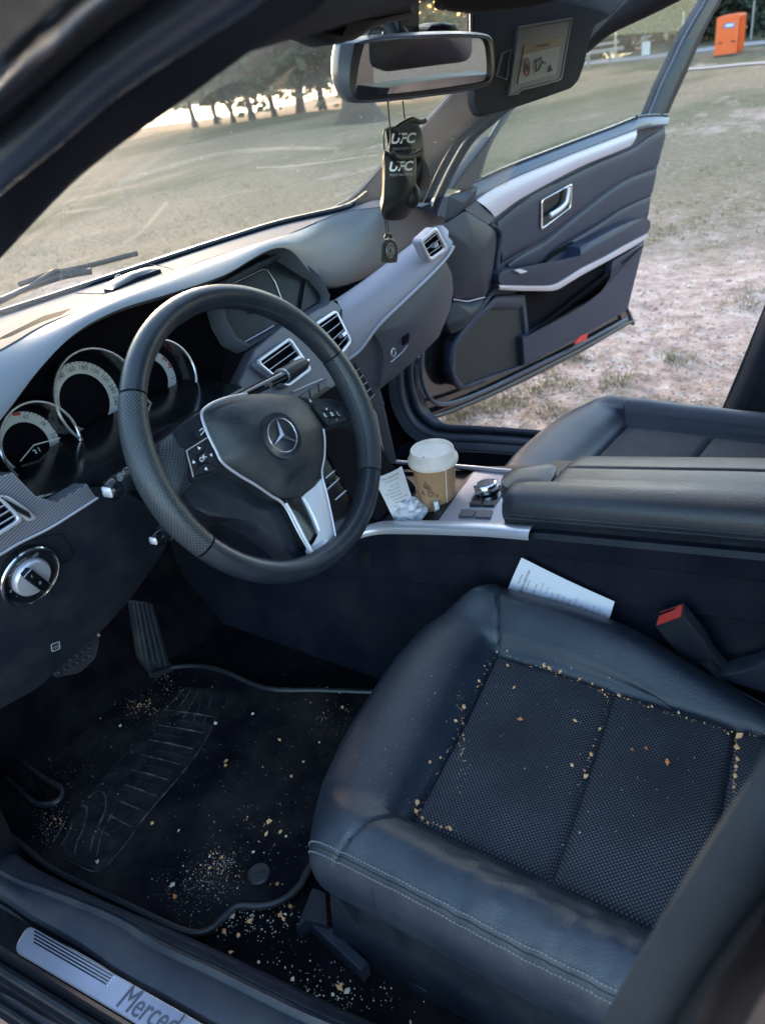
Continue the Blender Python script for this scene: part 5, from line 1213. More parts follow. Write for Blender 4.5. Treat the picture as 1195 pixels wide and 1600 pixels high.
# pocket
child(door, 'door_pocket', MB().slab(rnd(D3([(440, 716), (592, 714), (700, 655), (822, 592), (808, 660), (770, 712), (640, 800), (480, 890), (468, 745)], .004), .006, 3), .004), M['dark_void'], smooth=False)
pk = [(480, 890), (560, 848), (640, 806), (720, 758), (775, 712), (810, 660), (824, 592), (952, 520), (885, 786), (870, 800), (690, 905), (465, 1016), (458, 902)]
child(door, 'pocket_front', MB().slab(rnd(D3(pk, .03), .004, 2), .03, .004), M['door_soft'])
child(door, 'speaker_frame', MB().ring(D3([(350, 735), (465, 728), (482, 885), (462, 1018), (205, 1108), (163, 1050), (172, 930), (250, 835)], .012), D3([(330, 790), (446, 786), (458, 890), (450, 1010), (215, 1095), (178, 1045), (188, 935), (262, 850)], .008), .02), M['door_soft'])
M['mesh_grille'] = dot_mat('mesh_grille', (.010, .010, .015), (.003, .003, .005), .003, .6, r=.25)
sg_ = child(door, 'speaker_grille', MB().slab(D3([(330, 790), (446, 786), (458, 890), (450, 1010), (215, 1095), (178, 1045), (188, 935), (262, 850)], .006), .004), M['mesh_grille'], smooth=False)
puv(sg_, lambda i: (sg_.data.vertices[i].co.dot(Dd), sg_.data.vertices[i].co.z))
child(door, 'red_reflector', MB().slab(D3([(693, 897), (722, 886), (718, 912), (668, 932), (678, 912)], .034), .004, .001), M['red'])
child(door, 'bottom_seal', MB().tube(cr(D3([(20, 1010), (25, 1120), (60, 1200), (100, 1222), (290, 1148), (470, 1062), (700, 945), (880, 845), (905, 845)], -.01), 5), .009, 8), M['rubber'])
child(door, 'bottom_seal', MB().tube(cr(D3([(50, 960), (48, 1060), (70, 1130), (110, 1170), (180, 1165), (300, 1120), (470, 1038), (700, 925), (880, 826)], .004), 5), .007, 8), M['seal'])
child(door, 'edge_seal', MB().tube(cr(D3([(880, 790), (890, 810), (904, 845)], -.01), 4), .008, 8), M['rubber'])
child(door, 'screw_mark', MB().bar(*D3([(572, 850), (573, 862)], .032), .002, .001), M['print_grey'], smooth=False)
# handle
hq = D3([(534, 345), (660, 276), (656, 375), (533, 467)], .006)
hd_ = child(door, 'handle_bezel', MB().ring(rnd(hq, .012, 4), rnd([p.lerp(sum(hq, V((0, 0, 0)))/4, .10) for p in hq], .010, 4), .003), M['chrome'])
child(hd_, 'handle_cup', MB().slab(rnd([p.lerp(sum(hq, V((0, 0, 0)))/4, .08)-DNn*.002 for p in hq], .008, 3), .004), M['gloss_black'], smooth=False)
child(hd_, 'handle_lever', MB().tube(cr(D3([(646, 292), (641, 330), (634, 356), (612, 380), (585, 398), (568, 408)], .018), 4), .0085, 10, flat=.6, upv=DNn), M['satin'])
child(door, 'lock_pin', MB().tube([Dr(c3(920, 18), .01), Dr(c3(920, 2), .01)+V((0, 0, .005))], .003, 8), M['gloss_black'])
# window frame and glass
fo = [Dr(p, -.01) for p in [(1041, 184), (1052, 158), (1064, 132), (1080, 96), (1097, 56), (1112, 26), (1127, 0), (1150, -45)]]
fi = [Dr(p, -.01) for p in [(1012, 180), (1022, 156), (1032, 131), (1048, 98), (1064, 64), (1082, 32), (1101, 0), (1126, -45)]]
fm_ = [x.lerp(y, .42)+DNn*.014 for x, y in zip(fo, fi)]; fi2 = [x.lerp(y, .9)+DNn*.008 for x, y in zip(fo, fi)]
child(door, 'window_frame', MB().grid([cr(r, 4) for r in ([p-DNn*.04 for p in fo], fo, fm_)]), M['pillar_dark'])
child(door, 'window_frame', MB().grid([cr(r, 4) for r in (fm_, [p+DNn*.002 for p in fi2], fi, [p-DNn*.03 for p in fi])]), M['b_trim'])
child(door, 'frame_trim', MB().tube(cr([p+DNn*.002 for p in fi], 4), .002, 6), M['seal'])
ff = [Dr(p, -.015) for p in [(742, 288), (768, 214), (830, 130), (930, 40), (1010, -60)]]
child(door, 'window_frame', MB().tube(cr(ff, 4), .010, 8), M['rubber'])
gl = [Dr(p, -.02) for p in [(741, 290), (768, 208), (830, 128), (930, 38), (1010, -70), (1140, -75), (1101, 2), (1064, 68), (1031, 134), (1010, 186), (900, 232)]]
child(door, 'window_glass', MB().slab(gl, .003), M['door_glass'], smooth=False)

# ================================================================== MIRROR, VISOR, ORNAMENTS
def c2y(L, y): return [U(c2(*p), 'y', y) for p in L]
ML = U((532, 105), 'y', -.035); MR = U((772, 92), 'y', -.115)
mw = (MR-ML); mw.z = 0; mw.normalize(); MN = V((mw.y, -mw.x, 0)).normalized()
MN = (MN+V((0, 0, -.06))).normalized(); MP = (ML+MR)/2
def Mi(p, off=0): return UP(p, MP+MN*off, MN)
mir = thing('rear_view_mirror', tuple(MP), 'rear view mirror with black frame hanging below the roof in front of the windscreen', 'mirror')
mo_ = [c2(95, 215), c2(110, 195), c2(190, 172), c2(330, 158), c2(480, 148), c2(640, 145), c2(760, 155), c2(800, 178), c2(812, 230), c2(815, 320), c2(805, 375), c2(770, 405), c2(650, 432), c2(480, 455), c2(300, 475), c2(180, 482), c2(140, 472), c2(112, 440), c2(90, 380), c2(85, 300)]
mi_ = [c2(205, 215), c2(215, 205), c2(260, 195), c2(360, 186), c2(500, 178), c2(640, 175), c2(730, 178), c2(762, 188), c2(778, 230), c2(785, 310), c2(780, 360), c2(755, 380), c2(640, 400), c2(480, 422), c2(330, 438), c2(220, 448), c2(185, 450), c2(165, 440), c2(165, 410), c2(180, 310)]
A_ = [Mi(p, -.006) for p in mo_]; B_ = [Mi(p, .004) for p in mi_]
M['frame_grey'] = mat('frame_grey', (.07, .075, .095), .4, bump=(900, .1, 'noise', .001))
fr2 = [a.lerp(b, .45) for a, b in zip(A_, B_)]; cmir = sum(A_, V((0, 0, 0)))/len(A_)
child(mir, 'housing', MB().grid([cr(r, 3, True) for r in ([p.lerp(cmir, .5)-MN*.05 for p in A_], [p.lerp(cmir, .12)-MN*.035 for p in A_], [p-MN*.012 for p in A_], A_, [p+MN*.006 for p in fr2])], True), M['frame_grey'])
child(mir, 'frame', MB().grid([cr(r, 3, True) for r in ([p+MN*.0055 for p in fr2], [a.lerp(b, .8)+MN*.005 for a, b in zip(fr2, B_)], B_, [p-MN*.004 for p in B_])], True), M['rubber'])
M['mirror_glass'] = mat('mirror_glass', (.55, .57, .62), .02, metal=1)
child(mir, 'mirror_glass', MB().slab([p-MN*.001 for p in cr(B_, 3, True)], .002), M['mirror_glass'], smooth=False)
child(mir, 'mirror_stem', MB().tube([MP-MN*.03+V((0, .0, .01)), MP-MN*.04+V((0, .02, .06)), MP+V((0, .03, .12))], .016, 10), M['plastic'])
child(mir, 'sensor_pod', MB().dome(rnd([Mi(p, -.03) for p in [(665, 52), (672, 40), (690, 34), (712, 38), (718, 55)]], .006, 3), .006, .03, 3), M['plastic'])
child(mir, 'top_lever', MB().tube(cr([Mi(p, -.01) for p in [(575, 54), (580, 46), (592, 43), (600, 48), (598, 56)]], 4), .002, 6), M['grey_metal'])
# visor
VN = V((-.25, -.96, .12)).normalized(); VP = V((.2, -.05, .98))
def Vi(p, off=0): return UP(p, VP+VN*off, VN)
vis = thing('sun_visor', tuple(Vi((820, 120))), 'dark sun visor folded down above the passenger side with a covered vanity mirror', 'sun visor')
vo_ = [(741, 12), (741, 120), (741, 160), (748, 178), (758, 181), (800, 170), (850, 153), (895, 137), (905, 125), (914, 100), (920, 70), (930, 40), (960, 20), (1000, -30), (760, -40)]
child(vis, 'visor_board', MB().slab(rnd([Vi(p) for p in vo_], .006, 3), .014, .004), M['headliner'])
fo_ = [c2(925, 122), c2(1178, 80), c2(1128, 370), c2(1110, 384), c2(1078, 388), c2(1070, 395), c2(940, 425), c2(925, 442), c2(878, 450)]
fi_ = [c2(936, 136), c2(1166, 94), c2(1118, 358), c2(1100, 372), c2(1070, 376), c2(1062, 380), c2(936, 412), c2(918, 428), c2(888, 436)]
child(vis, 'mirror_frame', MB().ring([Vi(p, .004) for p in fo_], [Vi(p, .004) for p in fi_], .004), M['taupe'])
vc = child(vis, 'mirror_cover', MB().slab([Vi(p, .004) for p in fi_], .003), M['taupe'], smooth=False)
lab = child(vis, 'warning_label', MB().slab([Vi(p, .0055) for p in [c2(948, 255), c2(1122, 214), c2(1100, 345), c2(922, 392)]], .001), M['label'] if 'label' in M else M.setdefault('label', mat('label', (.20, .195, .205), .5)), smooth=False)
child(lab, 'label_header', MB().slab([Vi(p, .0055) for p in [c2(952, 212), c2(1132, 172), c2(1124, 210), c2(948, 250)]], .001), M.setdefault('amber', mat('amber', (.16, .095, .045), .5)), smooth=False)
m_ = MB(); text(m_, "! WARNING", Vi(c2(1040, 212), .007), Vi(c2(1120, 192))-Vi(c2(950, 230)), V((0, 0, 1)), .007); child(lab, 'label_text', m_, M['print'], smooth=False)
cc = Vi(c2(964, 313), .007); xd = (Vi(c2(1100, 280))-Vi(c2(950, 315))).normalized()
rr_ = [cc+(xd*math.cos(a)*.0065+V((0, 0, 1))*math.sin(a)*.0125) for a in [2*math.pi*k/28 for k in range(28)]]
child(lab, 'prohibition_ring', MB().tube(rr_, .0009, 6, True).tube([rr_[10], rr_[24]], .0008, 5), M.setdefault('dull_red', mat('dull_red', (.22, .03, .03), .5)))
m_ = MB()
for L in ([(1005, 275), (1008, 335), (1022, 325), (1030, 300)], [(1005, 290), (1030, 268), (1036, 300)], [(1066, 332), (1074, 305), (1082, 328), (1066, 332)], [(955, 335), (965, 300), (972, 322)], [(1040, 290), (1052, 292)]):
    m_.tube([Vi(c2(*p), .007) for p in L], .001, 5)
child(lab, 'pictogram', m_, M['print'])
child(vis, 'lamp_frame', MB().tube([Vi(p, .003) for p in [c2(890, 232), c2(850, 250), c2(822, 355), c2(870, 372), c2(880, 300)]], .0018, 6, True), M['taupe'])
child(vis, 'visor_pivot', MB().tube([Vi((738, 60), -.005), Vi((738, 20), -.005)], .005, 8), M['plastic'])
hl = [U(p, 'y', -.25) for p in [(690, 12), (750, 20), (830, 12), (905, -8), (900, -60), (700, -40)]]
child(body, 'map_pocket', MB().slab(rnd(hl, .008, 3), .01, .002), M['headliner'])

def puff(nm, L, y, th, mt, parent, sc=1):
    P = cr([U(c2(*p), 'y', y) for p in L], 4, True)
    n = tocam(P); return child(parent, nm, MB().dome(P, th, 0, 6, 2.4, n=n).dome(P, -th, 0, 6, 2.4, n=n), mt)
yg = -.075
def glove_(nm, lab_, y, body_, cuff, thumb, lx, txt, tx2, cords):
    t = thing(nm, tuple(U(c2(*body_[0]), 'y', y)), lab_, 'ornament', 'miniature boxing gloves hanging from the mirror')
    b = puff('glove_body', body_, y, .018, M['glove'], t)
    cf = [U(c2(*p), 'y', y) for p in cuff]
    child(t, 'cuff', MB().tube(cr([p+V((0, -.012, 0)) for p in cf], 4), .0035, 8), M['glove'])
    if thumb: puff('thumb', thumb, y-.014, .009, M['glove'], t)
    bv = BVHTree.FromPolygons([v.co+V(t.location) for v in b.data.vertices], [tuple(p.vertices) for p in b.data.polygons])
    m_ = MB(); g_ = text_geo(txt)
    def put(s, c, w_, h_, ang_=0.0):
        gg = text_geo(s, .03 if len(s) < 5 else .01); xs = [v.x for v in gg[0]]; W0 = max(xs)-min(xs)
        vs = []
        for v in gg[0]:
            px = c[0]+(v.x+.22*v.y)*w_/W0; py = c[1]-v.y*h_+(v.x*w_/W0)*ang_
            p = c2(px, py); h = bv.ray_cast(CAM, ray(*p).normalized())
            vs.append(h[0]-ray(*p).normalized()*.0012 if h[0] else U(p, 'y', y-.006))
        m_.add(vs, gg[1])
    put(txt, lx, tx2[0], tx2[1], -.05); child(t, 'lettering', m_, M['print_white'], smooth=False)
    m_ = MB(); put(tx2[2], (lx[0], lx[1]+tx2[3]), tx2[4], 17, -.03); child(t, 'small_lettering', m_, M['print_grey'], smooth=False)
    for cpath in cords: child(t, 'cord', MB().tube(cr([U(c2(*p), 'y', y) for p in cpath], 4), .0011, 6), M['glove'])
    return t
glove_('boxing_glove', 'rear miniature black glove, higher of the two hanging from the mirror', yg+.03,
       [(310, 602), (350, 590), (395, 578), (453, 565), (460, 640), (478, 720), (500, 800), (515, 858), (490, 880), (452, 892), (430, 860), (420, 780), (380, 760), (335, 740), (318, 680)],
       [(312, 604), (345, 582), (390, 560), (430, 572), (454, 566)], None, (388, 648), "UFC", (112, 66, "PRIDE FIGHTING", 46, 100), [[(385, 470), (392, 530), (400, 575)]])
glove_('boxing_glove', 'front miniature black glove, lower of the two, with a stitched thumb', yg,
       [(300, 708), (330, 712), (380, 708), (434, 694), (436, 780), (438, 850), (460, 895), (458, 950), (430, 985), (395, 1020), (345, 1030), (300, 1022), (286, 985), (296, 930), (300, 860), (302, 780)],
       [(300, 712), (320, 738), (380, 735), (434, 712)], [(430, 850), (455, 885), (460, 930), (440, 975), (415, 960), (408, 905)], (378, 778), "UFC", (108, 62, "PRIDE FIGHTING", 38, 108), [[(316, 475), (322, 560), (330, 640), (322, 700)], [(300, 700), (296, 620), (318, 600)]])
md_ = thing('medallion', tuple(U(c2(325, 1150), 'y', yg)), 'small dark metal medallion on a thin cord below the gloves', 'medallion')
mp_ = [U(c2(*p), 'y', yg) for p in [(290, 1222), (287, 1180), (292, 1142), (305, 1118), (328, 1112), (350, 1122), (362, 1150), (365, 1190), (360, 1225), (325, 1228)]]
md1 = child(md_, 'plate', MB().slab(rnd(mp_, .002, 2), .002, .001), M['medal'])
mc_ = U(c2(326, 1170), 'y', yg-.001)
m_ = MB()
for r_ in (.009, .005): m_.tube([mc_+V((math.cos(a)*r_, -.0006, math.sin(a)*r_)) for a in [k*math.pi/8 for k in range(16)]], .0007, 5, True)
for k in range(8): a = k*math.pi/4; m_.tube([mc_+V((math.cos(a)*.002, -.0006, math.sin(a)*.002)), mc_+V((math.cos(a)*.009, -.0006, math.sin(a)*.009))], .0005, 4)
child(md1, 'relief', m_, M['steel'])
child(md_, 'loop', MB().tube([U(c2(*p), 'y', yg) for p in [(305, 1112), (308, 1096), (326, 1094), (330, 1110)]], .0022, 6), M['glove'])
for L in ([(312, 1095), (300, 1020), (300, 960)], [(322, 1095), (312, 1030), (304, 1000), (290, 960)]): child(md_, 'cord', MB().tube(cr([U(c2(*p), 'y', yg-.012) for p in L], 3), .0007, 5), M['glove'])

# ================================================================== CUP, RECEIPTS, TISSUE
lt_c = U(rf(375, 120), 'z', .478)
cb = V((lt_c.x, lt_c.y, lt_c.z-.118))
cup = thing('paper_cup', tuple(cb), 'brown takeaway paper coffee cup with a pale plastic lid standing in the cup holder', 'cup')
child(cup, 'cup_body', MB().lathe([(.0002, .0), (.029, .0), (.0295, .003), (.0385, .098), (.040, .100)], cb, Z_, 48), M['kraft'])
child(cup, 'lid', MB().lathe([(.0405, .092), (.0428, .094), (.0430, .100), (.0415, .1025), (.0405, .104), (.0385, .106), (.0368, .1165), (.0355, .118), (.0338, .1165), (.0325, .113), (.02, .113), (.0002, .113)], cb, Z_, 56), M['lid'])
h = cb+V((-.030, .012, .1183)); 
child(cup, 'sip_hole', MB().lathe([(.0018, .0), (.0002, .0002)], cb+V((-.0335, -.0035, .1183)), Z_, 12), M['dark_void'])
m_ = MB()
def oncup(a, z, off=.0004): r_ = .0295+.009*(z/.098)+off; return cb+V((math.cos(a)*r_, math.sin(a)*r_, z))
ca = math.atan2(CAM.y-cb.y, CAM.x-cb.x)
for s, z, sz, sh in (("& End", .046, .013, .10), ("THE", .061, .006, .0)):
    gg = text_geo(s); m_.add([oncup(ca-.38+(v.x*sz)/.034, z+v.y*sz-(v.x*sz)*.12) for v in gg[0]], gg[1])
L = [(-.62, .066), (-.55, .058), (-.50, .062), (-.42, .056), (-.30, .052), (-.20, .051), (-.12, .049)]
m_.tube([oncup(ca+a, z) for a, z in L], .0008, 5); m_.tube([oncup(ca+a-.0, z+.005) for a, z in L[1:6]], .0006, 5); m_.tube([oncup(ca+a, z+.012-.1*abs(a+.35)**1.3*.1) for a, z in L[1:5]], .0006, 5)
child(cup, 'printed_logo', m_, M['brown_print'], smooth=False)
m_ = MB(); 
for k in range(4):
    gg = text_geo("blend roast cup"[k:k+9]); m_.add([oncup(ca-.25+(v.x*.0035)/.034, .030-.0045*k+v.y*.0035) for v in gg[0]], gg[1])
child(cup, 'fine_print', m_, M['brown_print'], smooth=False)
child(cup, 'side_seam', MB().tube([oncup(ca+.52, z, .0003) for z in (.02, .05, .097)], .0009, 5), M['lid'])

def paper(name, P, label, n=(10, 14), curl=.006, cat='receipt', lines=(), title=None):
    """P: 4 corners TL,TR,BR,BL of the sheet; gently curled sheet with print slightly proud"""
    P = [V(p) for p in P]; nn = tocam(P)
    def pt(u, v_, off=0):
        return bil(P, u, v_)+nn*(curl*math.sin(math.pi*u)*.7+curl*.6*math.sin(2.3*v_+.5)+off)
    t = thing(name, tuple(pt(.5, 1)), label, cat)
    rows = [[pt(i/n[0], j/n[1]) for i in range(n[0]+1)] for j in range(n[1]+1)]
    child(t, 'paper_sheet', MB().grid(rows).grid([[p-nn*.0002 for p in r] for r in rows]), M['paper'])
    Wd, Hh = (P[1]-P[0]).length, (P[3]-P[0]).length
    m_ = MB()
    for s, u, v_, sz in lines:
        gg = text_geo(s); m_.add([pt(min(1, max(0, u+v.x*sz/Wd)), v_-v.y*sz/Hh, .0004) for v in gg[0]], gg[1])
    child(t, 'printed_text', m_, M['print'], smooth=False); return t
rnd_lines = lambda v0, v1, n, u=.5: [("%s  %d.%02d" % (random.choice(["FLAT WHITE", "MILK 2L", "BREAD", "TOTAL", "EFTPOS", "GST", "CHANGE", "ITEM 2", "TAX INVOICE"]), random.randint(2, 48), random.randint(0, 99)), u+random.uniform(-.12, .12), v0+(v1-v0)*k/max(1, n-1), .0036) for k in range(n)]
rc1 = [U((588, 742), 'x', -.085), U((627, 728), 'x', -.05), U((652, 808), 'x', -.045), U((618, 818), 'x', -.075)]
rc1[0] = U((583, 747), 'x', -.095)
paper('receipt', rc1, 'white printed receipt leaning in the tray beside the coffee cup', curl=.006, lines=[("TAX INVOICE", .5, .08, .0055), ("Customer Copy", .5, .14, .004)]+rnd_lines(.24, .95, 12))
zc = .315
rc2 = [U((793, 925), 'y', -.262) if False else UP((792, 926), V((-.118, -.3, .3)), V((1, 0, 0))), UP((816, 869), V((-.118, -.3, .3)), V((1, 0, 0))), UP((961, 938), V((-.118, -.3, .3)), V((1, 0, 0))), UP((948, 985), V((-.118, -.3, .3)), V((1, 0, 0)))]
rc2 = [p+V((-.002, 0, 0)) for p in rc2]
# text runs up the short side: sheet axis u along short edge, v along the long edge
paper('receipt', rc2, 'long white printed receipt stuck between the near seat and the console', curl=.006, n=(8, 16), lines=[("BOOKER BISKOON", .52, .13, .0062), ("NEWSTORE", .55, .08, .004), ("68 15 20 44 01", .5, .17, .0038)]+rnd_lines(.25, .95, 13))
# crumpled tissue
tc_ = Cn((652, 800), .0); tis = MB()
n_ = 18; rows = []
for i in range(n_+1):
    r = []
    for j in range(n_):
        th_ = math.pi*i/n_; ph = 2*math.pi*j/n_
        d = V((math.sin(th_)*math.cos(ph), math.sin(th_)*math.sin(ph), math.cos(th_)))
        q = noise.noise(d*2.6+V((3, 1, 8)))*.7+abs(noise.noise(d*6))*.5
        r.append(tc_+V((-.004, .010, .000))+V((d.x*.023, d.y*.022, d.z*.017))*(1+q))
    rows.append(r)
tag(tis.grid(rows, True).build('tissue', M['paper'], sharp=25), 'crumpled white tissue in front of the coffee cup', 'tissue')
stc = Cn(rf(412, 500), .0)
tag(MB().tube([stc+V((0, 0, -.012)), stc+V((.002, .003, .014))], .0045, 10).build('lip_balm', M['print_white']), 'tiny white tube standing between the coffee cup and the metal plate', 'tube')

# ================================================================== CRUMBS
mats = [M['crumb_a'], M['crumb_b'], M['crumb_c']]
def seatcrumbs(p, r, k=0):
    q = onseat(p, r*.3); 
    if q is None: return
    m_ = MB(); m_.lump(V((0, 0, 0)), r); m_.lump(V((r*.3, r*.2, r*.1)), r*.8)
    o = m_.build('crumb', mats[k], smooth=False); o.location = q+V((0, 0, r*.25)); return o
seat_big = [((776, 1020), 3, 0), ((792, 1018), 2.5, 0), ((757, 1042), 3, 0), ((748, 1065), 3, 0), ((725, 1107), 4.5, 0), ((712, 1128), 4, 0), ((850, 1042), 6, 0), ((858, 1046), 4.5, 0), ((875, 1052), 4, 0), ((905, 1063), 4.5, 0), ((925, 1070), 3.5, 0), ((941, 1080), 3, 0), ((967, 1088), 3.5, 0), ((937, 1140), 3.5, 0), ((924, 1181), 4.5, 0), ((914, 1215), 4.5, 0), ((1060, 1116), 4, 1), ((1100, 1131), 2.5, 0), ((1154, 1152), 5, 0), ((1150, 1170), 5, 0), ((1151, 1188), 4.5, 0), ((1150, 1200), 4, 0), ((1148, 1215), 5, 0), ((1146, 1232), 3, 0), ((1145, 1272), 4, 0), ((1143, 1282), 4.5, 0), ((652, 1255), 4.5, 0), ((650, 1270), 4, 0), ((660, 1280), 3.5, 0), ((703, 1297), 4, 0), ((813, 1126), 5, 2), ((1009, 1171), 4, 2), ((1042, 1193), 6, 2), ((987, 1173), 3.5, 2), ((793, 1041), 3.5, 0), ((803, 1076), 3, 0), ((893, 1197), 3.5, 0), ((898, 1127), 3, 0), ((672, 1192), 3.5, 0), ((1018, 1105), 3, 0), ((1190, 1092), 4, 0), ((688, 1185), 3, 0)]
for p, r, k in seat_big:
    o = seatcrumbs(p, r*.00092, k)
    if o:
        where = 'lying on the dotted fabric of the near seat' if k == 2 else ('pale, caught in the rear seam of the near seat' if k == 1 else 'caught in the seams of the near seat')
        tag(o, {0: 'light brown crumb on the dotted fabric or in the seams of the near seat', 1: 'elongated pale yellow crumb at the edge of the near seat fabric', 2: 'reddish brown nut piece on the dotted fabric of the near seat'}[k], 'crumb', {0: 'brown crumbs on the near seat', 1: 'pale crumb on the near seat', 2: 'nut pieces on the near seat'}[k])
# fine dust of crumbs (beyond counting)
m1, m2 = MB(), MB()
def scat(fn, m_, n, px, py, sx, sy, r0, r1, gauss=True):
    for _ in range(n):
        p = (random.gauss(px, sx), random.gauss(py, sy)) if gauss else (random.uniform(px-sx, px+sx), random.uniform(py-sy, py+sy))
        q = fn(p)
        if q is not None: m_.lump(q, random.uniform(r0, r1)*(1+1.2*(random.random() < .06)))
scat(onseat, m1, 90, 650, 1090, 70, 80, .0003, .0007); scat(onseat, m1, 130, 900, 1180, 140, 90, .0003, .0008); scat(onseat, m1, 40, 620, 1250, 60, 60, .0003, .0006)
scat(onseat, m2, 60, 720, 1150, 5, 40, .0006, .0012)
def seam(a, b, n):
    for _ in range(n):
        t_ = random.random(); p = (a[0]+(b[0]-a[0])*t_+random.gauss(0, 1.5), a[1]+(b[1]-a[1])*t_+random.gauss(0, 1.5)); q = onseat(p, .0006)
        if q is not None: m2.lump(q, random.uniform(.0006, .0012)*(1+1.3*(random.random() < .12)))
for a, b, n in (((650, 1278), (775, 1018), 46), ((775, 1018), (950, 1085), 46), ((950, 1085), (1145, 1146), 34), ((1148, 1150), (1145, 1285), 40), ((950, 1088), (905, 1230), 18), ((650, 1278), (720, 1302), 14), ((1150, 1150), (1195, 1148), 14)): seam(a, b, n)
m1.build('fine_crumbs', M['crumb_b'], seatD, smooth=False, kind='stuff'); m2.build('seam_crumbs', M['crumb_a'], seatD, smooth=False, kind='stuff')
def onfloor(p):
    q = U(p, 'z', .0155); return q if q.x < -.13 and q.x > -.76 else None
def onfl0(p): return U(p, 'z', -.003)
m3, m4, m5 = MB(), MB(), MB()
for a in ((240, 330, 1370, 26, 20), (150, 345, 1350, 14, 12), (180, 300, 1400, 35, 22), (120, 225, 1105, 22, 16), (60, 270, 1080, 22, 22), (90, 82, 1285, 20, 22), (60, 75, 1300, 8, 12), (90, 110, 1230, 40, 40), (160, 430, 1180, 90, 80), (130, 400, 1300, 70, 60), (90, 530, 1110, 30, 25), (60, 180, 1180, 50, 50)):
    scat(onfloor, m3, a[0], a[1], a[2], a[3], a[4], .0003, .0009)
for a in ((50, 222, 1105, 12, 8), (30, 85, 1285, 10, 8), (26, 260, 1060, 8, 12), (60, 340, 1350, 26, 18), (20, 530, 1110, 22, 22), (14, 410, 1280, 20, 14)): scat(onfloor, m4, a[0], a[1], a[2], a[3], a[4], .0008, .0018)
for a in ((120, 375, 1440, 34, 14), (90, 440, 1440, 26, 26), (110, 490, 1540, 60, 26), (90, 540, 1570, 60, 20)):
    scat(onfl0, m5, a[0], a[1], a[2], a[3], a[4], .0006, .0017)
tag(m3.build('floor_crumbs', M['crumb_b'], smooth=False, kind='stuff'), 'fine pale crumbs scattered over the dark floor mat', 'crumbs')
tag(m4.build('floor_crumbs', M['crumb_a'], smooth=False, kind='stuff'), 'brown crumbs heaped on the dark floor mat', 'crumbs')
tag(m5.build('floor_crumbs', M['crumb_b'], smooth=False, kind='stuff'), 'crumbs on the bare carpet between the mat, the sill and the seat rail', 'crumbs')
big_fl = [((353, 1189), 5, 0), ((352, 1196), 3.5, 0), ((420, 1284), 5.5, 0), ((438, 1300), 4, 0), ((416, 1303), 3.5, 0), ((447, 1307), 3.5, 1), ((269, 1383), 5.5, 1), ((273, 1401), 5, 2), ((346, 1340), 4, 0), ((396, 1331), 3, 1), ((238, 1286), 3.5, 0), ((395, 1115), 4, 1), ((337, 1130), 4, 1), ((455, 1213), 4, 0), ((437, 1156), 3, 0), ((474, 1190), 3, 1), ((279, 1298), 3, 1), ((433, 1382), 3.5, 2), ((499, 1160), 3, 1), ((535, 1105), 4, 0), ((510, 1075), 3, 0), ((152, 1347), 4.5, 1), ((188, 1134), 3.5, 1)]
for p, r, k in big_fl:
    m_ = MB(); R_ = r*.00115; m_.lump(V((0, 0, 0)), R_); m_.lump(V((R_*.3, 0, 0)), R_*.8); o = m_.build('crumb', mats[k], smooth=False); o.location = U(p, 'z', .013+R_*.4)
    tag(o, ['light brown crumb lying on the dark floor mat', 'pale grit crumb lying on the dark floor mat', 'reddish brown nut piece lying on the dark floor mat'][k], 'crumb', ['brown crumbs on the floor mat', 'pale crumbs on the floor mat', 'nut pieces on the floor mat'][k])
big_c = [((363, 1432), 5, 1), ((390, 1440), 5, 0), ((350, 1455), 5, 0), ((372, 1462), 4.5, 0), ((437, 1430), 4.5, 0), ((453, 1416), 4, 0), ((443, 1436), 3.5, 0), ((530, 1543), 5, 0), ((542, 1548), 4.5, 1), ((457, 1530), 3.5, 1), ((360, 1488), 3.5, 0)]
for p, r, k in big_c:
    m_ = MB(); R_ = r*.00125; m_.lump(V((0, 0, 0)), R_); m_.lump(V((R_*.3, 0, 0)), R_*.8); o = m_.build('crumb', mats[k], smooth=False); o.location = U(p, 'z', -.004+R_*.4)
    tag(o, ['brown crumb lying on the bare carpet beside the seat rail', 'pale crumb lying on the bare carpet beside the seat rail'][k], 'crumb', ['brown crumbs on the bare carpet', 'pale crumbs on the bare carpet'][k])
# ================================================================== OUTSIDE
rb1 = V((.972, .223, 0)).normalized(); rb2 = V((.749, .66, 0)).normalized()
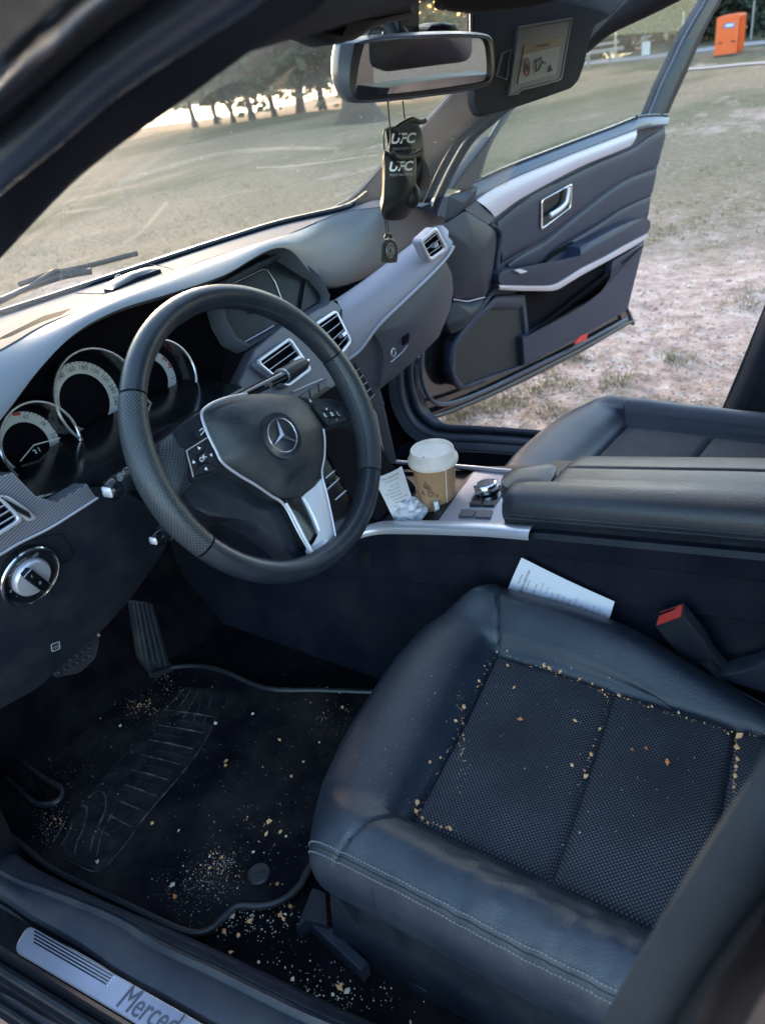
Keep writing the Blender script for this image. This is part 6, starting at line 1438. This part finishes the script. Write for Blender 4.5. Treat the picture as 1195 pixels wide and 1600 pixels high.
# ground falls away from the car: slopes measured towards the orange cabin and the lake
GA, GB, G0 = .0735, -.012, -.34
def hz(x, y):
    d = math.hypot(x, y)
    f_ = min(45, max(0, d-2.0))
    dirx, diry = (x/d, y/d) if d > 0 else (0, 0)
    s = (.045*max(0, dirx)**2+.022*max(0, diry)**2)*(1 if dirx > 0 else .5)
    return G0-s*f_
def ground_mat():
    m = bpy.data.materials.new('lawn'); m.use_nodes = True; t = m.node_tree; b = t.nodes['Principled BSDF']; b.inputs['Roughness'].default_value = .95; b.inputs['Specular IOR Level'].default_value = .15
    tc = t.nodes.new('ShaderNodeTexCoord')
    def nz(sc, det, stretch=None, rough=.6):
        n = t.nodes.new('ShaderNodeTexNoise'); n.inputs['Scale'].default_value = sc; n.inputs['Detail'].default_value = det; n.inputs['Roughness'].default_value = rough
        mp = t.nodes.new('ShaderNodeMapping'); mp.inputs['Scale'].default_value = stretch or (1, 1, 1); mp.inputs['Rotation'].default_value = (0, 0, rad(-20))
        t.links.new(tc.outputs['Object'], mp.inputs[0]); t.links.new(mp.outputs[0], n.inputs[0]); return n.outputs[0]
    def ramp(inp, st):
        r = t.nodes.new('ShaderNodeValToRGB'); e = r.color_ramp.elements
        e[0].position, e[0].color = st[0][0], (*st[0][1], 1); e[1].position, e[1].color = st[-1][0], (*st[-1][1], 1)
        for p, c in st[1:-1]: x = e.new(p); x.color = (*c, 1)
        t.links.new(inp, r.inputs[0]); return r.outputs[0]
    def mix(f_, a, b_):
        m_ = t.nodes.new('ShaderNodeMix'); m_.data_type = 'RGBA'
        (t.links.new(f_, m_.inputs[0]) if not isinstance(f_, float) else setattr(m_.inputs[0], 'default_value', f_))
        t.links.new(a, m_.inputs[6]); t.links.new(b_, m_.inputs[7]); return m_.outputs[2]
    dirt = ramp(nz(9, 10, None, .7), [(.3, (.21, .13, .10)), (.44, (.42, .28, .23)), (.56, (.54, .385, .315)), (.66, (.66, .50, .425)), (.8, (.84, .69, .60))])
    grass = ramp(nz(26, 8, (1, .5, 1), .75), [(.3, (.09, .065, .035)), (.46, (.205, .148, .092)), (.6, (.31, .235, .16)), (.8, (.50, .40, .31))])
    green = ramp(nz(14, 8, None, .7), [(.3, (.05, .05, .024)), (.55, (.125, .115, .06)), (.8, (.23, .205, .125))])
    # distance from the car decides how bare the ground is
    ln = t.nodes.new('ShaderNodeVectorMath'); ln.operation = 'LENGTH'
    t.links.new(tc.outputs['Object'], ln.inputs[0])
    mr = t.nodes.new('ShaderNodeMapRange'); mr.inputs[1].default_value = 2.2; mr.inputs[2].default_value = 7.5; mr.inputs[3].default_value = .28; mr.inputs[4].default_value = -.13
    t.links.new(ln.outputs['Value'], mr.inputs[0])
    pt = t.nodes.new('ShaderNodeMath'); pt.operation = 'ADD'; t.links.new(nz(.7, 7, (.6, 1.4, 1), .65), pt.inputs[0]); t.links.new(mr.outputs[0], pt.inputs[1])
    fr_ = ramp(pt.outputs[0], [(.46, (0, 0, 0)), (.60, (1, 1, 1))])
    p2 = ramp(nz(.16, 5, (.5, 1.6, 1), .6), [(.46, (0, 0, 0)), (.60, (1, 1, 1))])
    c = mix(fr_, mix(p2, grass, green), dirt)
    t.links.new(c, b.inputs['Base Color'])
    bp = t.nodes.new('ShaderNodeBump'); bp.inputs['Strength'].default_value = .8; bp.inputs['Distance'].default_value = .04
    t.links.new(nz(18, 8, None, .7), bp.inputs['Height']); t.links.new(bp.outputs[0], b.inputs['Normal']); return m
M['lawn'] = ground_mat()
mb = MB(); rows = []
radii = [0.0]+[1.0*1.085**k for k in range(50)]
EDGE = {}
def edge_r(az):   # shoreline distance by direction (degrees from +x)
    return 46+6*math.sin(az*2.1+1)+3*math.sin(az*5)
NA = 140; rs = sorted(set([.3, .6, .9, 1.2, 1.5]+[1.8*1.06**k for k in range(62)]))
for r in rs:
    row = []
    for k in range(NA+1):
        a = 2*math.pi*k/NA; rr_ = min(r, edge_r(a)+(0 if math.sin(a) > .3 and math.cos(a) > -.6 else 90)); x, y = rr_*math.cos(a), rr_*math.sin(a)
        nzv = noise.noise(V((x*.9, y*.9, 0)))*.05*min(1, r/3)+noise.noise(V((x*3.2, y*3.2, 4)))*.02+noise.noise(V((x*.12, y*.12, 9)))*.25*min(1, max(0, r-6)/20)
        drop = 0
        row.append(V((x, y, hz(x, y)+nzv-drop)))
    rows.append(row)
last = [V((p.x*1.03, p.y*1.03, p.z-1.2)) for p in rows[-1]]
rows.append(last)
gr = mb.grid(rows).build('lawn', M['lawn'], kind='structure')
gBV = BVHTree.FromPolygons([v.co for v in gr.data.vertices], [tuple(p.vertices) for p in gr.data.polygons])
def onground(p):
    h = gBV.ray_cast(CAM, ray(*p).normalized()); return h[0]
def gz(x, y):
    h = gBV.ray_cast(V((x, y, 50)), V((0, 0, -1))); return h[0].z if h[0] else hz(x, y)
# lake
m = bpy.data.materials.new('water'); m.use_nodes = True; b = m.node_tree.nodes['Principled BSDF']; b.inputs['Base Color'].default_value = (.03, .04, .045, 1); b.inputs['Roughness'].default_value = .12; b.inputs['IOR'].default_value = 1.33
tcn = m.node_tree.nodes.new('ShaderNodeTexCoord'); nn_ = m.node_tree.nodes.new('ShaderNodeTexNoise'); nn_.inputs['Scale'].default_value = .8; bpn = m.node_tree.nodes.new('ShaderNodeBump'); bpn.inputs['Strength'].default_value = .25; bpn.inputs['Distance'].default_value = .3
m.node_tree.links.new(tcn.outputs['Object'], nn_.inputs[0]); m.node_tree.links.new(nn_.outputs[0], bpn.inputs['Height']); m.node_tree.links.new(bpn.outputs[0], b.inputs['Normal'])
LZ = -3.5
MB().add([V((-1500, -300, LZ)), V((1500, -300, LZ)), V((1500, 2000, LZ)), V((-1500, 2000, LZ))], [(0, 1, 2, 3)]).build('lake', m, smooth=False, kind='structure')
# ground tufts, stones and litter near the door (beyond counting)
M['tuft'] = mat('tuft', (.20, .16, .075), .9, var=(3, .9, (.38, .29, .18))); M['pebble'] = mat('pebble', (.42, .38, .36), .8, var=(20, .8, (.65, .62, .6)))
mg, mp2 = MB(), MB()
def tuft(c, n, h, sp):
    for _ in range(n):
        a = random.random()*6.28; d = V((math.cos(a), math.sin(a), 0)); b0 = c+d*random.random()*sp; l = d.cross(V((0, 0, 1)))*.0022*(1+h*8)
        tip = b0+d*h*random.uniform(.2, .9)+V((0, 0, h*random.uniform(.5, 1)))
        o_ = len(mg.v); mg.v += [tuple(b0-l), tuple(b0+l), tuple(tip)]; mg.f.append((o_, o_+1, o_+2))
for _ in range(5000):
    q = onground((random.uniform(690, 1200), random.uniform(120, 690)))
    if q is None: continue
    a = random.random()*6.28; d = V((math.cos(a), math.sin(a), random.uniform(-.1, .25))); l = V((-d.y, d.x, 0))*.0022; k = random.uniform(.02, .06)
    o_ = len(mg.v); q = q+V((0, 0, .004)); mg.v += [tuple(q-l), tuple(q+l), tuple(q+d*k)]; mg.f.append((o_, o_+1, o_+2))
for _ in range(1500):
    p = (random.uniform(690, 1200), 30+640*random.random()**1.0)
    q = onground(p)
    if q is None or (q-CAM).length > 30: continue
    if noise.noise(V((q.x*.6, q.y*1.3, 1))) > -.02: tuft(q, 9, random.uniform(.02, .05), .05)
for cpt in ((700, 655), (720, 645), (745, 640), (770, 632), (800, 628), (840, 610), (870, 602), (960, 600), (850, 640), (1060, 560), (900, 560)):
    for _ in range(14):
        q = onground((cpt[0]+random.gauss(0, 16), cpt[1]+random.gauss(0, 5)))
        if q: tuft(q, 10, random.uniform(.015, .035), .05)
for _ in range(2200):
    q = onground((random.uniform(0, 720), random.uniform(170, 480)))
    if q is None or (q-CAM).length > 25: continue
    if noise.noise(V((q.x*.6, q.y*1.3, 1))) > -.1: tuft(q, 7, random.uniform(.02, .05), .08)
mcl = MB()
for k in range(6500):
    q = onground((random.uniform(690, 1200), random.uniform(130, 690)))
    if q is None: continue
    (mp2 if k % 5 == 0 else mcl).lump(q, random.uniform(.003, .010)*(1+.06*(q-CAM).length)*(1.6 if random.random() < .04 else 1))
for k in range(2500):
    q = onground((random.uniform(0, 700), random.uniform(160, 480)))
    if q is None or (q-CAM).length > 30: continue
    mcl.lump(q, random.uniform(.004, .012)*(1+.05*(q-CAM).length))
M['clod'] = mat('clod', (.30, .20, .155), .95, var=(3, 1, (.55, .42, .36)))
tag(mcl.build('earth_clods', M['clod'], smooth=False, kind='stuff'), 'small brown clods of dry earth strewn over the ground', 'clods')
tag(mg.build('grass_tufts', M['tuft'], smooth=False, kind='stuff'), 'thin dry grass growing in the bare lawn around the car', 'grass')
tag(mp2.build('pebbles', M['pebble'], smooth=False, kind='stuff'), 'small pale stones and litter strewn over the bare ground', 'pebbles')
mlf = MB()
lv = [(1115, 570), (900, 195+22), (1086, 217), (1010, 385)]

# orange portable cabin
oc = onground((1124, 88)); oc = CAM+ray(1124, 88).normalized()*44 if oc is None or (oc-CAM).length > 60 else oc
dist = (oc-CAM).length; sc = dist*60/1229/2.15
ob = thing('portable_toilet', tuple(oc), 'bright orange portable toilet cabin standing on the far edge of the lawn', 'portable toilet')
gz0 = oc.z; vx = V((rt.x, rt.y, 0)).normalized(); vy = V((-vx.y, vx.x, 0))
# footprint: front corner nearest the viewer, two faces seen
fx = (vx*.97-vy*.25).normalized(); fy = V((-fx.y, fx.x, 0))
h_ = 2.15*sc*.74; w_ = 1.05*sc
c0 = oc+vx*(.62*sc)-vy*.3; a0_ = c0-(vx*.95+vy*-.12)*(w_*.95); b0_ = c0+(vx*.55+vy*.85)*w_*1.25; d0_ = a0_+(b0_-c0)
def up3(p, z): return V((p.x, p.y, gz0+z))
for nm_, p_, q_ in (('front_wall', a0_, c0), ('side_wall', c0, b0_), ('back_wall', b0_, d0_), ('side_wall', d0_, a0_)):
    child(ob, nm_, MB().plate([up3(p_, .05), up3(q_, .05), up3(q_, h_*.93), up3(p_, h_*.93)], (up3(d0_, 0)-up3(a0_, 0)).normalized()*.03), M['orange'], smooth=False)
rf_ = child(ob, 'roof', MB().grid([[up3(a0_, h_*.93), up3(c0, h_*.93), up3(b0_, h_*.93), up3(d0_, h_*.93)], [up3(x.lerp((a0_+b0_)/2, .08), h_*.97) for x in (a0_, c0, b0_, d0_)], [up3(x.lerp((a0_+b0_)/2, .6), h_*1.0) for x in (a0_, c0, b0_, d0_)]], True), M['orange'])
child(ob, 'skid', MB().bar(up3(a0_, .03), up3(c0, .03), .1, .06), M['rubber']); 
fn_ = -vy
def onf(u, z, off=.03): return up3(a0_.lerp(c0, u), z)+fn_*off
M['sign_blue'] = mat('sign_blue', (.10, .20, .42), .5)
lg = child(ob, 'company_sticker', MB().slab([onf(.34, h_*.80), onf(.80, h_*.80), onf(.80, h_*.68), onf(.34, h_*.68)], .01), M['sign_blue'], smooth=False)
child(lg, 'sticker_text', MB().slab([onf(.40, h_*.765, .035), onf(.74, h_*.765, .035), onf(.74, h_*.72, .035), onf(.40, h_*.72, .035)], .005), M['white'], smooth=False)
for u in (.22, .80): child(ob, 'latch', MB().slab([onf(u-.08, h_*.36, .04), onf(u+.08, h_*.36, .04), onf(u+.08, h_*.325, .04), onf(u-.08, h_*.325, .04)], .03), M['rubber'], smooth=False)
for k in range(5):
    u = .2+.15*k; p_ = c0.lerp(b0_, u); child(ob, 'wall_rib', MB().bar(up3(p_, .15)-vy*.02+vx*.02, up3(p_, h_*.88)-vy*.02+vx*.02, .03, .03, V((1, 0, 0))), M['orange'], smooth=False)

def gp(px, py, dmax=140):
    q = onground((px, py)); return q if q is not None and (q-CAM).length < dmax else CAM+ray(px, py).normalized()*40
# kerb / path along the edge of the park
M['path'] = mat('path', (.34, .29, .28), .9)
pl_ = [gp(x, y) for x, y in [(880, 112), (940, 101), (1000, 93), (1060, 84), (1110, 78), (1160, 72), (1230, 66)]]
pl_ = [gp(x, y) for x, y in [(900, 104), (960, 98), (1020, 92), (1060, 87), (1110, 80), (1160, 73), (1240, 66)]]
MB().grid([[p+V((0, 0, .03)) for p in pl_], [gp(x, y-6)+V((0, 0, .03)) for x, y in [(900, 104), (960, 98), (1020, 92), (1060, 87), (1110, 80), (1160, 73), (1240, 66)]]]).build('path', M['path'], kind='structure')
pl2 = [gp(x, y) for x, y in [(1060, 112), (1110, 108), (1160, 103), (1240, 98)]]
MB().grid([[p+V((0, 0, .03)) for p in pl2], [gp(x, y-3)+V((0, 0, .03)) for x, y in [(1060, 112), (1110, 108), (1160, 103), (1240, 98)]]]).build('path', M['path'], kind='structure')
# park bench / rail
g0 = gp(950, 101); sc2 = (g0-CAM).length/1229
bn = thing('guard_rail', tuple(g0), 'low pale metal rail beside the path near the trees', 'rail')
hx = vx; zz = V((0, 0, 1))
pA = g0-hx*36*sc2; 
child(bn, 'rail_beam', MB().box(g0-hx*12*sc2+zz*17*sc2, (62*sc2, .08, 4*sc2), Matrix((hx, vy, zz)).transposed()), M['path'], smooth=False)
child(bn, 'rail_beam', MB().box(g0-hx*14*sc2+zz*24*sc2+vy*.4, (60*sc2, .08, 3*sc2), Matrix((hx, vy, zz)).transposed()), M['path'], smooth=False)
for k in (-1, 1): child(bn, 'post', MB().box(g0-hx*12*sc2+hx*k*14*sc2+zz*8*sc2, (.1, .1, 18*sc2)), M['path'], smooth=False)
g1_ = gp(1008, 88); sg3 = thing('notice_board', tuple(g1_), 'small white notice on a short post beside the path', 'sign')
s3_ = (g1_-CAM).length/1229
child(sg3, 'panel', MB().box(g1_+zz*9*s3_, (8*s3_, 8*s3_, 15*s3_)), M['white'], smooth=False); child(sg3, 'cap', MB().box(g1_+zz*22*s3_, (12*s3_, 10*s3_, 2.5*s3_)), M['steel'], smooth=False); child(sg3, 'post', MB().box(g1_+zz*10*s3_, (3*s3_, 3*s3_, 22*s3_)), M['steel'], smooth=False)
for x, y, hh, lab_ in ((961, 90, 34, 'thin pale pole beside the low rail'), (1064, 84, 46, 'thin pale pole between the notice and the toilet'), (1172, 62, 42, 'thin pale pole to the right of the orange toilet')):
    g_ = gp(x, y); s_ = (g_-CAM).length/1229; tag(MB().tube([g_, g_+zz*hh*s_], 1.1*s_, 6).build('pole', M['steel']), lab_, 'pole')

# ---- trees
M['leaf'] = mat('leaf', (.045, .068, .030), .8, var=(1.2, .9, (.12, .12, .055))); M['leaf_dark'] = mat('leaf_dark', (.022, .032, .020), .85, var=(1, .9, (.06, .07, .035)))
backlit(M['leaf'], (.20, .19, .06), .28); backlit(M['far_wood'] if 'far_wood' in M else M.setdefault('far_wood', mat('far_wood', (.05, .06, .04), .9)), (.34, .20, .08), .28)
def tree(base, h, r, tr_r, label, crown0=.35, leafn=5000, mt='leaf', leaf=.35, lean=0, group=None, flare=1.5, dens=1.0):
    base = V(base); t = thing('tree', tuple(base-V((0, 0, .3))), label, 'tree', group)
    ax_ = V((lean, 0, 1)).normalized(); P = [base+V((0, 0, -.4)), base+V((0, 0, .15)), base+ax_*h*.12, base+ax_*h*.35+V((random.uniform(-.2, .2), 0, 0)), base+ax_*h*.6, base+ax_*h*.85]
    mb = MB().tube(cr(P, 4), [tr_r*(flare*(1-min(1, k/6))**1.6+1-.75*k/20) for k in range(21)], 12)
    limbs = []
    for k in range(7):
        a = random.random()*6.28; s0 = P[2].lerp(P[4], random.uniform(.2, .9)); e = s0+V((math.cos(a), math.sin(a), random.uniform(.3, .9)))*r*random.uniform(.5, .8)
        limbs.append(e); mb.tube(cr([s0, s0.lerp(e, .5)+V((0, 0, .1*h*.3)), e], 3), [tr_r*.35*(1-.8*i/6) for i in range(7)], 7)
    child(t, 'trunk', mb, M['bark'])
    ml = MB(); cl = []
    for k in range(int(26*dens)):
        a = random.random()*6.28; rr2 = r*math.sqrt(random.random()); zc_ = h*(crown0+(1-crown0)*random.random()); cl.append((base+V((math.cos(a)*rr2, math.sin(a)*rr2, zc_*(1-.15*(rr2/r)**2))), r*random.uniform(.18, .36)))
    for k in range(leafn):
        c, q = cl[k % len(cl)]
        d = V((random.gauss(0, 1), random.gauss(0, 1), random.gauss(0, .7)))*q*.55; p = c+d
        n1 = V((random.gauss(0, 1), random.gauss(0, 1), random.gauss(0, 1))).normalized(); n2 = n1.orthogonal().normalized(); s_ = leaf*random.uniform(.5, 1.2)
        o_ = len(ml.v); ml.v += [tuple(p-n1*s_*.5), tuple(p+n2*s_*.25), tuple(p+n1*s_*.5), tuple(p-n2*s_*.25)]; ml.f.append((o_, o_+1, o_+2, o_+3))
    child(t, 'crown', ml, M[mt], smooth=False, kind='stuff'); return t
def at(px, py, d):
    q = CAM+ray(px, py).normalized()*1; dd_ = V((q.x-CAM.x, q.y-CAM.y, 0)).normalized()*d; p = CAM+dd_; return V((p.x, p.y, gz(p.x, p.y)))
tree(at(563, 190, 26), 14, 6.5, .55, 'big trunk with flared base on the lawn, seen below the mirror', .45, 6000, 'leaf', .30, flare=2.4)
for px, d, h, r, tr_, lab_ in ((300, 40, 11, 4.5, .2, 'tree by the water half hidden by the near pillar'), (335, 41, 11, 4.5, .18, 'bushy tree by the water right of the near pillar'), (362, 38, 11, 4.0, .16, 'slender leaning tree by the water, left of the second trunk seen through the windscreen'), (392, 36, 12, 4.5, .22, 'second tree by the water from the left'), (428, 40, 14, 5, .2, 'third tree by the water, behind the pale trunk'), (470, 37, 12, 5, .30, 'darker tree by the water left of the mirror'), (505, 41, 13, 5, .28, 'tree by the water just behind the edge of the mirror'), (640, 40, 14, 6, .3, 'lakeside tree seen above the mirror')):
    tree(at(px, 175, d), h, r, tr_*.7, lab_, .12, 7000, 'leaf', .5, lean=random.uniform(-.16, .16), flare=1.0)
k_ = 0
for px, d, h, r in ((770, 50, 13, 6), (830, 54, 14, 6), (880, 52, 13, 6), (930, 50, 13, 6), (980, 53, 14, 6), (1030, 51, 13, 6), (1080, 53, 14, 6), (1130, 55, 13, 6), (1180, 53, 14, 6), (1240, 54, 14, 6), (1300, 54, 14, 6)):
    k_ += 1
    tree(at(px, 60, d+12), h, r, .3, 'dense dark tree in the row behind the path and the orange toilet', .04, 6500, 'leaf_dark', .5, group='dark trees behind the path', dens=1.6)
# far shore
mb = MB()
for k in range(26000):
    a = rad(random.uniform(8, 115)); d = 108+random.random()*14; x, y = d*math.cos(a), d*math.sin(a)
    top = 6+3*noise.noise(V((a*14, 2, 0)))+2.5*noise.noise(V((a*50, 5, 0)))
    z = LZ-.3+top*random.random()**.8; p = V((x, y, z))
    n1 = V((random.gauss(0, 1), random.gauss(0, 1), random.gauss(0, 1))).normalized(); n2 = n1.orthogonal().normalized(); s_ = random.uniform(.5, 1.3)
    o_ = len(mb.v); mb.v += [tuple(p-n1*s_*.5), tuple(p+n2*s_*.35), tuple(p+n1*s_*.5), tuple(p-n2*s_*.35)]; mb.f.append((o_, o_+1, o_+2, o_+3))
tag(mb.build('far_wood', M['far_wood'], smooth=False, kind='stuff'), 'low dark wood on the far side of the lake', 'wood')
rows = [[V((math.cos(rad(a))*d, math.sin(rad(a))*d, z)) for a in range(-20, 140, 4)] for d, z in ((104, LZ-.5), (106, LZ+.6), (130, LZ+1.5), (400, LZ+3))]
MB().grid(rows).build('far_bank', M['lawn'], kind='structure')

# driver's own door, standing open just outside the frame: it shades the sill and footwell
dd_ = thing('driver_door', (-.84, .50, .1), 'near front door standing fully open beside the camera, outside the frame', 'car door')
hb = V((-.86, .50, 0)); dv = V((-.975, -.22, 0)).normalized(); dn_ = V((.22, -.975, 0)).normalized()
def dq(u, z, o=0): return hb+dv*u+dn_*o+V((0, 0, z))
child(dd_, 'door_shell', MB().plate([dq(0, -.02), dq(1.1, -.08), dq(1.2, .1), dq(1.18, .78), dq(0, .74)], dn_*-.1), M['paint'], smooth=False)
child(dd_, 'inner_panel', MB().plate([dq(.03, .02, .02), dq(1.08, -.03, .02), dq(1.16, .1, .02), dq(1.15, .76, .02), dq(.03, .72, .02)], dn_*-.02), M['door_soft'], smooth=False)
child(dd_, 'window_frame', MB().tube(cr([dq(0, .74, -.05), dq(.35, 1.0, -.05), dq(.75, 1.14, -.05), dq(1.1, 1.12, -.05), dq(1.17, .78, -.05)], 5), .022, 8), M['paint'])
child(dd_, 'window_glass', MB().plate([dq(.03, .75, -.05), dq(1.15, .77, -.05), dq(1.08, 1.1, -.05), dq(.75, 1.12, -.05), dq(.37, .99, -.05)], dn_*-.003), M['door_glass'], smooth=False)
